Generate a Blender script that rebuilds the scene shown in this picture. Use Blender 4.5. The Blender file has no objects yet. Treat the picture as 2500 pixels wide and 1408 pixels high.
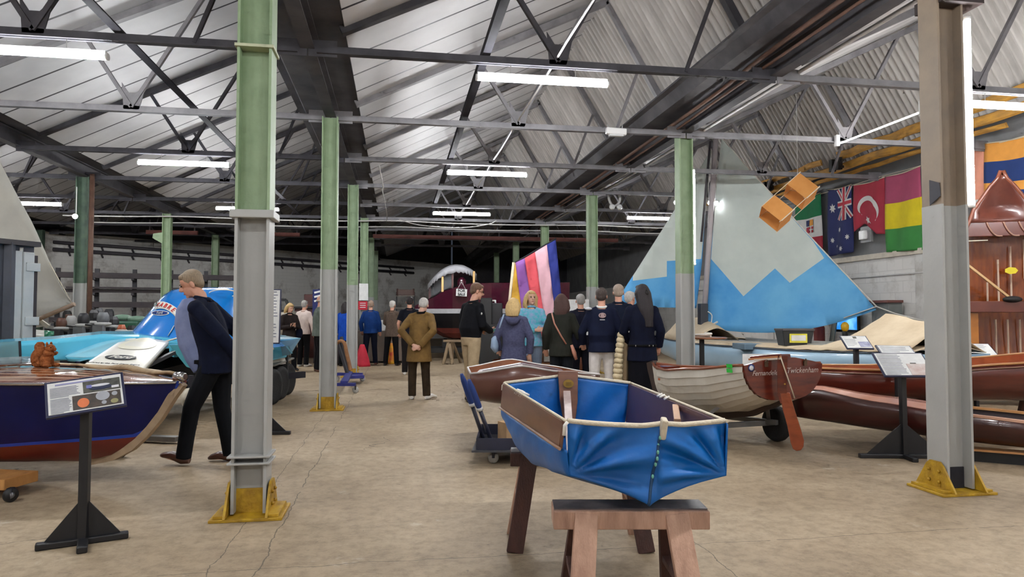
import bpy, math, random
from mathutils import Vector, Matrix, Euler, noise as mnoise
random.seed(7)
SC = bpy.context.scene
COL = SC.collection
PI = math.pi
R = math.radians
# ------------------------------------------------------------------ camera
CAM_H = 1.35; FPX = 1700.0
cam_d = bpy.data.cameras.new('camera'); cam = bpy.data.objects.new('camera', cam_d); COL.objects.link(cam)
cam_d.sensor_width = 36.0; cam_d.lens = FPX / 2500 * 36.0; cam_d.clip_start = .05; cam_d.clip_end = 200
YAW = 9.35; PITCH = 2.16
cam.location = (0, 0, CAM_H); cam.rotation_euler = Euler((R(90 + PITCH), 0, R(-YAW)))
SC.camera = cam
CR = cam.rotation_euler.to_matrix(); CO = Vector((0, 0, CAM_H))
SN, CS = math.sin(R(YAW)), math.cos(R(YAW))
def ray(px, py): return CR @ Vector(((px - 1250) / FPX, -(py - 704) / FPX, -1))
def F(px, py, z=0.0):
    r = ray(px, py); return CO + r * ((z - CAM_H) / r.z)
def at(px, py, d): return CO + ray(px, py) * d
def onX(px, py, X):
    r = ray(px, py); return CO + r * (X / r.x)
def onY(px, py, Y):
    r = ray(px, py); return CO + r * (Y / r.y)
def G(lat, d, z=0.0): return Vector((lat * CS + d * SN, d * CS - lat * SN, z))
def gdir(dx, dd): return Vector((dx * CS + dd * SN, dd * CS - dx * SN, 0))
# ------------------------------------------------------------------ materials
def lin(c):
    def f(v):
        v /= 255.0
        return v / 12.92 if v <= .04045 else ((v + .055) / 1.055) ** 2.4
    return (f(c[0]), f(c[1]), f(c[2]), 1)
MATS = {}
def mat(name, rgb, rough=.6, metal=0.0, var=.12, scale=6.0, rgb2=None, bump=0.0, bscale=40.0, coat=0.0, stretch=None, emit=0.0, alpha=1.0, trans=0.0, sheen=0.0, spec=.5):
    if name in MATS: return MATS[name]
    m = bpy.data.materials.new(name); m.use_nodes = True
    nt = m.node_tree; b = nt.nodes['Principled BSDF']
    b.inputs['Roughness'].default_value = rough; b.inputs['Metallic'].default_value = metal
    b.inputs['Specular IOR Level'].default_value = spec
    b.inputs['Coat Weight'].default_value = coat; b.inputs['Coat Roughness'].default_value = .08
    if sheen: b.inputs['Sheen Weight'].default_value = sheen
    if trans: b.inputs['Transmission Weight'].default_value = trans
    b.inputs['Alpha'].default_value = alpha
    c1 = lin(rgb)
    c2 = lin(rgb2) if rgb2 else tuple(c1[i] * (1 - var * 2) for i in range(3)) + (1,)
    tc = nt.nodes.new('ShaderNodeTexCoord'); mp = nt.nodes.new('ShaderNodeMapping')
    nt.links.new(tc.outputs['Object'], mp.inputs[0])
    if stretch: mp.inputs['Scale'].default_value = stretch
    n = nt.nodes.new('ShaderNodeTexNoise'); n.inputs['Scale'].default_value = scale; n.inputs['Detail'].default_value = 5; n.inputs['Roughness'].default_value = .6
    nt.links.new(mp.outputs[0], n.inputs[0])
    rmp = nt.nodes.new('ShaderNodeValToRGB'); rmp.color_ramp.elements[0].position = .32; rmp.color_ramp.elements[1].position = .68
    rmp.color_ramp.elements[0].color = c2; rmp.color_ramp.elements[1].color = c1
    nt.links.new(n.outputs[0], rmp.inputs[0]); nt.links.new(rmp.outputs[0], b.inputs['Base Color'])
    if bump:
        n2 = nt.nodes.new('ShaderNodeTexNoise'); n2.inputs['Scale'].default_value = bscale; n2.inputs['Detail'].default_value = 4
        nt.links.new(mp.outputs[0], n2.inputs[0])
        bp = nt.nodes.new('ShaderNodeBump'); bp.inputs['Strength'].default_value = bump; bp.inputs['Distance'].default_value = .02
        nt.links.new(n2.outputs[0], bp.inputs['Height']); nt.links.new(bp.outputs[0], b.inputs['Normal'])
    if emit:
        b.inputs['Emission Color'].default_value = c1; b.inputs['Emission Strength'].default_value = emit
    MATS[name] = m
    return m
def ramp_node(nt, src, stops):
    r = nt.nodes.new('ShaderNodeValToRGB'); e = r.color_ramp.elements
    while len(e) < len(stops): e.new(.5)
    for i, (p, c) in enumerate(stops): e[i].position = p; e[i].color = c
    nt.links.new(src, r.inputs[0]); return r
# ------------------------------------------------------------------ mesh builder
class MB:
    def __init__(s): s.v = []; s.f = []; s.m = []; s.sm = []
    def add(s, vs, fs, mi=0, smooth=False):
        o = len(s.v); s.v += [Vector(v) for v in vs]
        for f in fs: s.f.append([i + o for i in f]); s.m.append(mi); s.sm.append(smooth)
        return s
    def box(s, c, size, rot=None, mi=0):
        hx, hy, hz = size[0] / 2, size[1] / 2, size[2] / 2; c = Vector(c)
        vs = [Vector((x, y, z)) for x in (-hx, hx) for y in (-hy, hy) for z in (-hz, hz)]
        if rot is not None:
            if not isinstance(rot, Matrix): rot = Euler(rot).to_matrix()
            vs = [rot @ v for v in vs]
        return s.add([v + c for v in vs], [(0, 1, 3, 2), (4, 6, 7, 5), (0, 4, 5, 1), (2, 3, 7, 6), (0, 2, 6, 4), (1, 5, 7, 3)], mi)
    def frame(s, p, q, up=(0, 0, 1)):
        p = Vector(p); q = Vector(q); t = (q - p).normalized(); u = Vector(up)
        if abs(t.dot(u)) > .98: u = Vector((1, 0, 0)) if abs(t.x) < .9 else Vector((0, 1, 0))
        a = t.cross(u).normalized(); b = a.cross(t).normalized(); return p, q, t, a, b
    def beam(s, p, q, w, h, up=(0, 0, 1), mi=0):
        return s.extrude([(-w / 2, -h / 2), (w / 2, -h / 2), (w / 2, h / 2), (-w / 2, h / 2)], p, q, up, mi)
    def extrude(s, prof, p, q, up=(0, 0, 1), mi=0, smooth=False, cap=True):
        p, q, t, a, b = s.frame(p, q, up); n = len(prof)
        vs = [p + a * x + b * y for x, y in prof] + [q + a * x + b * y for x, y in prof]
        fs = [(i, (i + 1) % n, n + (i + 1) % n, n + i) for i in range(n)]
        o = len(s.v); s.add(vs, fs, mi, smooth)
        if cap: s.f += [[o + i for i in range(n)][::-1], [o + n + i for i in range(n)]]; s.m += [mi, mi]; s.sm += [False, False]
        return s
    def isec(s, p, q, w, h, tf=.016, tw=.012, up=(0, 0, 1), mi=0):   # I profile: flanges at +-h/2 (along up), width w
        a, b = w / 2, h / 2; c = tw / 2; d = b - tf
        return s.extrude([(-a, -b), (a, -b), (a, -d), (c, -d), (c, d), (a, d), (a, b), (-a, b), (-a, d), (-c, d), (-c, -d), (-a, -d)], p, q, up, mi)
    def tube(s, pts, r, seg=8, mi=0, cap=True, sq=1.0, smooth=True, up=(0, 0, 1)):
        pts = [Vector(p) for p in pts]; n = len(pts)
        rs = r if isinstance(r, (list, tuple)) else [r] * n
        rings = []; pa = None
        for i, p in enumerate(pts):
            t = (pts[min(i + 1, n - 1)] - pts[max(i - 1, 0)])
            if t.length < 1e-9: t = Vector((0, 0, 1))
            t.normalize()
            if pa is None:
                u = Vector(up)
                if abs(t.dot(u)) > .95: u = Vector((0, 1, 0)) if abs(t.y) < .9 else Vector((1, 0, 0))
                a = t.cross(u).normalized()
            else:
                a = (pa - t * pa.dot(t))
                a = a.normalized() if a.length > 1e-6 else t.orthogonal().normalized()
            b = t.cross(a); pa = a
            rr = rs[i]; ra, rb = rr if isinstance(rr, (tuple, list)) else (rr, rr * sq)
            rings.append([p + a * (math.cos(2 * PI * k / seg) * ra) + b * (math.sin(2 * PI * k / seg) * rb) for k in range(seg)])
        return s.loft(rings, True, cap, mi, smooth)
    def loft(s, rings, closed=True, cap=True, mi=0, smooth=True):
        k = len(rings[0]); o = len(s.v); vs = [v for r in rings for v in r]; fs = []
        for i in range(len(rings) - 1):
            for j in range(k if closed else k - 1):
                j2 = (j + 1) % k; fs.append((i * k + j, i * k + j2, (i + 1) * k + j2, (i + 1) * k + j))
        s.add(vs, fs, mi, smooth)
        if cap and closed:
            s.f += [[o + j for j in range(k)][::-1], [o + (len(rings) - 1) * k + j for j in range(k)]]; s.m += [mi, mi]; s.sm += [False, False]
        return s
    def lathe(s, prof, c, axis=(0, 0, 1), seg=20, mi=0, smooth=True, cap=True):
        c = Vector(c); ax = Vector(axis).normalized(); a = ax.orthogonal().normalized(); b = ax.cross(a)
        rings = [[c + ax * h + (a * math.cos(2 * PI * k / seg) + b * math.sin(2 * PI * k / seg)) * max(r, 1e-4) for k in range(seg)] for r, h in prof]
        return s.loft(rings, True, cap, mi, smooth)
    def ball(s, c, r, seg=14, rings=9, mi=0, rot=None):
        c = Vector(c); rx, ry, rz = r if isinstance(r, (tuple, list)) else (r, r, r); rg = []
        for i in range(rings + 1):
            th = PI * i / rings; sr = max(math.sin(th), 1e-3); row = []
            for k in range(seg):
                v = Vector((rx * sr * math.cos(2 * PI * k / seg), ry * sr * math.sin(2 * PI * k / seg), -rz * math.cos(th)))
                if rot is not None: v = rot @ v
                row.append(c + v)
            rg.append(row)
        return s.loft(rg, True, True, mi, True)
    def prism(s, poly, off, mi=0, smooth=False):       # poly: 3d points in order, off: extrusion vector
        n = len(poly); off = Vector(off); a = [Vector(p) for p in poly]
        s.add(a + [p + off for p in a], [list(range(n))[::-1], list(range(n, 2 * n))] + [(i, (i + 1) % n, n + (i + 1) % n, n + i) for i in range(n)], mi, smooth); return s
    def grid(s, fn, nu, nv, mi=0, smooth=True, thick=None):
        vs = [Vector(fn(i / nu, j / nv)) for i in range(nu + 1) for j in range(nv + 1)]
        fs = [(i * (nv + 1) + j, (i + 1) * (nv + 1) + j, (i + 1) * (nv + 1) + j + 1, i * (nv + 1) + j + 1) for i in range(nu) for j in range(nv)]
        ml = [mi(i / nu, j / nv) if callable(mi) else mi for i in range(nu) for j in range(nv)]
        o = len(s.v); s.v += vs
        for f, k in zip(fs, ml): s.f.append([x + o for x in f]); s.m.append(k); s.sm.append(smooth)
        return s
    def build(s, name, mats, parent=None, bevel=0.0, solid=0.0, local=False, sub=0, autosm=None):
        me = bpy.data.meshes.new(name)
        o = bpy.data.objects.new(name, me)
        if parent is not None:
            inv = Matrix() if local else world(parent).inverted(); vs = [inv @ v for v in s.v]; o.parent = parent
        elif local: vs = s.v
        else:
            xs = [v.x for v in s.v]; ys = [v.y for v in s.v]; b = Vector(((min(xs) + max(xs)) / 2, (min(ys) + max(ys)) / 2, min(v.z for v in s.v)))
            vs = [v - b for v in s.v]; o.location = b
        me.from_pydata(vs, [], s.f); 
        for m in (mats if isinstance(mats, (list, tuple)) else [mats]): me.materials.append(m)
        me.polygons.foreach_set('material_index', s.m); me.polygons.foreach_set('use_smooth', s.sm)
        me.update(); COL.objects.link(o)
        if solid:
            k = o.modifiers.new('solid', 'SOLIDIFY'); k.thickness = solid; k.offset = 0
        if bevel:
            k = o.modifiers.new('bevel', 'BEVEL'); k.width = bevel; k.segments = 2; k.limit_method = 'ANGLE'; k.angle_limit = R(40)
        if sub:
            k = o.modifiers.new('sub', 'SUBSURF'); k.levels = sub; k.render_levels = sub
        return o
def world(o):
    m = Matrix.LocRotScale(o.location, o.rotation_euler, o.scale)
    return world(o.parent) @ m if o.parent is not None else m
def tag(o, label=None, cat=None, group=None, kind=None):
    if label: o['label'] = label
    if cat: o['category'] = cat
    if group: o['group'] = group
    if kind: o['kind'] = kind
    return o
def empty(name, loc, label=None, cat=None, group=None, rz=0.0):
    o = bpy.data.objects.new(name, None); o.location = loc; o.rotation_euler = (0, 0, rz); o.empty_display_size = .1
    COL.objects.link(o); return tag(o, label, cat, group)
def copy_tree(o, parent=None):
    c = o.copy(); COL.objects.link(c)
    if parent is not None: c.parent = parent
    for ch in list(o.children): copy_tree(ch, c)
    return c
def text_mesh(name, body, size, m, parent, origin, xdir, ydir, extrude=.002, shear=0.0, align='CENTER', bold=0.0):
    cu = bpy.data.curves.new(name, 'FONT'); cu.body = body; cu.size = size; cu.extrude = extrude; cu.align_x = align; cu.align_y = 'CENTER'; cu.shear = shear; cu.offset = bold
    t = bpy.data.objects.new(name + '_tmp', cu); COL.objects.link(t)
    dg = bpy.context.evaluated_depsgraph_get()
    me = bpy.data.meshes.new_from_object(t.evaluated_get(dg)); bpy.data.objects.remove(t); bpy.data.curves.remove(cu)
    xd = Vector(xdir).normalized(); yd = Vector(ydir).normalized(); zd = xd.cross(yd)
    M = Matrix((xd, yd, zd)).transposed().to_4x4(); M.translation = Vector(origin)
    me.transform((world(parent).inverted() if parent else Matrix()) @ M)
    me.materials.clear(); me.materials.append(m); me.name = name
    o = bpy.data.objects.new(name, me); COL.objects.link(o)
    if parent: o.parent = parent
    return o
def lerp(a, b, t): return a + (b - a) * t
def curve_pts(ps, n=8):      # Catmull-Rom through points
    ps = [Vector(p) for p in ps]; out = []
    for i in range(len(ps) - 1):
        p0 = ps[max(i - 1, 0)]; p1 = ps[i]; p2 = ps[i + 1]; p3 = ps[min(i + 2, len(ps) - 1)]
        for k in range(n):
            t = k / n
            out.append(.5 * ((2 * p1) + (p2 - p0) * t + (2 * p0 - 5 * p1 + 4 * p2 - p3) * t * t + (3 * p1 - p0 - 3 * p2 + p3) * t ** 3))
    out.append(ps[-1]); return out
# ================================================================== THE HALL
XL, XR, BAY = -0.97, 4.48, 5.45
COLS_Y = [5.0 + 5.3 * i for i in range(7)]
TR_Y = [5.0 + 2.65 * i for i in range(-2, 13)]
Y0, Y1 = -7.5, 41.0
ZV, ZR = 4.50, 6.32       # valley and ridge heights
# ---- floor: one concrete slab, joints and cracks in its material
def floor_mat():
    m = bpy.data.materials.new('concrete_floor'); m.use_nodes = True; nt = m.node_tree; b = nt.nodes['Principled BSDF']
    tc = nt.nodes.new('ShaderNodeTexCoord')
    def nz(scale, detail=5, rough=.6, src=None, st=None):
        n = nt.nodes.new('ShaderNodeTexNoise'); n.inputs['Scale'].default_value = scale; n.inputs['Detail'].default_value = detail; n.inputs['Roughness'].default_value = rough
        if st:
            mp = nt.nodes.new('ShaderNodeMapping'); mp.inputs['Scale'].default_value = st; nt.links.new(tc.outputs['Object'], mp.inputs[0]); nt.links.new(mp.outputs[0], n.inputs[0])
        else: nt.links.new(tc.outputs['Object'], n.inputs[0])
        return n.outputs[0]
    def mix(f, a, bb, t='MIX'):
        x = nt.nodes.new('ShaderNodeMix'); x.data_type = 'RGBA'; x.blend_type = t
        if isinstance(f, float): x.inputs[0].default_value = f
        else: nt.links.new(f, x.inputs[0])
        for i, s in ((6, a), (7, bb)):
            if isinstance(s, tuple): x.inputs[i].default_value = s
            else: nt.links.new(s, x.inputs[i])
        return x.outputs[2]
    def math_(op, a, bv):
        x = nt.nodes.new('ShaderNodeMath'); x.operation = op
        for i, s in ((0, a), (1, bv)):
            if isinstance(s, (int, float)): x.inputs[i].default_value = s
            else: nt.links.new(s, x.inputs[i])
        return x.outputs[0]
    base = ramp_node(nt, nz(.55, 6, .65), [(.28, lin((134, 116, 95))), (.5, lin((162, 143, 118))), (.72, lin((182, 164, 138)))])
    fine = ramp_node(nt, nz(11, 8, .78), [(.34, (.66, .65, .64, 1)), (.56, (1, 1, 1, 1))])
    c = mix(1.0, base.outputs[0], fine.outputs[0], 'MULTIPLY')
    spots = ramp_node(nt, nz(23, 3, .5), [(.70, (0, 0, 0, 1)), (.745, (1, 1, 1, 1))])
    c = mix(math_('MULTIPLY', spots.outputs[0], .55), c, lin((86, 76, 66)))
    pale = ramp_node(nt, nz(1.7, 7, .75), [(.62, (0, 0, 0, 1)), (.70, (1, 1, 1, 1))])
    c = mix(math_('MULTIPLY', pale.outputs[0], .35), c, lin((208, 200, 186)))
    # joints: distance to lines, warped a little
    sp = nt.nodes.new('ShaderNodeSeparateXYZ'); nt.links.new(tc.outputs['Object'], sp.inputs[0])
    w = math_('MULTIPLY', math_('SUBTRACT', nz(2.2, 4, .6), .5), .12); w2 = math_('MULTIPLY', math_('SUBTRACT', nz(14, 3, .6), .5), .02)
    wob = math_('ADD', w, w2); c_l = None
    def line(axis, pos, width, period=None):
        v = math_('ADD', sp.outputs[axis], wob); v = math_('SUBTRACT', v, pos)
        if period: v = math_('PINGPONG', v, period / 2)
        return math_('LESS_THAN', math_('ABSOLUTE', v, 0), width)
    thin = math_('GREATER_THAN', nz(1.3, 3, .6), .42)
    for ax, p, wd, per in ((0, -.72, .0038, None), (0, -.97, .003, None), (1, 3.92, .0032, 5.3), (0, 1.75, .003, 5.45), (0, 4.62, .003, None)):
        l = line(ax, p, wd, per); c_l = l if c_l is None else math_('MAXIMUM', c_l, l)
    vor = nt.nodes.new('ShaderNodeTexVoronoi'); vor.feature = 'DISTANCE_TO_EDGE'; vor.inputs['Scale'].default_value = .33
    vm = nt.nodes.new('ShaderNodeVectorMath'); vm.operation = 'ADD'; n3 = nt.nodes.new('ShaderNodeTexNoise'); n3.inputs['Scale'].default_value = 1.1; n3.inputs['Detail'].default_value = 6
    vs = nt.nodes.new('ShaderNodeVectorMath'); vs.operation = 'SCALE'; vs.inputs['Scale'].default_value = 1.1
    nt.links.new(tc.outputs['Object'], n3.inputs[0]); nt.links.new(n3.outputs[1], vs.inputs[0]); nt.links.new(tc.outputs['Object'], vm.inputs[0]); nt.links.new(vs.outputs[0], vm.inputs[1]); nt.links.new(vm.outputs[0], vor.inputs[0])
    crack = math_('MULTIPLY', math_('LESS_THAN', vor.outputs[0], .0016), math_('GREATER_THAN', nz(.5, 2, .5), .56))
    dark = math_('MULTIPLY', math_('MAXIMUM', math_('MULTIPLY', c_l, thin), crack), .75)
    c = mix(dark, c, lin((74, 66, 58)))
    nt.links.new(c, b.inputs['Base Color']); b.inputs['Roughness'].default_value = .62; b.inputs['Specular IOR Level'].default_value = .3
    bp = nt.nodes.new('ShaderNodeBump'); bp.inputs['Strength'].default_value = .25; bp.inputs['Distance'].default_value = .02
    h = math_('SUBTRACT', nz(18, 6, .7), dark); nt.links.new(h, bp.inputs['Height']); nt.links.new(bp.outputs[0], b.inputs['Normal'])
    return m
XW = 9.95                     # inner face of the right-hand wall
fl = MB().box((-3, 17, -.1), (30, 56, .2)).build('floor', floor_mat(), local=True); tag(fl, kind='structure')
# ---- walls
def brick_mat(name, c1, c2, grime, sc=1.0, bw=.46, bh=.15, mk=.75):
    m = bpy.data.materials.new(name); m.use_nodes = True; nt = m.node_tree; b = nt.nodes['Principled BSDF']
    tc = nt.nodes.new('ShaderNodeTexCoord'); mp = nt.nodes.new('ShaderNodeMapping'); nt.links.new(tc.outputs['UV'], mp.inputs[0])
    br = nt.nodes.new('ShaderNodeTexBrick'); br.inputs['Scale'].default_value = sc; br.inputs['Brick Width'].default_value = bw; br.inputs['Row Height'].default_value = bh
    br.inputs['Mortar Size'].default_value = .008; br.inputs['Color1'].default_value = lin(c1); br.inputs['Color2'].default_value = lin(c2); br.inputs['Mortar'].default_value = tuple(x * mk for x in lin(c2)[:3]) + (1,)
    nt.links.new(mp.outputs[0], br.inputs[0])
    n = nt.nodes.new('ShaderNodeTexNoise'); n.inputs['Scale'].default_value = .7; n.inputs['Detail'].default_value = 8; n.inputs['Roughness'].default_value = .7; nt.links.new(tc.outputs['Object'], n.inputs[0])
    rp = ramp_node(nt, n.outputs[0], [(.36, lin(grime)), (.5, (1, 1, 1, 1))])
    x = nt.nodes.new('ShaderNodeMix'); x.data_type = 'RGBA'; x.blend_type = 'MULTIPLY'; x.inputs[0].default_value = .8
    nt.links.new(br.outputs[0], x.inputs[6]); nt.links.new(rp.outputs[0], x.inputs[7]); nt.links.new(x.outputs[2], b.inputs['Base Color'])
    bp = nt.nodes.new('ShaderNodeBump'); bp.inputs['Strength'].default_value = .5; bp.inputs['Distance'].default_value = .01; nt.links.new(br.outputs[1], bp.inputs['Height']); bp.invert = True
    nt.links.new(bp.outputs[0], b.inputs['Normal']); b.inputs['Roughness'].default_value = .8
    return m
def wall(name, a, b_, z0, z1, m, th=.25):
    a = Vector((a[0], a[1], 0)); b_ = Vector((b_[0], b_[1], 0)); t = (b_ - a); L = t.length; t.normalize(); n = Vector((t.y, -t.x, 0))   # n points into the room
    mb = MB(); P = [a, b_, b_ - n * th, a - n * th]
    mb.add([p + Vector((0, 0, z)) for z in (z0, z1) for p in P], [(0, 1, 5, 4), (1, 2, 6, 5), (2, 3, 7, 6), (3, 0, 4, 7), (4, 5, 6, 7), (3, 2, 1, 0)])
    o = mb.build(name, m, local=True); uv = o.data.uv_layers.new(name='UVMap')
    for poly in o.data.polygons:
        for li in poly.loop_indices:
            v = o.data.vertices[o.data.loops[li].vertex_index].co; uv.data[li].uv = ((v - a).dot(t), v.z)
    return tag(o, kind='structure')
M_brick = brick_mat('painted_brick_back', (236, 234, 230), (232, 230, 226), (150, 138, 130), mk=.93)
M_block = brick_mat('painted_block_right', (226, 224, 221), (221, 219, 216), (200, 196, 190), 1, .45, .225, .9)
M_dark = mat('unlit_dark_brick', (70, 66, 68), .85, rgb2=(48, 46, 50), scale=1.2)  # the far end's lack of light is put into this dark brick colour
wall('wall_right', (XW, Y1), (XW, Y0), 0, 2.62, M_block)
wall('wall_right_upper', (XW + .12, Y1), (XW + .12, Y0), 2.62, 6.4, mat('upper_wall_grey', (150, 150, 152), .85, var=.15, scale=1.5))
wall('wall_back_left', (-17.5, 22.1), (3.2, 40.8), 0, 4.3, M_brick)
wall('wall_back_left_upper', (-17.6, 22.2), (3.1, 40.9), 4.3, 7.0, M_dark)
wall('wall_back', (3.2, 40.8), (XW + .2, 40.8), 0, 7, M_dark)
wall('wall_left', (-17.5, Y0), (-17.5, 22.1), 0, 7, M_brick)
wall('wall_front', (XW, Y0), (-17.5, Y0), 0, 7, M_brick)
# ---- roof: saw-tooth bays, pale sheets on the long slope, corrugated sheets on the steep one
def sheet_mat():
    m = bpy.data.materials.new('pale_roof_sheets'); m.use_nodes = True; nt = m.node_tree; b = nt.nodes['Principled BSDF']
    tc = nt.nodes.new('ShaderNodeTexCoord'); sp = nt.nodes.new('ShaderNodeSeparateXYZ'); nt.links.new(tc.outputs['Object'], sp.inputs[0])
    def M(op, a, bv=0.0):
        x = nt.nodes.new('ShaderNodeMath'); x.operation = op
        for i, s in ((0, a), (1, bv)):
            if isinstance(s, (int, float)): x.inputs[i].default_value = s
            else: nt.links.new(s, x.inputs[i])
        return x.outputs[0]
    yy = M('ADD', sp.outputs[1], .12); l = M('LESS_THAN', M('PINGPONG', yy, .6625 / 2), .02)
    xl = M('LESS_THAN', M('ABSOLUTE', M('SUBTRACT', M('PINGPONG', M('ADD', sp.outputs[0], .4), 5.45 / 2), 1.1)), .004)
    n = nt.nodes.new('ShaderNodeTexNoise'); n.inputs['Scale'].default_value = 1.3; n.inputs['Detail'].default_value = 6; nt.links.new(tc.outputs['Object'], n.inputs[0])
    base = ramp_node(nt, n.outputs[0], [(.3, lin((176, 175, 177))), (.7, lin((200, 199, 200)))])
    x = nt.nodes.new('ShaderNodeMix'); x.data_type = 'RGBA'; nt.links.new(l, x.inputs[0]); nt.links.new(base.outputs[0], x.inputs[6]); x.inputs[7].default_value = lin((40, 38, 43))
    nt.links.new(x.outputs[2], b.inputs['Base Color']); b.inputs['Roughness'].default_value = .48; b.inputs['Specular IOR Level'].default_value = .4
    return m
M_sheet = sheet_mat()
M_corr = mat('corrugated_cement', (204, 200, 196), .75, rgb2=(166, 162, 158), scale=1.8, stretch=(1, 3, .4))
def slope_pt(k, u, steep):     # k = bay offset, u 0..1 up the slope
    x0 = XL + .46 + k * BAY; xr = XL + 4.17 + k * BAY; x1 = XL + BAY - .26 + k * BAY
    return (lerp(x0, xr, u), lerp(ZV, ZR, u)) if not steep else (lerp(x1, xr, u), lerp(ZV + .14, ZR, u))
for k in (-3, -2, -1, 0, 1):
    yb = Y1 if k > -1 else 36.0
    if k <= -2: yb = 34.0
    mb = MB(); (xa, za), (xb, zb) = slope_pt(k, -.02, False), slope_pt(k, 1.0, False)
    mb.add([(xa, Y0, za), (xb, Y0, zb), (xb, yb, zb), (xa, yb, za)], [(0, 1, 2, 3)])
    o = mb.build('ceiling', M_sheet, local=True, solid=.02); tag(o, kind='structure')
    mb = MB(); (xa, za), (xb, zb) = slope_pt(k, -.03, True), slope_pt(k, 1.0, True); nx, nz_ = (zb - za), (xa - xb); ln = math.hypot(nx, nz_); nx /= ln; nz_ /= ln
    n = int((yb - Y0) / .146 * 6); rows = [[], []]
    for i in range(n + 1):
        y = Y0 + i * .146 / 6; h = math.cos(2 * PI * i / 6) * .048
        rows[0].append((xa + nx * h, y, za + nz_ * h)); rows[1].append((xb + nx * h, y, zb + nz_ * h))
    mb.loft(rows, False, False); o = mb.build('ceiling', M_corr, local=True); tag(o, kind='structure')
# ---- steelwork
M_steel = mat('grey_painted_steel', (84, 83, 88), .7, rgb2=(60, 59, 65), scale=3.0, spec=.25)
M_steel_l = mat('pale_grey_painted_steel', (142, 140, 144), .6, rgb2=(112, 110, 115), scale=3.0)
M_steel_d = mat('dark_sooty_steel', (58, 57, 62), .85, rgb2=(40, 40, 46), scale=2.5, spec=.12)
M_gutter = mat('gutter_steel', (92, 90, 94), .7, rgb2=(62, 61, 66), scale=1.6, spec=.25)
M_red = mat('red_lead_beam', (150, 92, 84), .65, rgb2=(110, 66, 62), scale=2)
ORD = ['nearest', 'second', 'third', 'fourth', 'fifth', 'sixth', 'seventh', 'eighth', 'ninth', 'tenth', 'eleventh', 'twelfth']
def truss(k, Y, m):
    mb = MB(); x0, x1 = XL + k * BAY, XL + (k + 1) * BAY; zc = 4.2
    mb.extrude([(-.045, -.04), (.045, -.04), (.045, -.028), (.008, -.028), (.008, .05), (-.008, .05), (-.008, -.028), (-.045, -.028)], (x0 + .1, Y, zc), (x1 - .1, Y, zc))
    mb.beam((x0 + .1, Y, zc + .005), (x1 - .1, Y, zc + .005), .012, .09)
    L0 = Vector((x0 + .35, Y, ZV - .08)); RG = Vector((x0 + 4.17, Y, ZR - .1)); R0 = Vector((x1 - .30, Y, ZV + .02))
    mb.beam(L0, RG, .10, .09); mb.beam(R0, RG, .10, .09)
    nd = Vector((x0 + 2.76, Y, zc + .03)); tl = L0.lerp(RG, .46); tr = L0.lerp(RG, .9)
    mb.beam(nd, tl, .06, .05); mb.beam(nd, tr, .06, .05)
    q = R0.lerp(RG, .45); mb.beam(Vector((x1 - 1.15, Y, zc)), q, .045, .04)
    mb.prism([nd + Vector((-.1, -.008, -.03)), nd + Vector((.1, -.008, -.03)), nd + Vector((.19, -.008, .34)), nd + Vector((.06, -.008, .2)), nd + Vector((-.04, -.008, .2)), nd + Vector((-.13, -.008, .34))], (0, .016, 0))
    for xx in (x0 + .16, x1 - .16): mb.box((xx, Y, zc + .02), (.3, .014, .18))
    return mb.build('roof_truss', m)
BAYN = {-2: 'the far left bay', -1: 'the left bay', 0: 'the middle bay', 1: 'the right bay'}
for k in (-2, -1, 0, 1):
    cnt = 0
    for Y in TR_Y:
        if k == 1 and Y < 6: continue
        if k == -2 and Y < 14: continue
        if Y < 6 and k > -2: continue
        if Y > 29: continue
        o = truss(k, Y, M_steel_l if (k == 1 or (k == 0 and Y > 9.5) or (k == -1 and 9 < Y < 11)) else M_steel)
        pos = ORD[cnt] + (' from the camera' if cnt else ' to the camera'); cnt += 1
        tag(o, 'grey steel lattice roof truss spanning %s, %s' % (BAYN[k], pos), 'roof truss', 'roof trusses over ' + BAYN[k])
# valley beams and gutters over the column rows
for i, (x, m) in enumerate(((XL - 2 * BAY, M_steel_d), (XL - BAY, M_gutter), (XL, M_gutter), (XR, M_gutter))):
    ye = 33 if x < -3 else Y1
    mb = MB().isec((x, -3, 4.335), (x, ye, 4.335), .15, .25, .016, .012)
    tag(mb.build('beam_valley', m, bevel=0), kind='structure')
    mb = MB(); P = [(-.62, .36), (-.50, .36), (-.42, .05), (.42, .05), (.50, .20), (.62, .20), (.62, .17), (.52, .17), (.44, .02), (-.44, .02), (-.52, .33), (-.62, .33)]
    mb.extrude([(-p[0], p[1]) for p in P][::-1], (x, -3, 4.46), (x, ye, 4.46))
    tag(mb.build('trim_gutter', M_gutter), kind='structure')
# runners along the hall at chord level
for x, w, m, lb in ((.97, .09, M_steel_d, 'dark steel longitudinal tie crossing the trusses left of the middle lamps'), (-2.85, .10, M_steel_d, 'dark steel longitudinal tie crossing the trusses of the left bay')):
    tag(MB().extrude([(-w / 2, -w / 2), (w / 2, -w / 2), (w / 2, -w / 2 + .014), (-w / 2 + .014, -w / 2 + .014), (-w / 2 + .014, w / 2), (-w / 2, w / 2)], (x, 3, 4.31), (x, 27, 4.31)).build('longitudinal_tie', m), lb, 'steel tie', 'longitudinal ties under the roof')
M_white_pipe = mat('white_conduit', (206, 205, 204), .45, var=.08)
M_brown_pipe = mat('rusty_pipe', (112, 82, 66), .7, rgb2=(84, 60, 50), scale=5)
def pipe(name, pts, r, m, lb, cat='pipe', group=None):
    return tag(MB().tube(pts, r, 8).build(name, m), lb, cat, group)
pipe('conduit', [(1.78, y, 4.27 + .012 * math.sin(y * 2)) for y in [4 + .8 * i for i in range(30)]], .013, M_white_pipe, 'thin pale conduit running along the middle bay above the lamps', 'conduit')
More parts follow.
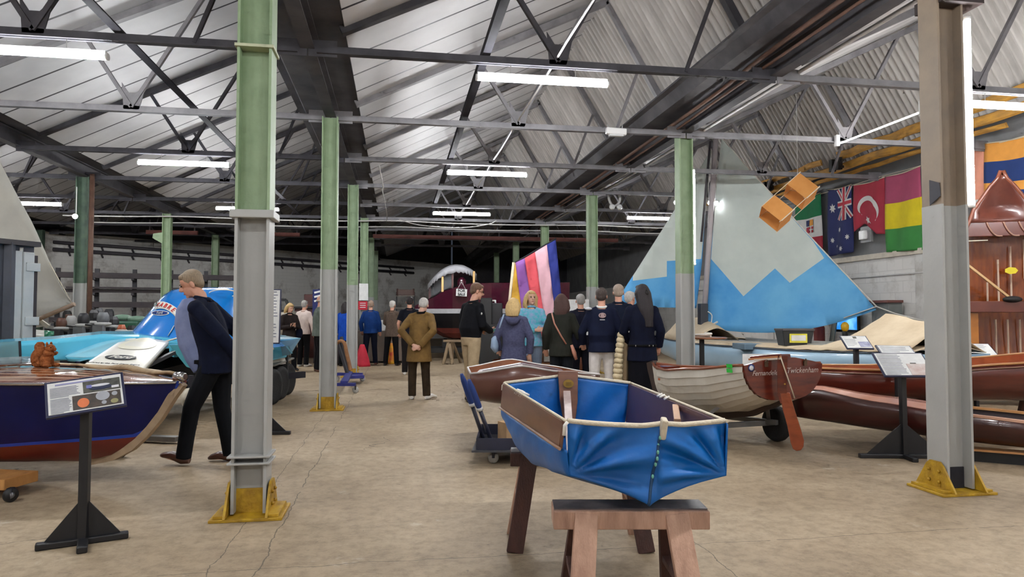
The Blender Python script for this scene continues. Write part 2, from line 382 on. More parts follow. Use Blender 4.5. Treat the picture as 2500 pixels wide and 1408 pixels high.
pipe('rusty_pipe', curve_pts([(XR - .22, 2, 4.42), (XR - .24, 7, 4.40), (XR - .20, 9, 4.36), (XR - .26, 13, 4.30), (XR - .22, 17, 4.32), (XR - .24, 24, 4.34)]), .028, M_brown_pipe, 'thick rusty brown cable pipe sagging along the right valley beam', 'pipe')
pipe('rusty_pipe', curve_pts([(XR - .15, 2, 4.34), (XR - .17, 8, 4.30), (XR - .14, 12, 4.27), (XR - .16, 24, 4.3)]), .018, M_brown_pipe, 'thinner brown cable pipe just below the thick rusty one', 'pipe')
for j, (dx, z, r, lb) in enumerate(((.16, 4.30, .03, 'nearest the valley beam'), (.30, 4.27, .022, 'in the middle of the three'), (.44, 4.36, .026, 'farthest from the valley beam'))):
    pipe('conduit', curve_pts([(XR + dx, 2, z), (XR + dx, 8, z + .01), (XR + dx, 15, z - .02), (XR + dx, 26, z)], 5), r, M_white_pipe, 'white conduit along the right column row, ' + lb, 'conduit', 'white conduits along the right column row')
# ---- columns
M_green = mat('pale_green_paint', (146, 166, 132), .5, rgb2=(126, 148, 114), scale=4, bump=.15, bscale=25)
M_grey = mat('light_grey_paint', (168, 168, 165), .45, var=.05, scale=2, bump=.05, bscale=30)
M_tan = mat('worn_tan_paint', (150, 132, 112), .6, rgb2=(124, 112, 100), scale=2.2)
M_maroon = mat('maroon_column_paint', (88, 34, 44), .6)
M_yellow = mat('yellow_safety_paint', (196, 158, 36), .55, rgb2=(150, 112, 26), scale=9, bump=.3)
M_navygreen = mat('dark_green_paint', (88, 110, 90), .6, rgb2=(62, 80, 70), scale=4)
def column(x, y, zb, lb, up, low, top=4.2, sleeve=False, base=True, w=.225, dpt=.2, bandonly=False):
    e = empty('steel_column', (x, y, 0), lb, 'column', 'steel columns under the roof valleys')
    v = lambda z, dx=0, dy=0: (x + dx, y + dy, z)
    def H(z0, z1, ww, dd, tf, tw): return MB().isec(v(z0), v(z1), dd, ww, tf, tw, up=(1, 0, 0))
    H(zb, top, w, dpt, .018, .03).build('upper_shaft', up, e)
    H(.03, zb, w * (1.02 if not sleeve else 1.0), dpt * 1.02, .02, .03).build('lower_shaft', low, e)
    if sleeve:
        mb = MB(); mb.box(v(zb - .03), (w + .06, dpt + .05, .055)); mb.build('collar', low, e, bevel=.006)
        mb = MB()
        for zz in (.36, .405): mb.box(v(zz), (w + .05, dpt + .05, .014))
        mb.build('band', low, e, bevel=.004)
        mb = MB(); mb.box(v(3.18), (w + .03, dpt + .03, .02)); mb.build('strap', mat('pale_strap', (186, 190, 160), .6), e)
    if base:
        mb = MB(); mb.box(v(.010), (.46, .38, .02)); mb.build('base_plate', M_yellow, e, bevel=.004)
        for sx in (-1, 1):
            xx = x + sx * (w / 2 + .012); p = [(xx, y - .2, .024), (xx, y + .2, .024), (xx, y + .085, .2), (xx, y + .05, .23), (xx, y - .05, .23), (xx, y - .085, .2)]
            g = MB().prism(p if sx > 0 else p, (sx * .016, 0, 0)); g.box((xx + sx * .045, y, .03), (.07, .34, .016))
            for yy in (-.05, .05):
                for zz in (.08, .16): g.lathe([(.012, 0), (.012, .012), (.004, .018)], (xx + sx * .016, y + yy, zz), (sx, 0, 0), 8)
            g.build('gusset', M_yellow, e)
        mb = MB(); mb.box(v(.1), (w - .03, .05, .16)); mb.build('base_packing', M_yellow if x < 3 else M_steel_d, e)
    return e
ZB = 2.0
column(XL, 5.0, 2.06, 'nearest green and grey steel column, flanged collar at mid height, left of the aisle', M_green, M_grey, 4.2, True)
column(4.22, 4.80, 2.2, 'nearest right-hand column, tan above and grey below, beside the tall vertical lamp', M_tan, M_grey, 4.2, False)
for i, Y in enumerate(COLS_Y[1:6]):
    column(XL, Y, ZB, 'green and grey steel column left of the aisle, %s beyond the collared one' % (['next', 'second', 'third', 'fourth', 'fifth'][i]), M_green, M_grey, base=i < 3)
for i, Y in enumerate(COLS_Y[1:6]):
    column(XR, Y + .1, ZB, ['green and grey steel column with a vertical lamp before the blue and white sail', 'green and grey steel column behind the people in navy', 'green and grey steel column right behind the striped sail', 'distant green column seen over the striped sail', 'farthest column of the right-hand row'][i], M_green, M_grey, base=i < 2)
for i, Y in enumerate(COLS_Y[2:5]):
    column(XL - BAY, Y, 2.0, ['dark green and grey column behind the white sail on the left', 'slim green column with a bracket behind the blue racing boat', 'green and maroon column behind the walking man'][i], M_navygreen if i == 0 else M_green, [M_grey, M_green, M_maroon][i], base=False, w=.22 if i else .25)
column(XL - 2 * BAY, 25.6, 2.0, 'dim dark green column in the far left corner', M_navygreen, M_navygreen, base=False)
# bracket on the slim green column
e = [o for o in COL.objects if o.get('label', '').startswith('slim green column')][0]
MB().prism([(XL - BAY - .11, 20.8, 3.35), (XL - BAY - .36, 20.8, 3.5), (XL - BAY - .34, 20.8, 3.62), (XL - BAY - .11, 20.8, 3.66)], (0, .03, 0)).build('bracket', M_green, e)
# cap plate with dark timber block at the top of the nearest right-hand column
e = [o for o in COL.objects if o.get('label', '').startswith('nearest right-hand')][0]
MB().box((4.30, 4.80, 3.81), (.36, .3, .09)).build('cap_block', mat('dark_timber', (50, 38, 36), .7), e)
MB().prism([(4.22 - .125, 4.69, 2.26), (4.22 - .125, 4.80, 2.20), (4.22 - .125, 4.80, 2.4), (4.22 - .125, 4.70, 2.36)], (-.004, 0, 0)).build('paint_patch', mat('dark_patch', (66, 66, 74), .7), e)
# ---- fluorescent lamps
M_lamp = bpy.data.materials.new('lamp_diffuser'); M_lamp.use_nodes = True
b = M_lamp.node_tree.nodes['Principled BSDF']; b.inputs['Base Color'].default_value = (.9, .9, .9, 1); b.inputs['Emission Color'].default_value = (.97, .985, 1.0, 1)
LAMP = 170.0
b.inputs['Emission Strength'].default_value = LAMP
M_house = mat('white_lamp_housing', (225, 225, 225), .4, var=.03)
def lamp_proto(c, ax, lb, L=1.5, down=(0, 0, -1), group='tube lamps under the roof trusses', hang=True):
    c = Vector(c); e = empty('tube_lamp', c, lb, 'lamp', group); ax = Vector(ax).normalized(); dn = Vector(down)
    p, q = c - ax * L / 2, c + ax * L / 2
    rr = .042 if hang else .024
    MB().tube([p - ax * .0, q], [(rr, rr * .8)] * 2, 12, up=-dn).build('diffuser', M_lamp, e)
    MB().beam(p - dn * rr, q - dn * rr, rr * 1.2, .03, up=dn).build('housing', M_house, e)
    for s in (-1, 1): MB().tube([c + ax * s * (L / 2), c + ax * s * (L / 2 + .02)], [(rr * 1.07, rr * .88)] * 2, 12, up=-dn).build('end_cap', M_house, e)
    if hang:
        for s in (-.25, .25):
            a = c + ax * s * L - dn * .05
            MB().tube([a, a - dn * .13], .005, 6).build('hanger', M_white_pipe, e)
    return e
def lamps():
    first = None
    spec = []
    for n, Y in enumerate((-2.95, 2.35, 7.65, 12.95, 18.25)): spec.append((1.62 if Y < 12 else 1.66, Y, 4.0, ['over the aisle behind the viewer', 'over the aisle above the viewer', 'over the aisle above the blue folding dinghy, largest in view', 'over the aisle, middle one of three', 'over the aisle, smallest and lowest of three'][n]))
    for n, Y in enumerate((-2.95, 2.35, 7.65, 12.95, 18.25)): spec.append((-3.72, Y, 4.0, ['in the left bay behind the viewer', 'in the left bay above the viewer', 'over the left bay, cut by the frame edge', 'over the left bay between the frame edge and the collared column', 'over the left bay half hidden behind the collared column'][n]))
    spec.append((-8.75, 18.25, 4.0, 'over the far left bay, peeping out past the white sail'))
    spec.append((-8.75, 2.35, 4.0, 'in the far left bay beside the viewer')); spec.append((-8.75, 7.65, 4.0, 'added unseen in the far left bay beyond the left frame edge')); spec.append((-8.75, 12.95, 4.0, 'added unseen in the far left bay behind the white sail'))  # the last two are unseen lamps, added to brighten the left side
    for n, Y in enumerate((2.35, 7.65, 18.25, -1.0)): spec.append((7.72 if Y < 10 else 6.95, Y, 4.0, ['in the right bay above the viewer', 'over the right bay, right of the near tan column', 'over the right bay, left of the blue and white sail', 'added unseen in the right bay behind the viewer'][n]))  # the one behind the viewer is unseen, added to brighten the right bay
    for x, Y, z, lb in spec:
        if first is None: first = o = lamp_proto((x, Y, z), (1, 0, 0), None)
        else: o = copy_tree(first); o.location = (x, Y, z)
        o['label'] = 'lit white tube lamp ' + lb
    lamp_proto((4.22 + .17, 4.72, 2.93), (0, 0, 1), 'tall lit tube lamp standing vertically on the near tan column', 1.46, (0, -1, 0), 'vertical tube lamps on columns', False)
    lamp_proto((XR + .16, 10.4, 2.9), (0, 0, 1), 'lit tube lamp standing vertically on the column in front of the sail', 1.5, (0, -1, 0), 'vertical tube lamps on columns', False)
lamps()
M_tube2 = mat('slim_tube_glow', (252, 248, 240), .3, var=.01, emit=70.0)
# slim tube in the right bay running along the hall
e = empty('tube_lamp', (7.05, 9.3, 4.12), 'slim bare tube lamp running lengthwise in the right bay', 'lamp')
MB().tube([(7.05, 8.4, 4.12), (7.05, 10.2, 4.12)], .012, 8).build('tube', M_tube2, e)
for yy in (8.37, 10.23): MB().box((7.05, yy, 4.18), (.06, .06, .18)).build('holder', M_house, e)
# small bright spotlights
for px, py, Y, lb in ((1650, 494, 14.6, 'small bright spotlight just left of the sail column'), (1733, 495, 14.2, 'small bright spotlight against the mast of the blue sail'), (1749, 496, 14.1, 'tiny spotlight right of the mast'), (183, 528, 15.0, 'small spotlight by the dark column on the left')):
    c = onY(px, py, Y); e = empty('spotlight', c, lb, 'spotlight', 'small spotlights under the roof')
    MB().lathe([(.02, .07), (.045, .05), (.05, 0)], c, (-.15, 1, .3), 12).build('housing', M_house, e)
    MB().lathe([(.047, 0), (.03, -.012)], c, (-.15, 1, .3), 12).build('lens', M_lamp, e)
    MB().beam(c + Vector((0, .05, .04)), c + Vector((0, .05, .6)), .012, .012).build('arm', M_house, e)
# ================================================================== BOATS, FOREGROUND
class Fr:                                   # a boat's own frame on the floor: a runs aft along t, off to the side n
    def __init__(s, lat, d, tx, td):
        l = math.hypot(tx, td); s.o = (lat, d); s.t = (tx / l, td / l); s.n = (s.t[1], -s.t[0])
        if s.n[1] > 0: s.n = (-s.n[0], -s.n[1])
    def P(s, a, off, z): return G(s.o[0] + s.t[0] * a + s.n[0] * off, s.o[1] + s.t[1] * a + s.n[1] * off, z)
def interp(tab, x):
    if x <= tab[0][0]: return tab[0][1]
    for (x0, y0), (x1, y1) in zip(tab, tab[1:]):
        if x <= x1:
            t = (x - x0) / (x1 - x0) if x1 > x0 else 0; t2 = t * t * (3 - 2 * t)
            return lerp(y0, y1, t * .5 + t2 * .5)
    return tab[-1][1]
M_blue_canvas = mat('blue_canvas', (4, 98, 174), .45, rgb2=(2, 80, 150), scale=3, bump=.12, bscale=14, spec=.4)
M_dink_wood = mat('brown_varnished_ply', (128, 84, 62), .35, rgb2=(104, 66, 50), scale=4, stretch=(1, 1, 5), coat=.3)
M_plum_wood = mat('dark_plum_ply', (88, 54, 58), .4, rgb2=(72, 42, 48), scale=4, coat=.2)
M_rope = mat('cream_rope', (212, 200, 178), .8, var=.06, scale=40, bump=.3, bscale=90)
M_brass = mat('brass', (190, 150, 70), .35, .8)
M_chrome = mat('chrome', (215, 215, 218), .15, 1.0, var=.05)
M_raw = mat('weathered_timber', (202, 164, 142), .75, rgb2=(156, 120, 102), scale=3, stretch=(4, 4, .8), bump=.3)
M_rawd = mat('dark_stained_timber', (86, 52, 44), .7, rgb2=(60, 38, 34), scale=3, stretch=(4, 4, .8), bump=.3)
M_topdark = mat('scuffed_black_top', (52, 46, 50), .45, rgb2=(120, 112, 112), scale=7)
# ---- blue folding dinghy
def folding_dinghy():
    e = empty('folding_dinghy', G(.45, 3.65, .56), 'bright blue canvas folding dinghy with brown side boards and cream rope rim, on two sawhorses', 'boat')
    def c(s): return lerp(.353, .549, s), lerp(4.45, 2.85, s)
    def hw(s): return lerp(.40, .323, s)
    bz = lambda s: lerp(.755, .80, s)
    chw = [(0, .36), (.25, .372), (.5, .352), (.8, .335), (1, .318)]; chz = [(0, .64), (.25, .585), (.5, .585), (.8, .65), (1, .70)]
    kz = [(0, .575), (.3, .552), (.7, .556), (1, .585)]
    def pt(s, off, z): l, d = c(s); return G(l + off, d, z)
    # bottom canvas: from the board's lower edge on the left round to the right
    N = 28; rows = []
    for i in range(N + 1):
        s = i / N; row = []
        for sg in (-1, 1):
            seg = []
            for k in range(9):
                t = k / 8; b0 = (hw(s) + .02, bz(s)) if sg < 0 else (hw(s) + .018, .905); b1 = (interp(chw, s), interp(chz, s))
                z = lerp(b0[1], b1[1], t); fd = 1 - s ** 8; o = lerp(b0[0] if s < .97 else hw(s) + .004, b1[0], t) + .022 * fd * math.sin(PI * t) + .006 * math.sin(s * 34 + t * 6) * math.sin(PI * t) * math.sin(PI * s)
                seg.append((sg * o, z))
            for k in range(1, 7):
                t = k / 6; o = lerp(interp(chw, s), 0, t); z = lerp(interp(chz, s), interp(kz, s), t) - .012 * (1 - s ** 8) * math.sin(PI * t) + .014 * s ** 8 * math.sin(PI * t)
                seg.append((sg * o, z))
            row.append(seg)
        full = row[0] + row[1][:-1][::-1]; rows.append([pt(s, o, z) for o, z in full])
    mb = MB().loft(rows, False, False); mb.build('canvas_hull', M_blue_canvas, e, solid=.006)
    # near end panel with radiating folds
    def near(u, v):
        x = -1 + 2 * u; top = (.323 * x, .911 - .020 * (1 - x * x) + .010 * max(0, 1 - abs(x - .2) * 4)); ax = abs(x)
        zb = lerp(.585, .70, ax ** .75); bot = (.318 * x, zb)
        l = lerp(top[0], bot[0], v); z = lerp(top[1], bot[1], v); sg = -1 if x < 0.13 else 1
        cx, cz = (sg * .318, .70); r = math.hypot(l - cx, z - cz); th = math.atan2(z - cz, (l - cx) * -sg)
        f = .030 * math.sin(th * 10.5 + 1.1 * sg) * min(1, r / .16) * min(1, v * 3.5) * max(0, 1 - r / .62) * min(1, (1 - v) * 4 + .1)
        f += .012 * math.sin(th * 23 + r * 9) * min(1, r / .2) * min(1, v * 4) * max(0, 1 - r / .5) * min(1, (1 - v) * 4)
        seam = .035 * max(0, 1 - abs(x - .18 + .2 * v) * 2.2) * (.4 + .6 * v)
        return G(.549 + l, 2.85 - f - seam + .02 * (1 - v), z)
    MB().grid(near, 64, 40).build('end_panel', M_blue_canvas, e, solid=.006)
    sm = [near(.592 - .10 * v, v) for v in [i / 20 for i in range(21)]]
    mb = MB(); mb.tube([p + gdir(0, -.006) for p in sm], .006, 6); mb.build('seam', mat('dark_seam', (18, 60, 96), .7), e)
    mb = MB()
    for i in (3, 5, 7, 8, 10, 13): p = sm[i]; mb.ball(p + gdir(0, -.012) + Vector((0, 0, random.uniform(-.008, .008))), (.006, .005, .009), 8, 5)
    mb.build('stitching', mat('pale_green_thread', (120, 190, 170), .8), e)
    # far end: canvas with pleats
    def far(u, v):
        x = -1 + 2 * u; zt = .911 + .045 * (1 - abs(x)); zb = lerp(.575, .64, abs(x)); f = .012 * math.sin(x * 9 + v * 4) * math.sin(PI * v) + .05 * (1 - abs(x)) * (1 - v)
        return G(.353 + lerp(.40, .36, v) * x, 4.45 + f, lerp(zt, zb, v))
    MB().grid(far, 30, 14).build('end_panel', M_blue_canvas, e, solid=.006)
    # side boards
    for sg, m in ((-1, M_dink_wood), (1, M_plum_wood)):
        mb = MB(); rws = []
        for i in range(13):
            s = i / 12 * .972 + .005; l, d = c(s); zz = bz(s); rws.append([G(l + sg * (hw(s) - (.014 if sg > 0 else 0)), d, .912), G(l + sg * (hw(s) + (.014 if sg < 0 else 0)), d, .912), G(l + sg * (hw(s) + (.028 if sg < 0 else -.016)), d, zz), G(l + sg * (hw(s) + (.012 if sg < 0 else -.034)), d, zz - (.0 if sg < 0 else .08))])
        mb.loft(rws, True, True, smooth=False); o = mb.build('side_board', m, e)
        
        if sg < 0: MB().tube([pt(i / 12, sg * (hw(i / 12) + .032), bz(i / 12) + .006) for i in range(13)], .007, 6).build('rubbing_strip', mat('pale_worn_wood', (168, 132, 110), .5), o)
    MB().prism([pt(.985, -.34, .905), pt(.80, -.352, .80), pt(.985, -.348, .80)], gdir(.003, 0)).build('board_gusset', M_dink_wood, e)
    # far post, badge, strut
    l, d = c(0); mb = MB()
    mb.prism([G(.353 - .062, 4.44, .993), G(.353 + .066, 4.44, .993), G(.353 + .062, 4.42, .80), G(.353 + .035, 4.40, .60), G(.353 - .015, 4.40, .60), G(.353 - .05, 4.42, .80)], gdir(0, .03)); mb.build('end_post', M_dink_wood, e, bevel=.003)
    mb = MB(); ring = [G(.357 + .033 * math.cos(a), 4.418, .915 + .026 * math.sin(a)) for a in [2 * PI * k / 24 for k in range(24)]]; mb.prism(ring, gdir(0, .012)); o = mb.build('oval_badge', M_brass, e)
    mb = MB()
    for zz in (.921, .909): mb.beam(G(.357 - .017, 4.414, zz), G(.357 + .017, 4.414, zz), .004, .004)
    mb.build('badge_lettering', mat('dark_brass', (110, 84, 40), .5, .4), o)
    MB().beam(G(.345, 4.40, .865), G(.312, 3.72, .60), .045, .02).build('strut', mat('worn_white_wood', (196, 180, 176), .5, rgb2=(160, 140, 136), scale=12), e, bevel=.003)
    MB().beam(pt(.62, hw(.62) - .02, .90), pt(.80, hw(.8) - .10, .87), .03, .02).build('cleat', mat('tan_wood', (176, 134, 100), .5), e, bevel=.003)
    # rope rim
    rim = [near(u, 0) + Vector((0, 0, .006)) for u in [i / 30 for i in range(31)]]
    mb = MB().tube(rim, .011, 8); mb.build('rim_rope', M_rope, e)
    fr = [far(u, 0) + Vector((0, 0, .006)) for u in [i / 20 for i in range(21)]]
    MB().tube(fr, .010, 8).build('rim_rope', M_rope, e)
    for sg in (-1, 1): MB().tube([pt(i / 10, sg * (hw(i / 10) + .004), .917) for i in range(11)], .0065, 6).build('rim_rope', M_rope, e)
    M_cord = mat('white_cord', (232, 228, 220), .7)
    for sg, s0 in ((-1, .28), (-1, .31), (-1, .36), (-1, .39), (1, .42), (1, .45), (1, .50)):
        MB().tube([pt(s0, sg * (hw(s0) + .012), .90), pt(s0 + .01, sg * (hw(s0)), .925), pt(s0 + .02, sg * (hw(s0) - .03), .915)], .006, 6).build('lashing', M_cord, e)
    MB().tube([pt(1, -.323, .915), pt(1, -.335, .90), pt(1, -.338, .86)], .008, 6).build('rope_end', M_cord, e); MB().tube([pt(0, -.40, .915), pt(0, -.412, .90), pt(0, -.415, .87)], .008, 6).build('rope_end', M_cord, e)
    tb = near(.60, 0)
    MB().box(tb + Vector((0, 0, -.012)) + gdir(0, -.012), (.026, .05, .085), Euler((.25, .1, -R(YAW)))).build('rim_tab', M_rope, e, bevel=.008)
folding_dinghy()
def sawhorse(lat, d, hwid, h, splay, spread, m, md, lb, inner):
    e = empty('sawhorse', G(lat, d, 0), lb, 'sawhorse', 'sawhorses under the blue folding dinghy')
    MB().beam(G(lat - hwid, d, h - .042), G(lat + hwid, d, h - .042), .165, .075).build('top_beam', m, e, bevel=.005)
    MB().beam(G(lat - hwid + .004, d + .012, h - .002), G(lat + hwid - .004, d + .012, h - .002), .14, .006).build('worn_top', M_topdark, e)
    for sx in (-1, 1):
        for sd in (-1, 1):
            p = G(lat + sx * inner, d + sd * .065, h - .02); q = G(lat + sx * (inner + splay), d + sd * spread, 0)
            MB().beam(p, q, .095, .042, up=gdir(0, sd)).build('leg', m if sd < 0 else md, e, bevel=.004)
        p = G(lat + sx * (inner + splay * .45), d - .12, h * .52); q = G(lat + sx * (inner + splay * .45), d + .12, h * .52)
        MB().beam(p, q, .09, .028, up=(0, 0, 1)).build('brace', md, e, bevel=.003)
sawhorse(.49, 2.96, .32, .552, .055, .27, M_raw, M_rawd, 'pale worn wooden sawhorse under the near end of the blue folding dinghy', .185)
sawhorse(.39, 4.18, .40, .545, .09, .17, M_rawd, M_raw, 'dark stained wooden sawhorse under the far end of the blue folding dinghy', .285)
# ---- brown plywood dinghy behind, on a navy trolley
M_brn = mat('reddish_brown_hull', (110, 72, 62), .3, rgb2=(92, 56, 48), scale=3, coat=.4)
def brown_dinghy():
    e = empty('plywood_dinghy', G(.4, 7.6, .42), 'reddish brown plywood dinghy with a pale rim behind the blue folding dinghy', 'boat')
    f = Fr(-.46, 7.5, 1, .10); L = 1.42
    bb = [(0, .42), (.4, .52), (.9, .42), (1.42, .02)]; zg = [(0, .755), (.5, .835), (.9, .77), (1.42, .70)]; zk = [(0, .47), (.3, .42), (1.0, .42), (1.3, .5), (1.42, .66)]
    def sec(a, ins=0.0):
        b = max(interp(bb, a) - ins, .005); g = interp(zg, a); k = interp(zk, a) + ins; out = []
        for i in range(15):
            th = PI * i / 14; x = math.cos(th); o = math.copysign(abs(x) ** .55, x) * b; z = g - (g - k) * abs(math.sin(th)) ** .75
            out.append(f.P(a, o, z))
        return out
    st = [L * i / 22 for i in range(23)]
    mb = MB().loft([sec(a) for a in st], False, False); r0 = sec(0); mb.add(r0, [list(range(15))]); mb.build('hull', M_brn, e, solid=.01)
    MB().loft([sec(a, .016) for a in st[:-1]], False, False).build('inner_skin', mat('warm_inner_ply', (150, 92, 58), .4, rgb2=(124, 72, 46)), e)
    rim = [f.P(a, interp(bb, a), interp(zg, a)) for a in st] + [f.P(a, -interp(bb, a), interp(zg, a)) for a in st[::-1]]
    MB().tube(rim + [rim[0]], .011, 6).build('rim', mat('pale_grey_rim', (206, 200, 198), .4), e)
    p = [f.P(.06, .40, .765), f.P(.5, .51, .84), f.P(.95, .40, .775), f.P(.95, .30, .785), f.P(.56, .33, .865), f.P(.10, .24, .78)]
    MB().prism(p, (0, 0, -.012)).build('side_deck', M_plum_wood, e)
    MB().prism([f.P(.12, .37, .775), f.P(.5, .47, .85), f.P(.9, .38, .79), f.P(.5, .43, .853)], (0, 0, .008)).build('trim_strip', mat('silver_strip', (190, 184, 190), .25, .4), e)
    MB().box(f.P(.8, 0, .60), (.25, .9, .02), Euler((0, 0, -R(YAW)))).build('thwart', M_brn, e)
brown_dinghy()
M_navy = mat('navy_steel', (38, 42, 62), .4, rgb2=(28, 30, 46), scale=4)
def trolley():
    e = empty('boat_trolley', G(.15, 6.7, 0), 'navy steel boat trolley with two blue padded uprights beside the blue dinghy', 'trolley')
    mb = MB(); x0, x1, y0, y1 = -.31, .75, 6.28, 7.10
    for p, q in (((x0, y0), (x1, y0)), ((x0, y1), (x1, y1)), ((x0, y0), (x0, y1)), ((x1, y0), (x1, y1))): mb.beam(G(*p, .19), G(*q, .19), .02, .11)
    mb.build('tray_wall', M_navy, e)
    MB().prism([G(x0 - .05, y0 - .03, .125), G(x1, y0 - .03, .125), G(x1, y1, .125), G(x0 - .02, y1, .125)], (0, 0, .018)).build('tray', mat('grey_tray', (70, 72, 80), .4), e)
    for x, y in ((-.17, 6.40), (.62, 6.40), (-.2, 7.0), (.62, 7.0)):
        c = G(x, y, .05); w = MB().lathe([(.018, -.018), (.048, -.016), (.05, 0), (.048, .016), (.018, .018)], c, gdir(.35, 1), 20).build('castor', mat('pale_castor', (188, 186, 182), .5), e)
        MB().beam(c + Vector((0, 0, .0)), c + Vector((0, 0, .08)), .05, .03).build('castor_fork', M_navy, w)
    for (tx, ty, b) in ((-.466, 6.45, -.255), (-.39, 6.32, -.175)):
        z1 = .805 if tx < -.4 else .765; p = G(b, 6.62 if tx < -.4 else 6.5, .14); q = G(tx, ty, z1)
        u = MB().tube([p, p.lerp(q, .55)], .024, 8, sq=.7).build('upright', M_navy, e)
        MB().tube([p.lerp(q, .57), p.lerp(q, .62), p.lerp(q, .9), q], [.028, .036, .034, .018], 10, sq=.75).build('blue_pad', mat('blue_foam', (30, 58, 124), .7, var=.1), u)
        MB().tube([p.lerp(q, .54), p.lerp(q, .585)], .034, 8, sq=.8).build('collar', mat('white_tape', (205, 205, 205), .6), u)
    for x, y in ((.1, 6.95), (.62, 6.95)): MB().beam(G(x, y, .13), G(x, 7.45, .43), .05, .05).build('cradle_arm', M_navy, e)
    MB().beam(G(-.1, 7.45, .41), G(.9, 7.5, .41), .06, .05).build('cradle_bar', M_navy, e)
    return e
trolley()
for px, py, d, sz, lb in ((1228, 1073, 6.5, (.055, .05, .05), 'small pale wooden block in the navy trolley tray'), (1236, 1052, 6.75, (.10, .16, .17), 'tilted pale wood offcut in the navy trolley tray')):
    c = at(px, py, d); c.z = .145 + sz[2] / 2
    tag(MB().box(c, sz, Euler((0, 0, .4))).build('wood_block', mat('pale_wood', (196, 158, 116), .6), bevel=.004), lb, 'wood block')
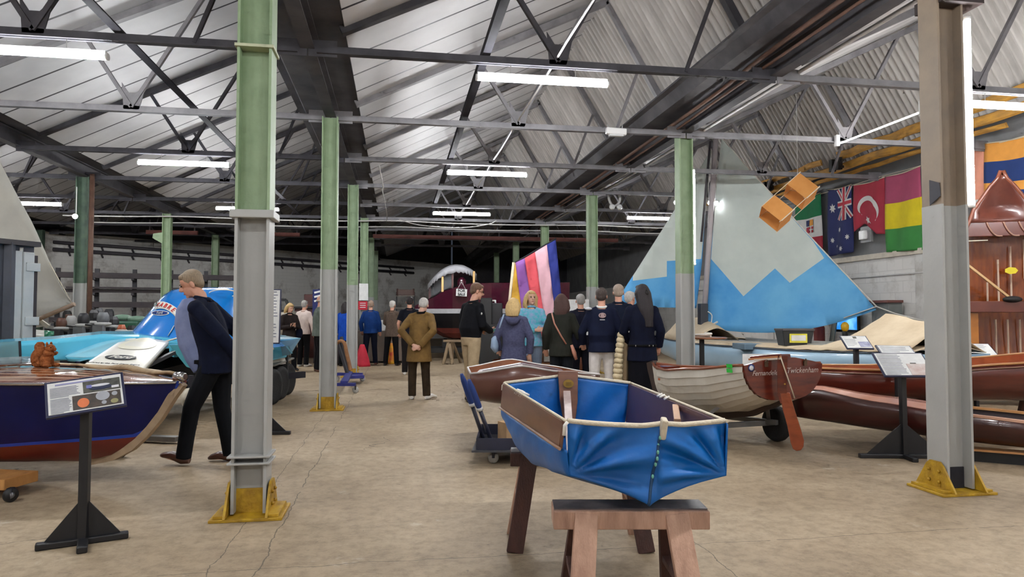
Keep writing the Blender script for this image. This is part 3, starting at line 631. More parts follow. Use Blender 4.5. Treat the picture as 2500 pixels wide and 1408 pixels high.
# ---- white clinker dinghy
M_cream_paint = mat('cream_white_hull_paint', (206, 201, 190), .4, rgb2=(186, 178, 166), scale=2.5, coat=.15)
M_mahog = mat('varnished_mahogany', (112, 44, 30), .25, rgb2=(78, 28, 20), scale=3, stretch=(1.2, 1.2, 6), coat=.5)
M_orange_wood = mat('orange_varnished_wood', (176, 92, 48), .3, rgb2=(140, 66, 36), scale=4, coat=.4)
M_darkwood = mat('dark_keel_wood', (64, 46, 38), .6, rgb2=(46, 34, 30), scale=5)
def clinker():
    th = R(20); e = empty('clinker_dinghy', G(2.2, 7.7, .26), 'white clinker dinghy with a red-brown transom and hanging rudder, on a two wheeled trailer', 'boat')
    f = Fr(2.59, 6.70, -math.sin(th), math.cos(th)); sgn = 1 if f.n[0] < 0 else -1      # off>0 to the viewer's side (port, left)
    P = lambda a, o, z: G(f.o[0] + f.t[0] * a + math.cos(th) * -o, f.o[1] + f.t[1] * a - math.sin(th) * o, z)
    L = 2.32
    bb = [(0, .46), (.5, .56), (1.1, .56), (1.6, .38), (2.0, .17), (2.32, .012)]; zg = [(0, .875), (.6, .80), (1.3, .735), (2.0, .715), (2.32, .735)]
    zk = [(0, .535), (.15, .47), (.5, .36), (1.0, .285), (1.6, .27), (2.0, .33), (2.2, .45), (2.32, .70)]
    def prof(a, n=8, ins=0.0, step=True):
        b = max(interp(bb, a) - ins, .004); g = interp(zg, a) - (.004 if ins else 0); k = interp(zk, a) + ins; out = []
        for j in range(n):
            for q in (0, 1):
                t = (j + q) / n; thh = t * PI / 2; o = b * math.cos(thh) ** .62; z = k + (g - k) * (1 - math.sin(thh)) ** .9
                lap = (.011 * (1 if q == 1 else 0)) if (step and j < n - 1) else 0
                out.append((o + lap * .8, z - lap * .35))
        return out
    NS = 30; st = [L * i / NS for i in range(NS + 1)]
    for s in (1, -1):
        mb = MB(); rows = [[P(a, s * o, z) for o, z in prof(a)] for a in st]; mb.loft(rows, False, False, smooth=False)
        mb.build('planked_side', M_cream_paint, e)
        mb = MB().loft([[P(a, s * o, z) for o, z in prof(a, 5, .022, False)] for a in st], False, False); mb.build('inner_planking', M_orange_wood, e)
        mb = MB().tube([P(a, s * interp(bb, a), interp(zg, a) + .004) for a in st], .015, 6); mb.build('gunwale', mat('brown_gunwale', (132, 72, 46), .35, coat=.3), e)
    # transom
    pr = prof(0, 8, 0, False); poly = [P(0, o, z) for o, z in pr] + [P(0, -o, z) for o, z in pr[::-1]]
    top = [P(0, -.33, .905), P(0, -.13, .94), P(0, .13, .94), P(0, .33, .905)]
    off = G(f.o[0] - f.t[0] * .03, f.o[1] - f.t[1] * .03) - G(*f.o)
    tr = MB().prism(poly + top, off).build('transom', M_mahog, e)
    MB().prism([P(-.005, -.06, .93), P(-.005, .06, .93), P(-.005, .055, .975), P(-.005, -.055, .975)], off * 1.6).build('transom_block', M_mahog, tr, bevel=.004)
    xd = P(0, -1, 0) - P(0, 1, 0); xd.z = 0; nrm = off.normalized()
    M_silver = mat('silver_lettering', (206, 184, 176), .4)
    yd = Vector((0, 0, 1)); yd = (yd - xd.normalized() * yd.dot(xd.normalized())).normalized()
    text_mesh('name_lettering', 'Fernandele', .066, M_silver, tr, P(-.034, .232, .80), P(0, -1, 0) - P(0, 1, 0), yd, .001, .3)
    text_mesh('name_lettering', 'Twickenham', .075, M_silver, tr, P(-.034, -.21, .815), P(0, -1, 0) - P(0, 1, 0), yd, .001, .3)
    MB().lathe([(.034, 0), (.036, .004), (.0, .004)], P(-.03, .385, .853), nrm, 20).build('round_sticker', mat('blue_sticker_edge', (40, 60, 120), .4), tr)
    MB().lathe([(.024, .004), (.024, .006), (.0, .006)], P(-.03, .385, .853), nrm, 20).build('sticker_centre', mat('white_sticker', (225, 225, 230), .4), tr)
    for o in (.22, -.24):
        mb = MB().box(P(-.036, o, .885), (.03, .03, .05)); mb.tube([P(-.045, o - .02, .90), P(-.05, o, .925), P(-.045, o + .02, .90)], .006, 6); mb.build('fitting', mat('old_bronze', (96, 74, 56), .5, .5), tr)
    # stem and keel band
    prof_k = [(a, interp(zk, a)) for a in [L * i / 40 for i in range(41)]] + [(L + .015, .76)]
    mb = MB(); rows = []
    for i, (a, z) in enumerate(prof_k):
        a0, z0 = prof_k[max(i - 1, 0)]; a1, z1 = prof_k[min(i + 1, len(prof_k) - 1)]; tx, tz = a1 - a0, z1 - z0; l = math.hypot(tx, tz); nx, nz = tz / l, -tx / l
        wd = lerp(.03, .12, min(1, a / L * 1.15)); rows.append([P(a - nx * .05, .03, z - nz * .05), P(a + nx * wd, .022, z + nz * wd), P(a + nx * wd, -.022, z + nz * wd), P(a - nx * .05, -.03, z - nz * .05)])
    mb.loft(rows, True, True, smooth=False).build('keel', M_darkwood, e)
    # thwarts
    for a in (.75, 1.5): MB().beam(P(a, interp(bb, a) - .02, interp(zg, a) - .12), P(a, -interp(bb, a) + .02, interp(zg, a) - .12), .18, .02).build('thwart', M_orange_wood, e)
    MB().prism([P(2.28, 0, .732), P(1.97, .165, .716), P(1.97, -.165, .716)], (0, 0, -.02)).build('breasthook', M_mahog, e)
    # green stickers on the near side
    for z0 in (.845, .80):
        a0, a1 = .10, .17; mb = MB(); mb.prism([P(a0, .495, z0), P(a1, .508, z0), P(a1, .512, z0 + .036), P(a0, .499, z0 + .036)], (-.004, -.006, 0)); mb.build('green_sticker', mat('green_label', (50, 190, 70), .5), e)
    # rudder (its own part of the boat), tiller and lanyard
    def Q(px, py, dd=6.50): return at(px, py, dd)
    th_ = gdir(.012, .028)
    ru = MB().prism([Q(1899, 868), Q(1924, 868), Q(1922, 900), Q(1921, 972), Q(1930, 985), Q(1905, 985), Q(1898, 960), Q(1897, 900)], th_).build('rudder_stock', M_mahog, e, bevel=.004)
    bl = [Q(*p) for p in ((1903, 958), (1928, 958), (1940, 1000), (1956, 1050), (1963, 1075), (1962, 1090), (1955, 1099), (1945, 1101), (1936, 1096), (1930, 1080), (1922, 1040), (1911, 1000))]
    MB().prism(bl, th_ * .75).build('rudder_blade', mat('orange_brown_blade', (150, 72, 40), .3, rgb2=(124, 56, 32), coat=.4, stretch=(1, 1, 4)), ru, bevel=.006)
    MB().lathe([(.008, 0), (.008, .012)], Q(1916, 937, 6.49), gdir(-.3, -1), 10).build('pivot_bolt', M_brass, ru)
    MB().tube([Q(1906, 872, 6.47), Q(1912, 890, 6.46), Q(1926, 930, 6.46), Q(1940, 972, 6.48)], .006, 6).build('lanyard', M_rope, ru)
    for i, (p, q, w) in enumerate((((1833, 872), (1906, 866), .03), ((1829, 877), (1908, 870), .034), ((1842, 879), (1905, 875), .026))):
        MB().beam(Q(*p, 6.8 - .05 * i), Q(*q, 6.5), w, .018).build('tiller', [M_mahog, mat('tan_tiller', (182, 122, 78), .35), mat('pale_tiller', (206, 196, 182), .4)][i], e, bevel=.003)
clinker()
def trailer():
    e = empty('boat_trailer', G(2.3, 7.5, 0), 'grey steel two wheeled trailer under the white clinker dinghy', 'trailer')
    M_gal = mat('galvanised_steel', (128, 126, 124), .45, .6)
    M_tyre = mat('black_tyre', (26, 26, 28), .8, bump=.3)
    cx = (2.83, 7.5); c2 = (1.75, 7.15)
    MB().beam(G(*c2, .2), G(*cx, .2), .05, .05).build('axle', M_gal, e)
    for k, (x, y) in enumerate((cx, c2)):
        c = G(x, y, .188); ax = gdir(1.05, .34)
        w = MB().lathe([(.09, -.055), (.13, -.06), (.172, -.055), (.186, -.03), (.188, 0), (.186, .03), (.172, .055), (.13, .06), (.09, .055)], c, ax, 28).build('tyre', M_tyre, e)
        MB().lathe([(.0, -.03), (.09, -.035), (.095, 0), (.09, .035), (0, .03)], c, ax, 20).build('wheel_rim', mat('dark_rim', (60, 60, 62), .5, .4), w)
    MB().beam(G(2.78, 7.35, .22), G(1.5, 8.9, .2), .05, .05).build('chassis_rail', M_gal, e)
    MB().beam(G(1.85, 7.1, .22), G(1.5, 8.9, .2), .05, .05).build('chassis_rail', M_gal, e)
    MB().beam(G(2.75, 7.5, .2), G(2.62, 7.2, .44), .035, .035).build('support_arm', M_gal, e)
    MB().beam(G(1.85, 7.2, .2), G(2.1, 7.1, .42), .035, .035).build('support_arm', M_gal, e)
    MB().beam(G(1.7, 8.4, .21), G(1.68, 8.4, .30), .04, .04).build('keel_chock', M_gal, e)
    MB().beam(G(1.5, 8.9, .04), G(1.5, 8.9, .22), .04, .04).build('prop_stand', M_gal, e)
    MB().lathe([(.02, -.02), (.05, -.02), (.05, .02), (.02, .02)], G(1.5, 8.9, .05), gdir(1, 0), 14).build('jockey_wheel', M_tyre, e)
trailer()
# ================================================================== BOATS, LEFT SIDE
M_navyhull = mat('navy_hull_paint', (12, 20, 82), .35, rgb2=(9, 15, 66), scale=2, coat=.12, spec=.25)
M_stripe = mat('bright_blue_stripe', (28, 70, 190), .3)
M_redhull = mat('brick_red_antifoul', (120, 44, 34), .4, rgb2=(96, 34, 30), scale=2)
M_deck = mat('varnished_deck_plank', (142, 84, 52), .12, rgb2=(108, 60, 38), scale=3, stretch=(1.5, 8, 1), coat=.9)
M_caulk = mat('cream_caulking', (206, 182, 150), .4)
M_stemwood = mat('weathered_stem_wood', (168, 146, 120), .55, rgb2=(138, 116, 94), scale=6)
def navy_boat():
    e = empty('mahogany_launch', G(-4.2, 6.2, .1), 'navy hulled motor boat with varnished planked deck and brick red bottom at the left edge', 'boat')
    f = Fr(-2.53, 5.38, -.97, .244); P = f.P; L = 3.4
    bb = [(0, .02), (.25, .17), (.6, .36), (1.0, .52), (1.4, .64), (2.0, .74), (2.6, .78), (3.4, .74)]
    ztop = lambda a: .83 + .012 * math.sin(a)
    stem = [(0, .825), (.08, .73), (.2, .56), (.32, .43), (.45, .32), (.62, .235), (.85, .185), (1.3, .165), (3.4, .165)]
    zkk = lambda a: interp([(x, z) for x, z in stem], a)
    zbl = lambda a: lerp(.43, .32, min(1, a / 1.6)) if a < 1.6 else .32 - .02 * (a - 1.6)
    def sec(a, side):
        b = interp(bb, a); g = ztop(a); k = zkk(a); out = []
        bl = min(max(zbl(a), k), g)
        zs = [lerp(g, bl + .025, t / 7) for t in range(8)] + [bl] + [lerp(bl, k, t / 6) for t in range(1, 7)]
        for z in zs:
            h = (z - k) / max(g - k, 1e-4); fl = max(0, h) ** lerp(.75, .33, min(1, max(0, (a - .4) / 1.1)))
            o = b * fl * (1 - .04 * math.sin(PI * h)); out.append(P(a, side * o, z))
        return out
    st = [0, .06, .12, .2, .3, .4, .5, .62, .75, .9, 1.1, 1.3, 1.6, 1.9, 2.2, 2.6, 3.0, 3.4]
    for side in (1, -1):
        S = [sec(a, side) for a in st]
        MB().loft([r[:8] for r in S], False, False).build('topside', M_navyhull, e)
        MB().loft([r[7:9] for r in S], False, False).build('boot_stripe', M_stripe, e)
        MB().loft([r[8:] for r in S], False, False).build('bottom', M_redhull, e)
    r = sec(3.4, 1) + sec(3.4, -1)[::-1]; MB().add(r, [list(range(len(r)))]).build('transom', M_mahog, e)
    # deck: planks and caulking across
    vs = [-1, -.90]
    n = 9
    for i in range(n): a0 = -.90 + 1.8 * i / n; vs += [a0 + .012, a0 + 1.8 / n - .012] if i else [a0 + 1.8 / n - .012]
    vs += [.90, 1]; vs = sorted(set(vs))
    us = [i / 40 for i in range(41)]
    def dk(a, v): b = interp(bb, a); return P(a, v * (b + .004), ztop(a) + .012 + .055 * (1 - v * v) * min(1, b / .5))
    mb = MB()
    for i in range(len(us) - 1):
        for j in range(len(vs) - 1):
            a0, a1 = us[i] * L, us[i + 1] * L; mid = (vs[j] + vs[j + 1]) / 2; w = vs[j + 1] - vs[j]
            mi = 1 if w < .05 else (2 if abs(mid) > .9 else 0)
            mb.add([dk(a0, vs[j]), dk(a1, vs[j]), dk(a1, vs[j + 1]), dk(a0, vs[j + 1])], [(0, 1, 2, 3)], mi, False)
    mb.build('deck', [M_deck, M_caulk, M_mahog], e)
    for side in (1, -1):
        MB().tube([P(a, side * (interp(bb, a) + .006), ztop(a) + .004) for a in st], .012, 6).build('rubbing_strake', M_chrome if side > 0 else M_mahog, e)
    mb = MB(); rows = []
    for i, (a, z) in enumerate(stem[:7]):
        a0, z0 = stem[max(i - 1, 0)]; a1, z1 = stem[i + 1]; tx, tz = a1 - a0, z1 - z0; l = math.hypot(tx, tz); nx, nz = tz / l, -tx / l
        rows.append([P(a - nx * .075, .022 + .02 * min(1, i), z - nz * .075), P(a + nx * .028, .024, z + nz * .028), P(a + nx * .028, -.024, z + nz * .028), P(a - nx * .075, -.03, z - nz * .075)])
    mb.loft(rows, True, True, smooth=False).build('stem_band', M_stemwood, e)
    MB().lathe([(.02, -.05), (.036, -.04), (.036, .03), (.024, .05)], P(.03, 0, .875), (P(0, 0, 0) - P(1, 0, 0)), 14).build('bow_fitting', M_chrome, e)
    # tan rope-edged canvas roll along the far side of the deck
    pts = [P(a, -interp(bb, a) * .80, ztop(a) + .05 + .012 * math.sin(a * 9)) for a in [.12 + 1.5 * i / 14 for i in range(15)]]
    MB().tube(pts, [.014 + .03 * math.sin(PI * i / 14) for i in range(15)], 8, sq=.6).build('canvas_roll', mat('tan_canvas', (170, 148, 114), .85, rgb2=(140, 118, 90), scale=14), e)
    MB().tube([P(a, -interp(bb, a) * .93, ztop(a) + .05) for a in [.05 + 1.9 * i / 14 for i in range(15)]], .012, 8).build('handrail', mat('pale_rail', (190, 170, 140), .4), e)
    # low windscreen coaming aft
    c = [P(1.95, .52, .90), P(1.82, .2, .925), P(1.80, -.2, .925), P(1.9, -.55, .91)]
    MB().tube(curve_pts(c, 6), .012, 6).build('screen_frame', M_chrome, e)
    rows = [curve_pts(c, 6), [p + f.P(.07, 0, .06) - f.P(0, 0, 0) for p in curve_pts(c, 6)]]
    MB().loft(rows, False, False).build('windscreen', mat('smoked_glass', (150, 160, 165), .08, alpha=.45), e, solid=.006)
    # squirrel stands on deck
    return e, dk
nb, deck_pt = navy_boat()
# cradle with castors under the navy boat
e = empty('boat_cradle', G(-4.1, 5.9, 0), 'tan timber cradle on black castors under the navy boat', 'cradle')
M_tanwood = mat('tan_cradle_wood', (196, 142, 82), .6, rgb2=(168, 116, 62), scale=3, stretch=(4, 1, 1))
for d in (5.25, 6.6): MB().beam(G(-5.2, d + .25, .115), G(-3.66, d, .115), .30 if d < 6 else .12, .08).build('cross_beam', M_tanwood, e, bevel=.006)
for x, d in ((-3.62, 5.08), (-4.9, 5.35), (-3.7, 6.65), (-4.9, 6.85)):
    c = G(x, d, .052); w = MB().lathe([(.0, -.02), (.045, -.022), (.052, -.01), (.052, .01), (.045, .022), (0, .02)], c, gdir(.9, -.35), 20).build('castor', mat('black_rubber', (28, 28, 30), .5), e)
    MB().lathe([(0, .0), (.028, .0), (.026, .026), (0, .028)], c, gdir(.3, -.9), 12).build('castor_hub', mat('grey_hub', (120, 120, 124), .4, .5), w)
    MB().beam(c, c + Vector((0, 0, .05)), .05, .035).build('castor_fork', M_steel_d, w)
# plush squirrel
M_fur = mat('ginger_plush_fur', (168, 104, 62), .95, rgb2=(120, 68, 38), scale=26, bump=.9, bscale=45, spec=.1)
def squirrel():
    b = deck_pt(1.5, -.27) + Vector((0, 0, .006))
    e = empty('plush_squirrel', b, 'ginger plush squirrel sitting on the varnished deck of the navy boat', 'soft toy')
    r = gdir(1, -.15).normalized(); u = Vector((0, 0, 1)); q = lambda x, z, y=0: b + r * x + u * z + gdir(.15, 1) * y
    mb = MB(); mb.ball(q(.0, .055), (.055, .05, .062)); mb.ball(q(.015, .105), (.042, .042, .05)); mb.ball(q(.03, .155), (.04, .038, .036)); mb.ball(q(.062, .147), (.022, .022, .018))
    mb.tube([q(.02, .115, -.03), q(.055, .105, -.03), q(.075, .115, -.02)], [.016, .014, .012], 8); mb.tube([q(.02, .115, .03), q(.055, .108, .03), q(.078, .12, .02)], [.016, .014, .012], 8)
    mb.tube([q(.0, .02, -.04), q(.05, .014, -.045), q(.08, .012, -.045)], [.026, .02, .014], 8); mb.tube([q(.0, .02, .04), q(.05, .014, .045), q(.08, .012, .045)], [.026, .02, .014], 8)
    o = mb.build('body', M_fur, e); k = o.modifiers.new('r', 'REMESH'); k.mode = 'VOXEL'; k.voxel_size = .005; k.use_smooth_shade = True
    mb = MB().tube(curve_pts([q(-.03, .03), q(-.085, .03), q(-.09, .09), q(-.06, .13), q(-.075, .175), q(-.04, .185)], 6), [.022 + .026 * math.sin(PI * (i / 30) ** .8) for i in range(31)], 10); mb.build('tail', M_fur, e)
    for s in (-1, 1):
        MB().ball(q(.018, .192, s * .022), (.011, .007, .018), 8, 6).build('ear', M_fur, e); MB().ball(q(.055, .162, s * .022), .0055, 8, 6).build('eye', mat('black_bead', (12, 12, 12), .1), e)
squirrel()
# ---- blue racing hydroplane on its trailer
M_lblue = mat('light_blue_gloss', (92, 186, 214), .22, rgb2=(76, 168, 200), scale=1.5, coat=.5)
M_pblue = mat('pale_blue_gloss', (136, 196, 216), .22, var=.04, coat=.5)
M_cowl = mat('bright_blue_gloss', (22, 128, 208), .2, rgb2=(14, 112, 196), scale=1.5, coat=.6)
M_mblue = mat('mid_blue_gloss', (66, 134, 204), .25, var=.05, coat=.5)
M_offwhite = mat('off_white_gloss', (226, 224, 214), .3, var=.03, coat=.4)
M_cream = mat('cream_panel', (214, 210, 190), .35, var=.04)
M_teal = mat('dark_teal_panel', (62, 128, 136), .3, rgb2=(48, 108, 118), scale=2, coat=.4)
M_black = mat('matt_black', (20, 20, 22), .6)
def hydroplane():
    e = empty('racing_hydroplane', at(420, 900, 9.6), 'bright blue racing hydroplane with tall blue cowl and white nose panel, on a trailer', 'boat')
    A = lambda px, py, d: at(px, py, d)
    # low hull from nose to tail: cross rings [near top edge, far top edge, far bottom, near bottom]
    st = [(-120, 848, 838, 900, 8.2, 8.9), (0, 837, 832, 888, 8.4, 9.2), (140, 828, 822, 880, 8.6, 9.6), (250, 816, 811, 878, 8.9, 10.0), (340, 818, 809, 880, 9.1, 10.3), (470, 834, 812, 890, 9.0, 10.9), (600, 842, 815, 895, 9.8, 11.8), (700, 836, 818, 872, 10.9, 12.4)]
    rows = []
    for px, yt, yf, yb, dn, df in st:
        nt = A(px, yt, dn); b = A(px, yb, dn); ft = A(px, yf, df); fb = Vector((ft.x, ft.y, b.z)); top = (nt + ft) / 2 + Vector((0, 0, .03))
        rows.append([nt - Vector((0, 0, .03)), nt.lerp(top, .12), top, ft, fb, b])
    MB().loft(rows, True, True, smooth=False).build('hull', M_lblue, e, bevel=.02)
    # forward fairing, raised pale blue panel in front of the cowl
    def blob(c0, cols, name, m, parent=e): return MB().loft(cols, False, False).build(name, m, parent, solid=.01)
    ft = [[(160, 871, 8.5), (160, 869, 8.55), (162, 866, 8.7), (165, 864, 9.0)], [(205, 873, 8.4), (203, 860, 8.5), (211, 848, 8.8), (222, 838, 9.2)], [(255, 869, 8.4), (255, 850, 8.6), (264, 830, 9.0), (280, 816, 9.6)], [(310, 859, 8.5), (312, 842, 8.75), (322, 822, 9.2), (338, 809, 9.9)], [(392, 843, 8.7), (393, 834, 8.95), (400, 820, 9.4), (410, 811, 10.2)]]
    cols = [curve_pts([A(*r[k]) for r in ft], 6) for k in range(4)]; rows = [curve_pts([c[i] for c in cols], 4) for i in range(len(cols[0]))]
    MB().loft(rows[:18], False, False).build('forward_fairing', M_pblue, e, solid=.012); MB().loft(rows[17:20], False, False).build('white_band', M_offwhite, e, solid=.016); MB().loft(rows[19:], False, False).build('cowl_apron', M_mblue, e, solid=.012)
    low = [r[0] for r in rows]; MB().loft([low, [p + Vector((0, 0, -.05)) + gdir(.02, .02) for p in low], [p + Vector((0, 0, -.06)) + gdir(0, .3) for p in low]], False, False).build('fairing_lip', M_lblue, e, solid=.012)
    # cowl: a tall rounded engine fairing, leaning back
    def ring(cx, cz_px, d, wpx, depth, n=24):
        c = A(cx, cz_px, d); out = []
        for k in range(n):
            a = 2 * PI * k / n; x = math.copysign(abs(math.cos(a)) ** .8, math.cos(a)); y = math.copysign(abs(math.sin(a)) ** .8, math.sin(a))
            out.append(c + gdir(x * wpx / FPX * d, y * depth))
        return out
    rings = [ring(492, 838, 10.0, 172, .78), ring(492, 825, 10.0, 163, .76), ring(497, 800, 10.0, 146, .72), ring(505, 770, 10.0, 128, .66), ring(514, 740, 10.0, 116, .58), ring(520, 722, 10.0, 108, .50), ring(524, 710, 10.0, 97, .42), ring(528, 704, 10.0, 78, .30), ring(532, 702, 10.0, 30, .12)]
    cw = MB().loft(rings, True, True).build('engine_cowl', M_cowl, e)
    rb = MB().loft([ring(490, 846, 9.95, 196, .86), ring(490, 836, 9.95, 182, .82), ring(492, 829, 10.0, 168, .78)], True, False).build('cowl_base', M_mblue, e)
    MB().tube([A(404, 833, 8.92), A(440, 823, 9.0), A(500, 812, 9.12), A(590, 805, 9.3)], .018, 8, sq=.6).build('white_stripe', M_offwhite, e)
    # cockpit opening ring on the cowl top
    MB().tube([A(545 + 34 * math.cos(a), 716 + 9 * math.sin(a), 9.52 + .1 * math.sin(a)) for a in [2 * PI * k / 24 for k in range(25)]], .008, 6).build('filler_ring', M_offwhite, cw)
    # banner: an arc patch hugging the cowl (points found on the cowl's own surface)
    from mathutils.bvhtree import BVHTree
    bv = BVHTree.FromPolygons([v for r in rings for v in r], [(i * 24 + j, i * 24 + (j + 1) % 24, (i + 1) * 24 + (j + 1) % 24, (i + 1) * 24 + j) for i in range(len(rings) - 1) for j in range(24)])
    def S(px, py, off=.006):
        r = ray(px, py).normalized(); h = bv.ray_cast(CO, r)
        if h[0] is None: return at(px, py, 9.4)
        n = h[1] if h[1].dot(r) < 0 else -h[1]; return h[0] + n * off
    def arc(t, v):      # t along the banner, v across
        x = lerp(377, 452, t); y = 737 + 58 * (t - .22) ** 2 + 0 * t; nx, ny = -.25 + .75 * t, 1.0
        return x - (v - .0) * 11 * (t - .2) * 1.2, y + v * 17
    rows = [[S(*arc(t / 18, v / 3), off=.012) for v in range(4)] for t in range(19)]
    ban = MB().loft(rows, False, False).build('name_banner', M_offwhite, cw, solid=.004)
    M_redl = mat('red_lettering', (206, 52, 48), .5)
    for i, ch in enumerate('SABRE'):
        t = .13 + i * .135; p = S(*arc(t, .5), off=.02); a = S(*arc(t - .06, .5), off=.02); b = S(*arc(t + .06, .5), off=.02); u0 = S(*arc(t, 1.0), off=.02); u1 = S(*arc(t, .0), off=.02)
        xd = (b - a).normalized(); yd = (u1 - u0); yd = (yd - xd * yd.dot(xd)).normalized()
        text_mesh('banner_letter', ch, .088, M_redl, ban, p, xd, yd, .002, .2, bold=.002)
    ov = [S(392 + 22 * math.cos(a), 764.5 + 6 * math.sin(a), .010) for a in [2 * PI * k / 24 for k in range(24)]]
    c = sum(ov, Vector()) / 24; o = MB().add(ov + [c], [(i, (i + 1) % 24, 24) for i in range(24)]).build('oval_badge', M_offwhite, cw)
    ov = [S(392 + 19 * math.cos(a), 764.5 + 4.4 * math.sin(a), .014) for a in [2 * PI * k / 24 for k in range(24)]]; c = sum(ov, Vector()) / 24
    o = MB().add(ov + [c], [(i, (i + 1) % 24, 24) for i in range(24)]).build('oval_field', mat('badge_blue', (24, 50, 120), .3), o)
    p = S(392, 765, .022); xd = (S(405, 764, .02) - S(380, 765, .02)).normalized(); yd = Vector((0, 0, 1)); yd = (yd - xd * yd.dot(xd)).normalized()
    text_mesh('badge_lettering', 'Ford', .055, M_offwhite, o, p, xd, yd, .001, .25)
    # handle slot with a white edge
    MB().tube([S(411, 820, .012), S(420, 806, .012), S(426, 795, .012)], [.012, .018, .012], 6, sq=.4).build('vent_edge', M_offwhite, cw)
    # number panel half hidden on the cowl's side
    pn = [A(571, 764, 9.35), A(600, 766, 9.45), A(600, 786, 9.45), A(569, 785, 9.35)]
    o = MB().prism(pn, gdir(0, .01)).build('number_panel', M_offwhite, cw)
    MB().prism([A(574, 770, 9.345), A(588, 769, 9.35), A(588, 775, 9.35), A(574, 776, 9.345)], gdir(0, .005)).build('red_mark', M_redl, o)
    # white nose panel of the near sponson
    def nose(u, v):
        tl, tr, br, bl_ = (290, 840), (412, 838), (346, 910), (203, 896)
        x = lerp(lerp(tl[0], tr[0], u), lerp(bl_[0], br[0], u), v); y = lerp(lerp(tl[1], tr[1], u), lerp(bl_[1], br[1], u), v) - 8 * math.sin(PI * u) * (1 - v)
        return at(x, y, lerp(8.75, 7.7, v) - .10 * math.sin(PI * v))
    nose_o = MB().grid(nose, 20, 14).build('nose_panel', M_offwhite, e, solid=.05)
    ce = [nose(.5 + .36 * math.cos(a), .19 + .20 * math.sin(a)) + Vector((0, 0, .032)) for a in [2 * PI * k / 28 for k in range(28)]]; c = sum(ce, Vector()) / 28
    MB().add(ce + [c], [(i, (i + 1) % 28, 28) for i in range(28)]).build('cream_patch', M_cream, nose_o)
    xd = nose(.6, .6) - nose(.4, .6); xd.normalize(); yd = nose(.5, .4) - nose(.5, .6); yd = (yd - xd * yd.dot(xd)).normalized(); nn = xd.cross(yd)
    if nn.dot(CO - nose(.5, .6)) < 0: nn = -nn
    k = nose(.46, .66) + nn * .03; el = [k + xd * .175 * math.cos(a) + yd * .078 * math.sin(a) for a in [2 * PI * q / 32 for q in range(32)]]
    o = MB().prism(el, nn * .004).build('oval_emblem', mat('emblem_black', (22, 26, 34), .4), nose_o)
    text_mesh('emblem_lettering', 'Ford', .135, M_offwhite, o, k + nn * .006, xd, yd, .001, .3, bold=.002)
    text_mesh('sponsor_lettering', 'Powered by the Ford Diesel Engine', .042, mat('grey_lettering', (60, 60, 66), .5), nose_o, nose(.44, .87) + nn * .03, xd, yd, .001)
    # dark underbody, struts
    MB().prism([A(165, 866, 8.8), A(420, 850, 8.6), A(560, 860, 9.2), A(560, 930, 9.2), A(300, 925, 8.6), A(170, 905, 8.7)], gdir(.1, 1.2)).build('underbody', M_black, e)
    MB().beam(A(335, 905, 7.9), A(425, 860, 8.5), .05, .04).build('strut', mat('dark_grey_metal', (64, 64, 68), .4, .4), e)
    MB().beam(A(190, 884, 8.0), A(212, 879, 8.2), .05, .02).build('strut', M_chrome, e)
    # teal side of the near sponson and white lower plate
    MB().prism([A(413, 842, 8.55), A(560, 838, 9.0), A(600, 842, 9.2), A(600, 895, 9.1), A(505, 912, 8.6), A(455, 895, 8.5)], gdir(.02, .10)).build('sponson_side', M_teal, e)
    MB().prism([A(412, 840, 8.6), A(430, 842, 8.6), A(425, 872, 8.6), A(414, 868, 8.6)], gdir(.02, .05)).build('sponson_edge', M_lblue, e)
    # tail wing seen right of the collared column
    w0, w1, w2, w3 = A(560, 838, 11.0), A(734, 825, 10.6), A(650, 812, 12.3), A(560, 815, 12.3)
    MB().prism([w0, w1, w2, w3], (0, 0, -.02)).build('tail_wing', M_pblue, e)
    MB().prism([A(640, 840, 10.8), A(733, 826, 10.58), A(708, 866, 10.7), A(676, 870, 10.8)], gdir(.0, .03)).build('tail_fin', mat('grey_blue_panel', (150, 182, 196), .3, var=.05, coat=.3), e)
    MB().prism([A(698, 845, 10.66), A(702, 844, 10.66), A(715, 862, 10.69), A(711, 863, 10.69)], gdir(0, -.01)).build('fin_stripe', M_pblue, e)
    # clear side screen at the nose
    MB().prism([A(-40, 838, 8.1), A(47, 832, 8.2), A(50, 900, 8.2), A(-40, 905, 8.1)], gdir(0, .012)).build('side_screen', mat('grey_acrylic', (120, 150, 152), .1, alpha=.55), e)
    MB().beam(A(48, 832, 8.2), A(51, 900, 8.2), .02, .02).build('screen_post', M_steel_d, e)
    # engine kill tag papers lying on the tail
    return e
hydroplane()
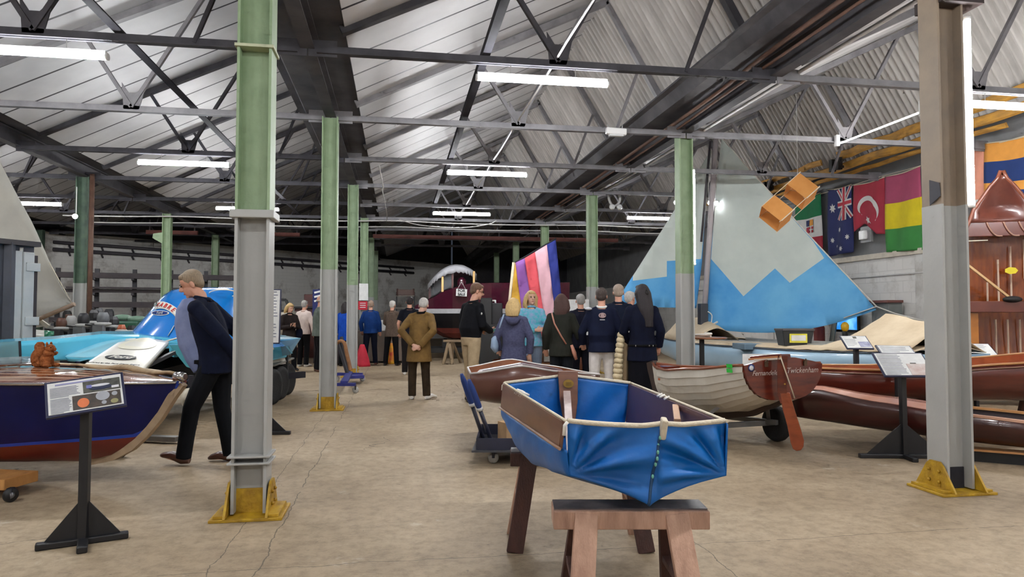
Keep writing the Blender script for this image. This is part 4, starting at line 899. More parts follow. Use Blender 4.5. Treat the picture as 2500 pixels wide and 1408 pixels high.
def hydro_trailer():
    e = empty('triple_axle_trailer', G(-4.5, 10.5, 0), 'black triple axle trailer with grey mudguards under the blue racing hydroplane', 'trailer')
    M_tyre = mat('black_tyre', (26, 26, 28), .8, bump=.3)
    for k, (px, by, d) in enumerate(((657, 988, 10.45), (676, 976, 11.0), (694, 964, 11.65))):
        c = F(px, by); c.z = .27; ax = gdir(1, -.12)
        w = MB().lathe([(.15, -.09), (.2, -.1), (.255, -.09), (.27, -.05), (.27, .05), (.255, .09), (.2, .1), (.15, .09)], c, ax, 24).build('tyre', M_tyre, e)
        MB().lathe([(0, .07), (.08, .085), (.10, .06), (.155, .075), (.155, -.06), (0, -.06)], c, ax, 20).build('wheel_rim', mat('cream_rim', (190, 182, 164), .5), w)
    p, q = F(648, 992), F(699, 960)
    MB().beam(Vector((p.x, p.y, .60)) , Vector((q.x, q.y, .60)), .26, .03).build('mudguard', mat('grey_plastic', (120, 116, 110), .6), e, bevel=.01)
    MB().prism([at(640, 862, 10.2), at(663, 845, 10.4), at(697, 880, 11.2), at(697, 888, 11.2), at(640, 895, 10.2)], gdir(-.05, .3)).build('side_locker', M_offwhite, e)
    for a, b in (((300, 1050), (430, 985)), ((430, 1020), (690, 962))):
        pass
    MB().beam(G(-5.6, 8.6, .36), G(-3.45, 11.6, .36), .08, .10).build('chassis_rail', M_steel_d, e)
    MB().beam(G(-6.4, 9.4, .36), G(-4.6, 12.2, .36), .08, .10).build('chassis_rail', M_steel_d, e)
    for t in (.1, .4, .7, .95): MB().beam(G(-5.6, 8.6, .36).lerp(G(-3.45, 11.6, .36), t), G(-6.4, 9.4, .36).lerp(G(-4.6, 12.2, .36), t), .07, .08).build('cross_member', M_steel_d, e)
    MB().beam(G(-5.0, 7.9, .22), G(-3.9, 7.7, .22), .08, .06).build('drawbar', mat('galvanised_steel', (128, 126, 124), .45, .6), e)
    MB().beam(G(-4.4, 7.8, .22), G(-5.0, 9.0, .36), .08, .08).build('drawbar', M_steel_d, e)
    MB().beam(G(-4.2, 7.5, .05), G(-3.5, 7.35, .05), .10, .05).build('stand_foot', mat('galvanised_steel', (128, 126, 124), .45, .6), e)
    MB().beam(G(-4.0, 7.55, .05), G(-4.3, 7.8, .25), .05, .05).build('stand_leg', M_steel_d, e)
    c = at(465, 972, 7.6); MB().lathe([(.07, -.03), (.11, -.03), (.12, 0), (.11, .03), (.07, .03)], c, gdir(1, -.3), 24).build('jockey_wheel', mat('cream_rim', (190, 182, 164), .5), e)
    MB().beam(c, c + Vector((0, 0, .25)), .05, .05).build('jockey_post', M_steel_d, e)
    for t in (.05, .5, .9):
        p = G(-5.6, 8.6, .41).lerp(G(-3.45, 11.6, .41), t); MB().beam(p, p + Vector((0, 0, .32)), .08, .08).build('support_post', M_black, e)
hydro_trailer()
# ================================================================== BOATS AND SAILS, RIGHT SIDE
def long_hull(e, f, L, bb, zg, zk, m, name='hull', ex=.55, ins=None, mi=None, n=14, NS=26):
    def sec(a, i=0.0):
        b = max(interp(bb, a) - i, .004); g = interp(zg, a); k = interp(zk, a) + i; out = []
        for j in range(n + 1):
            th = PI * j / n; x = math.cos(th); out.append(f.P(a, math.copysign(abs(x) ** ex, x) * b, g - (g - k) * abs(math.sin(th)) ** .8))
        return out
    st = [L * i / NS for i in range(NS + 1)]
    mb = MB().loft([sec(a) for a in st], False, False)
    for a in (0, L):
        r = sec(a); mb.add(r, [list(range(len(r)))])
    mb.build(name, m, e, solid=.008)
    if ins: MB().loft([sec(a, .014) for a in st[1:-1]], False, False).build('inner_skin', ins, e)
    return sec, st
# upper long mahogany skiff
M_mahog2 = mat('deep_red_mahogany', (104, 40, 28), .28, rgb2=(70, 24, 18), scale=2, stretch=(.6, .6, 5), coat=.5)
M_mahog_d = mat('dark_mahogany', (72, 30, 26), .32, rgb2=(50, 20, 18), scale=2, stretch=(.6, .6, 5), coat=.5)
M_tanstrip = mat('tan_gunwale', (196, 140, 88), .35, coat=.3)
def upper_skiff():
    e = empty('mahogany_skiff', G(4.6, 7.9, .4), 'long dark red mahogany skiff with tan gunwales, behind the info board by the tan column', 'boat')
    f = Fr(3.30, 7.95, 1, -.02); L = 3.6
    bb = [(0, .18), (.5, .36), (1.5, .46), (2.6, .42), (3.6, .25)]; zg = [(0, .755), (1.0, .745), (2.0, .82), (3.6, .96)]; zk = [(0, .48), (.4, .40), (2.4, .40), (3.6, .52)]
    sec, st = long_hull(e, f, L, bb, zg, zk, M_mahog2, ins=M_orange_wood)
    for s in (1, -1): MB().tube([f.P(a, s * (interp(bb, a) + .004), interp(zg, a) + .006) for a in st], .014, 6).build('gunwale', M_tanstrip, e)
    MB().tube([f.P(a, interp(bb, a) + .012, interp(zg, a) - .035) for a in st], .006, 6).build('rubbing_strip', mat('pale_worn_wood', (168, 132, 110), .5), e)
    for a in (.9, 1.9, 2.8): MB().beam(f.P(a, interp(bb, a) - .03, interp(zg, a) - .12), f.P(a, -interp(bb, a) + .03, interp(zg, a) - .12), .2, .02).build('thwart', M_orange_wood, e)
    for a in (1.25, 2.6):
        for s in (1, -1): MB().beam(f.P(a, s * .3, 0), f.P(a, s * .16, .44), .05, .05).build('support_leg', M_rawd, e)
        MB().beam(f.P(a, .42, .415), f.P(a, -.42, .415), .06, .05).build('support_bar', M_rawd, e)
upper_skiff()
def lower_skiff():
    e = empty('slender_skiff', G(4.1, 7.0, .1), 'low slender mahogany skiff with pale deck strip, lowest boat beside the tan column', 'boat')
    f = Fr(3.03, 7.57, 1, -.63); L = 3.32; P = f.P; S0 = .22
    bb = [(0, .02), (.22, .07), (.62, .20), (1.22, .32), (2.02, .39), (3.32, .40)]; zg = [(0, .50), (.2, .57), (.82, .49), (1.72, .41), (2.52, .36), (3.32, .33)]; zk = [(0, .26), (.25, .235), (1.0, .19), (1.8, .15), (3.32, .115)]
    sec, st = long_hull(e, f, L, bb, zg, zk, M_mahog_d, ins=mat('dark_plum_inside', (58, 34, 42), .4))
    M_deckpale = mat('pinkish_deck', (206, 170, 166), .25, rgb2=(196, 132, 104), scale=1.5, coat=.6)
    M_orange = mat('tan_inwale', (206, 150, 96), .3, coat=.4)
    mb = MB().loft([[P(a, interp(bb, a) + .004, interp(zg, a) + .004), P(a, interp(bb, a) * .35, interp(zg, a) + .035), P(a, -interp(bb, a) * .35, interp(zg, a) + .035), P(a, -interp(bb, a), interp(zg, a) + .004)] for a in [.16 + 1.29 * i / 8 for i in range(9)]], False, False, smooth=False); mb.build('foredeck', M_deckpale, e, solid=.006)
    for s, m in ((1, mat('pale_pink_gunwale', (206, 160, 136), .35)), (-1, M_orange)):
        MB().loft([[P(a, s * (interp(bb, a) + .006), interp(zg, a) + .0), P(a, s * (interp(bb, a) + .006), interp(zg, a) + .022), P(a, s * (interp(bb, a) - .06), interp(zg, a) + .022), P(a, s * (interp(bb, a) - .06), interp(zg, a))] for a in [1.42 + 1.9 * i / 10 for i in range(11)]], True, True, smooth=False).build('side_deck', m, e)
    for a, s in ((2.17, -1), (2.27, 1), (2.92, 1)): MB().box(P(a, s * (interp(bb, a) - .03), interp(zg, a) + .03), (.09, .03, .025), Euler((0, 0, .3))).build('rowlock_plate', M_chrome, e)
    MB().box(P(2.72, 0, .29), (.3, .7, .03), Euler((0, 0, -.72))).build('seat', mat('brown_seat', (120, 74, 60), .4), e)
    c = P(3.17, .1, .36); MB().tube([c + Vector((.05 * math.cos(a * 1.3), .05 * math.sin(a), .02 * math.sin(3 * a))) for a in [i * .5 for i in range(30)]], .012, 6).build('rope_coil', M_rope, e)
lower_skiff()
e = empty('timber_bearer', G(4.3, 6.6, 0), 'black and tan timber bearer on the floor under the slender skiff', 'timber bearer')
MB().beam(G(3.95, 6.72, .05), G(5.2, 6.05, .05), .14, .10).build('black_block', M_black, e); MB().beam(G(3.95, 6.69, .108), G(5.2, 6.02, .108), .16, .018).build('tan_top', M_tanstrip, e)
MB().beam(G(3.88, 6.95, .08), G(4.1, 7.15, .08), .10, .16).build('black_block', M_black, e)
# ---- light blue sailing dinghy with cream covers and its blue and white sails
M_ltblue = mat('powder_blue_hull', (176, 208, 230), .35, rgb2=(160, 194, 220), scale=1.2, coat=.3)
M_tarp = mat('cream_canvas', (208, 190, 162), .85, rgb2=(190, 170, 142), scale=3, bump=.25, bscale=8)
M_greydk = mat('grey_deck_fitting', (130, 134, 138), .5)
M_mast = mat('silver_grey_spar', (198, 190, 192), .5, rgb2=(176, 168, 172), scale=3)
def ltboat():
    e = empty('sailing_dinghy', G(4.4, 12.5, 0), 'powder blue sailing dinghy with cream canvas covers, carrying the blue and white sails', 'boat')
    f = Fr(4.12, 17.2, .16, -1.0); L = 8.6; P = f.P; f.n = (-abs(f.n[0]), f.n[1] if f.n[0] < 0 else -f.n[1])
    bb = [(0, .55), (1.5, .8), (4, .92), (7, .85), (8.6, .55)]; zg = [(0, .80), (3, .76), (6, .80), (8.6, .86)]; zk = [(0, .34), (2, .2), (6, .2), (8.0, .4), (8.6, .62)]
    sec, st = long_hull(e, f, L, bb, zg, zk, M_ltblue, ex=.4, NS=30)
    MB().tube([P(a, interp(bb, a) + .008, interp(zg, a)) for a in st], .012, 6).build('dark_gunwale', mat('slate_gunwale', (70, 82, 96), .5), e)
    # cream side decks with the cockpit between
    def deck(a0, a1, o0, o1, name='side_deck'): MB().loft([[P(a, s * (interp(bb, a) - .01) * k, interp(zg, a) + h) for s, k, h in o0] for a in [lerp(a0, a1, i / 12) for i in range(13)]], False, False, smooth=False).build(name, M_tarp, e, solid=.01)
    deck(2.4, 7.3, [(1, 1, .015), (1, .96, .055), (1, .6, .075)], 0); deck(2.4, 7.3, [(-1, 1, .015), (-1, .96, .055), (-1, .6, .075)], 0)
    deck(.05, 2.4, [(1, 1, .015), (1, .5, .09), (-1, .5, .09), (-1, 1, .015)], 0, 'fore_deck'); deck(7.3, 8.55, [(1, 1, .015), (1, .5, .08), (-1, .5, .08), (-1, 1, .015)], 0, 'aft_deck')
    MB().loft([[P(a, s * interp(bb, a) * .6, interp(zg, a) - .25) for s in (1, -1)] for a in (2.4, 5, 7.3)], False, False).build('cockpit_sole', M_greydk, e)
    for s in (1, -1): MB().loft([[P(a, s * interp(bb, a) * .6, interp(zg, a) + .10), P(a, s * interp(bb, a) * .6, interp(zg, a) - .25)] for a in [2.4 + 4.9 * i / 8 for i in range(9)]], False, False).build('coaming', mat('grey_coaming', (150, 148, 142), .5), e, solid=.02)
    MB().box(P(5.1, interp(bb, 5.1) - .02, .81), (.34, .5, .10), Euler((0, 0, -R(YAW) + .1))).build('rowlock_pad', mat('slate_blue_pad', (104, 128, 146), .5), e, bevel=.01)
    # covers: a low hooped one forward, a peaked tent aft
    def tent(a0, a1, prof, name, ridge, ws=1.0, wo=0.0):
        rows = []
        for i in range(17):
            t = i / 16; a = lerp(a0, a1, t); h = interp(prof, t); b = interp(bb, a); row = []
            for k in range(13):
                x = -1 + 2 * k / 12; sag = .06 * math.sin(PI * abs(x)) * h
                row.append(P(a, (b + .02) * x * ws + wo * b, interp(zg, a) + .02 + h * (1 - abs(x) ** ridge) - sag + .008 * math.sin(t * 30 + x * 7)))
            rows.append(row)
        return MB().loft(rows, False, False).build(name, M_tarp, e, solid=.006)
    tent(.15, 2.75, [(0, .12), (.25, .46), (.6, .50), (.9, .40), (1, .30)], 'bow_cover', 1.6, .62, .36)
    tent(6.35, 8.5, [(0, .02), (.25, .22), (.52, .52), (.8, .40), (1, .34)], 'tent_cover', 1.1)
    for a in (7.45, 7.62): MB().lathe([(.03, 0), (.03, .012), (0, .014)], P(7.55, interp(bb, 7.5) * .985, .52 + (a - 7.45) * .7), G(f.n[0], f.n[1]), 12).build('drain_plug', M_black, e)
    # cradle
    for a in (2.2, 6.2):
        MB().beam(P(a, .6, .06), P(a, -.6, .06), .12, .12).build('cradle_beam', M_rawd, e)
        for s in (1, -1): MB().beam(P(a, s * .5, .1), P(a, s * .45, .42), .08, .08).build('cradle_post', M_rawd, e)
        MB().beam(P(a, 0, .1), P(a, 0, .22), .12, .1).build('keel_block', M_rawd, e)
    # mast and its foot
    Ym = 14.1
    foot0, foot1 = onY(1716, 806, Ym), onY(1716, 741, Ym)
    MB().box((foot0 + foot1) / 2, (.17, .17, (foot1 - foot0).length)).build('mast_foot', mat('dark_grey_tabernacle', (52, 56, 66), .45), e, bevel=.01)
    MB().beam(foot0, foot0 + Vector((0, 0, -.6)), .10, .10).build('mast_step', M_black, e)
    m0, m1 = onY(1721, 742, Ym), onY(1748, 335, Ym)
    MB().tube([m0, m1], .058, 10).build('mast', M_mast, e)
    j0, j1 = onY(1712, 590, Ym - .1), onY(1734, 345, Ym - .1)
    MB().tube([j0, j1], .026, 8).build('jib_spar', mat('dark_spar', (70, 66, 72), .5), e)
    # sails
    M_sailw = mat('pale_grey_sailcloth', (206, 214, 208), .8, rgb2=(192, 202, 198), scale=1.5, bump=.15, bscale=5)
    M_sailb = mat('sky_blue_sailcloth', (66, 148, 214), .8, rgb2=(112, 184, 230), scale=.9, bump=.15, bscale=5)
    def inpoly(x, y, p):
        c = False; j = len(p) - 1
        for i in range(len(p)):
            if (p[i][1] > y) != (p[j][1] > y) and x < (p[j][0] - p[i][0]) * (y - p[i][1]) / (p[j][1] - p[i][1]) + p[i][0]: c = not c
            j = i
        return c
    def cloth(name, outline, white, Yf, lb=None):
        """a sail cut from two cloths: triangulated in its own plane so that the zigzag seam is exact"""
        from mathutils.geometry import delaunay_2d_cdt
        pts = []; edges = []
        def loop(p):
            q = []
            for i in range(len(p)):
                a, b = p[i], p[(i + 1) % len(p)]; n = max(1, int(math.hypot(b[0] - a[0], b[1] - a[1]) / 22))
                q += [(lerp(a[0], b[0], k / n), lerp(a[1], b[1], k / n)) for k in range(n)]
            return q
        for p in (loop(outline), loop(white)):
            o = len(pts); pts += [Vector(x) for x in p]; edges += [(o + i, o + (i + 1) % len(p)) for i in range(len(p))]
        xs = [p[0] for p in outline]; ys = [p[1] for p in outline]
        for x in range(int(min(xs)), int(max(xs)), 24):
            for y in range(int(min(ys)), int(max(ys)), 24):
                if inpoly(x, y, outline): pts.append(Vector((x + .3, y + .2)))
        v, ed, fa, *_ = delaunay_2d_cdt(pts, edges, [], 0, .01)
        mb = MB(); vs = [onY(p.x, p.y, Yf(p.x, p.y)) for p in v]; mb.v = vs
        for t in fa:
            cx = sum(v[i].x for i in t) / 3; cy = sum(v[i].y for i in t) / 3
            if not inpoly(cx, cy, outline): continue
            mb.f.append(list(t)); mb.m.append(0 if inpoly(cx, cy, white) else 1); mb.sm.append(True)
        return mb.build(name, [M_sailw, M_sailb], e, solid=.004)
    foot = [(lerp(1725, 2140, t), 800 + 26 * math.sin(PI * t * .9) - 52 * t ** 1.6 + 0) for t in [i / 14 for i in range(15)]]
    main = [(1762, 336)] + [(lerp(1762, 2140, t), lerp(336, 748, t) + 6 * math.sin(PI * t)) for t in (.2, .4, .6, .8)] + foot[::-1] + [(1728, 700), (1741, 560), (1752, 420)]
    white = [(1762, 335), (1838, 425), (1914, 510), (1986, 590), (2012, 630), (1928, 690), (1892, 655), (1815, 723), (1765, 665), (1736, 632), (1741, 560), (1752, 420)]
    bel = lambda x, y: Ym + .05 - 1.75 * max(0, (x - 1725) / 415) ** 1.3 + .22 * math.sin(PI * min(1, max(0, (x - 1725) / 415))) * math.sin(PI * min(1, max(0, (y - 336) / 470)) ** .8) + .02 * math.sin(x * .05 - y * .03)
    ms = cloth('mainsail', main, white, bel)
    MB().tube([onY(lerp(1762, 2140, t), lerp(336, 748, t) + 6 * math.sin(PI * t), bel(lerp(1762, 2140, t), lerp(336, 748, t))) for t in [i / 10 for i in range(11)]], .014, 6).build('leech_rope', mat('white_cord', (232, 228, 220), .7), ms)
    MB().tube([onY(2060, 776, bel(2060, 776) - .02), onY(2140, 748, bel(2140, 748) - .02), onY(2185, 765, 11.9), onY(2262, 785, 11.2)], .012, 6).build('sheet_rope', mat('white_cord', (232, 228, 220), .7), ms)
    jib = [(1737, 364), (1722, 520), (1714, 640), (1700, 752), (1600, 750), (1500, 742), (1560, 650), (1620, 555), (1680, 458)]
    jw = [(1737, 364), (1722, 520), (1712, 632), (1628, 637), (1628, 675), (1545, 685), (1545, 673), (1620, 555), (1680, 458)]
    jb = lambda x, y: Ym + .12 + .12 * math.sin(PI * min(1, max(0, (x - 1500) / 240))) + .015 * math.sin(x * .09 + y * .05)
    cloth('jib', jib, jw, jb)
    tb = [onY(1712, 806, Ym), onY(1740, 792, Ym - .2), onY(1752, 785, Ym - .2)]
    MB().tube(tb, .02, 6).build('white_cleat', mat('white_cord', (232, 228, 220), .7), e)
    MB().tube(curve_pts([onY(1728, 760, Ym - .1), onY(1738, 770, Ym - .12), onY(1737, 795, Ym - .12), onY(1752, 802, Ym - .12)], 6), .012, 6).build('halyard_end', mat('white_cord', (232, 228, 220), .7), e)
ltboat()
# bunched rope and wood table by the column: a tall stand with a wooden top
def bar_table():
    c = F(1708, 905); c = G(3.1, 11.4); e = empty('display_stand', c, 'black post stand with a round brown wooden top beside the sail column', 'stand')
    MB().lathe([(.30, .955), (.31, .965), (.31, .98), (.30, .985)], (c.x + .1, c.y, 0), seg=28).build('stand_top', mat('brown_table_top', (150, 96, 66), .35, coat=.3), e)
    MB().beam(c, c + Vector((0, 0, .955)), .06, .06).build('post', M_black, e)
    MB().box(c + Vector((0, 0, .02)), (.5, .08, .04)).build('foot', M_black, e); MB().box(c + Vector((0, 0, .02)), (.08, .5, .04)).build('foot', M_black, e)
    return c
bt = bar_table()
tag(MB().tube(curve_pts([bt + Vector((.0 + .16 * math.cos(k * .9), .12 * math.sin(k * .9), 1.0 + .006 * k)) for k in range(9)], 6), .018, 8).build('rope_bundle', mat('white_cord', (232, 228, 220), .7)), 'small tangle of white rope on the round wooden stand top', 'rope')
# black storage box with a yellow edged label
def storage_box():
    base = at(1940, 838, 11.0); base.z = .865; e = empty('storage_box', base, 'black lidded plastic box with a yellow edged white label on the powder blue dinghy', 'box')
    w = .48; r = Euler((0, 0, -R(YAW) - .05)).to_matrix(); M_bx = mat('black_plastic', (44, 48, 52), .5)
    lo = [base + r @ Vector((x * w * .42, y, 0)) for x, y in ((-1, -.14), (1, -.14), (1, .18), (-1, .18))]; hi = [base + r @ Vector((x * w * .5, y, .235)) for x, y in ((-1, -.17), (1, -.17), (1, .21), (-1, .21))]
    MB().loft([lo, hi], True, True, smooth=False).build('bin', M_bx, e, bevel=.008)
    MB().box(base + r @ Vector((0, .02, .25)), (w * 1.03, .41, .034), r).build('lid', mat('dark_grey_lid', (74, 72, 76), .5), e, bevel=.008)
    l = MB().box(base + r @ Vector((.0, -.166, .12)), (.27, .014, .14), r).build('label_frame', mat('yellow_plastic', (224, 216, 70), .5), e); MB().box(base + r @ Vector((0, -.175, .124)), (.22, .01, .085), r).build('label', mat('white_paper', (226, 226, 224), .7), l)
storage_box()
# ---- dinghy standing on end against the right wall
def upright():
    # frame: x' to the right in the picture along the wall, z up
    c = G(7.37, 10.4, 0); e = empty('upright_dinghy', Vector((c.x, c.y, 0)), 'varnished wooden dinghy standing on end against the right wall, its inside facing out', 'boat')
    r = gdir(1, -.28).normalized(); nn = gdir(.28, 1).normalized()        # nn points away from the viewer
    P = lambda x, z, dep=0.0: c + r * x + nn * dep + Vector((0, 0, z))
    H = 3.46
    hw = [(0.0, .56), (.8, .66), (1.6, .70), (2.4, .60), (2.9, .40), (3.2, .22), (3.40, .06), (3.46, .02)]; dp = [(0, .34), (1.2, .44), (2.6, .40), (3.2, .25), (3.46, .05)]
    rows = []
    for i in range(31):
        z = .05 + H * i / 30; b = interp(hw, z); d = interp(dp, z); rows.append([P(b * math.copysign(abs(math.cos(t)) ** .5, math.cos(t)), z, d * abs(math.sin(t)) ** .7) for t in [PI * k / 16 for k in range(17)]])
    M_in = mat('glossy_honey_wood', (150, 78, 34), .18, rgb2=(112, 50, 22), scale=2.5, stretch=(5, 5, .8), coat=.8)
    M_br = mat('brown_mahogany_trim', (108, 52, 38), .35, rgb2=(88, 40, 30), scale=3, coat=.4)
    MB().loft(rows, False, False).build('hull', M_in, e, solid=.012)
    rim = [P(interp(hw, z), z, 0) for z in [.05 + H * i / 30 for i in range(31)]] + [P(-interp(hw, z), z, 0) for z in [.05 + H * i / 30 for i in range(31)][::-1]]
    MB().tube(rim, .028, 6).build('gunwale', mat('reddish_gunwale', (136, 76, 56), .35, coat=.3), e)
    # foredeck with a curved aft edge
    zz = [2.74 + .71 * i / 10 for i in range(11)]
    MB().loft([[P(interp(hw, z) * .96 * k, z if i else z - .0, -.01 + .13 * (1 - k * k) * min(1, (z - 2.74) * 4 + .15) * min(1, (3.46 - z) * 2.2)) for k in [-1 + j / 4 for j in range(9)]] for i, z in enumerate(zz)], False, False).build('foredeck', mat('dark_plum_deck', (108, 56, 42), .3, rgb2=(84, 42, 36), scale=2, coat=.2), e, solid=.015)
    MB().box(P(0, 2.64, .03), (1.04, .05, .22), Matrix((r, nn, Vector((0, 0, 1)))).transposed()).build('deck_beam', M_br, e, bevel=.01)
    for x in (-.12, .1, .30): MB().tube(curve_pts([P(x - .1, 2.74, -.005), P(x - .05, 2.62, -.012), P(x + .02, 2.54, -.012), P(x + .1, 2.53, -.01)], 5), .012, 6).build('rib', mat('pale_rib', (168, 128, 110), .4), e)
    B = Matrix((r, nn, Vector((0, 0, 1)))).transposed()
    MB().box(P(0, 1.47, .12), (1.36, .22, .17), B).build('thwart', M_br, e, bevel=.01)
    MB().box(P(-.45, .95, .10), (.24, .02, .85), B).build('side_seat', mat('tan_side_seat', (186, 116, 48), .3, coat=.5), e)
    MB().box(P(.0, .2, .12), (1.2, .20, .14), B).build('aft_thwart', M_br, e, bevel=.01)
    M_sh = mat('highlight_batten', (236, 214, 190), .2, coat=.6)  # battens lightened, the wood's white highlights are put into their colour
    for x, z0, z1 in ((-.12, 1.56, 1.85), (.03, 1.56, 2.2), (.20, 1.56, 2.4), (.38, 1.9, 2.5), (-.02, .55, 1.28), (.14, .55, 1.28), (.30, .55, 1.28)): MB().beam(P(x, z0, .33), P(x, z1, .33), .022, .014).build('floor_batten', M_sh, e)
    MB().beam(P(-.66, 2.26, -.02), P(.12, 1.55, .02), .045, .03).build('oar_loom', mat('pale_oar_wood', (206, 168, 118), .4), e)
    MB().ball(P(.10, 1.58, .02), (.15, .09, .05)).build('black_pad', M_black, e)
    MB().beam(P(-.75, 2.46, -.03), P(-.22, 2.47, -.03), .014, .014).build('rope_line', M_rope, e)
    MB().prism([P(.16 + .09 * math.cos(a), 2.02 + .055 * math.sin(a), .20) for a in [2 * PI * k / 7 for k in range(7)]], nn * .01).build('yellow_tag', mat('bright_yellow', (236, 216, 40), .5), e)
upright()
# ================================================================== INFO STANDS
M_paper = mat('white_paper', (226, 226, 224), .7)
M_ink = mat('grey_print', (120, 124, 140), .7)
M_photo = mat('printed_photo', (92, 92, 84), .5, rgb2=(60, 62, 60), scale=40)
def info_stand(c, yaw, zc, w, h, tilt, lb, kind='full', base=True, bh=.24, arm=.30, frame=(38, 42, 72), roll=0.0):
    """c floor point under the post, yaw of the board about z, tilt of the board from vertical"""
    e = empty('info_stand', (c.x, c.y, 0), lb, 'sign stand', 'black information stands beside the boats')
    x = Vector((math.cos(yaw), math.sin(yaw), 0)); y = Vector((-math.sin(yaw), math.cos(yaw), 0)); z = Vector((0, 0, 1))
    xb = (x * math.cos(roll) + z * math.sin(roll)); up = (y * math.sin(tilt) + z * math.cos(tilt)); up = (up - xb * up.dot(xb)).normalized(); n = xb.cross(up)      # n faces the reader
    o = Vector((c.x, c.y, zc)) + n * .02; B = Matrix((xb, up, n)).transposed()
    M_blk = mat('black_powder_coat', (24, 24, 28), .45)
    MB().beam((c.x, c.y, .02), Vector((c.x, c.y, zc)) - n * .02, .05, .05).build('post', M_blk, e, bevel=.003)
    if base:
        for s, ln in ((1, arm), (-1, arm)):
            MB().beam(Vector((c.x, c.y, .02)), Vector((c.x, c.y, .02)) + x * s * ln, .055, .04).build('foot', M_blk, e, bevel=.008)
            p0 = Vector((c.x, c.y, .04)); MB().prism([p0, p0 + x * s * ln * .82, p0 + z * bh], y * .012).build('gusset', M_blk, e)
        for s in (-1, 1): MB().beam(Vector((c.x, c.y, .02)), Vector((c.x, c.y, .02)) + y * s * .2, .055, .04).build('foot', M_blk, e, bevel=.008)
    b = MB().box(o, (w + .02, h + .02, .018), B).build('board', mat('board_%d' % frame[2], frame, .4), e, bevel=.003)
    MB().box(o + n * .0102, (w - .008, h - .008, .003), B).build('sheet', M_paper, b)
    def bar(cx, cy, bw, bh_, m, nm, lift=.0135): MB().box(o + xb * (cx * w) + up * (cy * h) + n * lift, (bw * w, bh_ * h, .002), B).build(nm, m, b)
    def lines(x0, x1, y0, y1, k, nm='text_lines'):
        mb = MB()
        for i in range(k):
            f = random.uniform(.86, 1) if i < k - 1 else .6; yy = lerp(y0, y1, i / max(k - 1, 1))
            mb.box(o + xb * ((x0 + (x1 - x0) * f / 2) * w) + up * (yy * h) + n * .0128, ((x1 - x0) * f * w, min(.016, abs(y1 - y0) / k * .42) * h, .0012), B)
        mb.build(nm, M_ink, b)
    if kind == 'full':
        bar(-.08, .40, .62, .045, mat('title_print', (150, 150, 190), .7), 'title'); lines(-.46, -.06, .31, .02, 9); lines(-.46, -.19, -.04, -.46, 13)
        bar(.22, .20, .50, .36, M_photo, 'photo'); bar(.14, -.235, .64, .43, mat('printed_photo_dash', (82, 72, 64), .5, rgb2=(58, 54, 52), scale=30), 'photo')
        def disc(cx, cy, r, m, nm, l=.0152, sq=1.0): MB().prism([o + xb * (cx * w + r * math.cos(a)) + up * (cy * h + r * sq * math.sin(a)) + n * l for a in [2 * PI * k / 20 for k in range(20)]], n * .0008).build(nm, m, b)
        disc(-.04, -.27, .030, mat('print_orange', (220, 122, 76), .6), 'printed_dial', sq=1.1); disc(.22, -.14, .036, mat('print_grey', (170, 172, 180), .5), 'printed_dial', sq=.9); disc(.38, -.12, .015, mat('print_grey', (170, 172, 180), .5), 'printed_dial'); disc(.23, -.35, .013, mat('print_grey', (170, 172, 180), .5), 'printed_dial'); disc(.37, -.35, .02, mat('print_olive', (150, 146, 104), .5), 'printed_dial', sq=.8)
        disc(.2, .14, .06, mat('print_navy', (44, 52, 78), .5), 'printed_boat', sq=.3); disc(.20, .21, .05, mat('print_white', (220, 220, 226), .5), 'printed_boat', .0154, .18); bar(.05, .2, .07, .1, mat('print_violet', (120, 124, 190), .5), 'printed_boat', .0156); bar(.40, .10, .10, .07, mat('print_white', (220, 220, 226), .5), 'printed_boat', .0156)
    elif kind == 'half':
        lines(-.46, .02, .42, -.46, 15); bar(.27, -.24, .44, .50, mat('printed_pink_photo', (186, 160, 152), .5, rgb2=(206, 200, 196), scale=14), 'photo'); bar(.2, .03, .12, .05, M_photo, 'photo')
    elif kind == 'pic':
        bar(.26, -.2, .42, .42, mat('printed_blue_photo', (112, 112, 150), .5, rgb2=(176, 180, 200), scale=16), 'photo'); bar(.02, .36, .14, .14, M_photo, 'photo'); lines(-.44, .0, .2, -.3, 6)
    elif kind == 'tall': lines(-.44, .44, .46, -.05, 10); lines(-.3, .44, -.15, -.44, 6, 'blue_print')
    else: lines(-.42, .40, .38, .1, 4); lines(-.42, .1, -.05, -.4, 5)
    return e
c = G(-2.53, 4.16); info_stand(c, R(-YAW + 30), .862, .385, .228, R(40), 'near black stand with a tilted board of text and photos before the navy boat', 'full', roll=R(7), arm=.235)
c = G(3.70, 6.62); info_stand(c, R(-YAW - 2), .86, .45, .30, R(50), 'black stand with a half text, half photo board just left of the tan column', 'half', arm=.42, bh=.3)
c = G(4.10, 7.42); info_stand(c, R(-YAW - 6), .915, .34, .32, R(62), 'black stand whose text board shows behind the board beside the tan column', 'text', base=False, roll=-.02)
c = G(4.30, 8.72); info_stand(c, R(-YAW - 6), .985, .30, .28, R(60), 'black stand with a small board and blue picture before the cream canvas tent', 'pic', base=False)
c = G(6.45, 9.72); info_stand(c, R(-YAW - 8), .83, .46, .34, R(60), 'black stand with a white board right of the tan column, below the upright dinghy', 'text', base=False)
c = G(-2.80, 7.9); info_stand(c, R(-YAW + 4), 1.33, .34, .60, R(4), 'tall poster stand mostly hidden behind the collared column', 'tall')
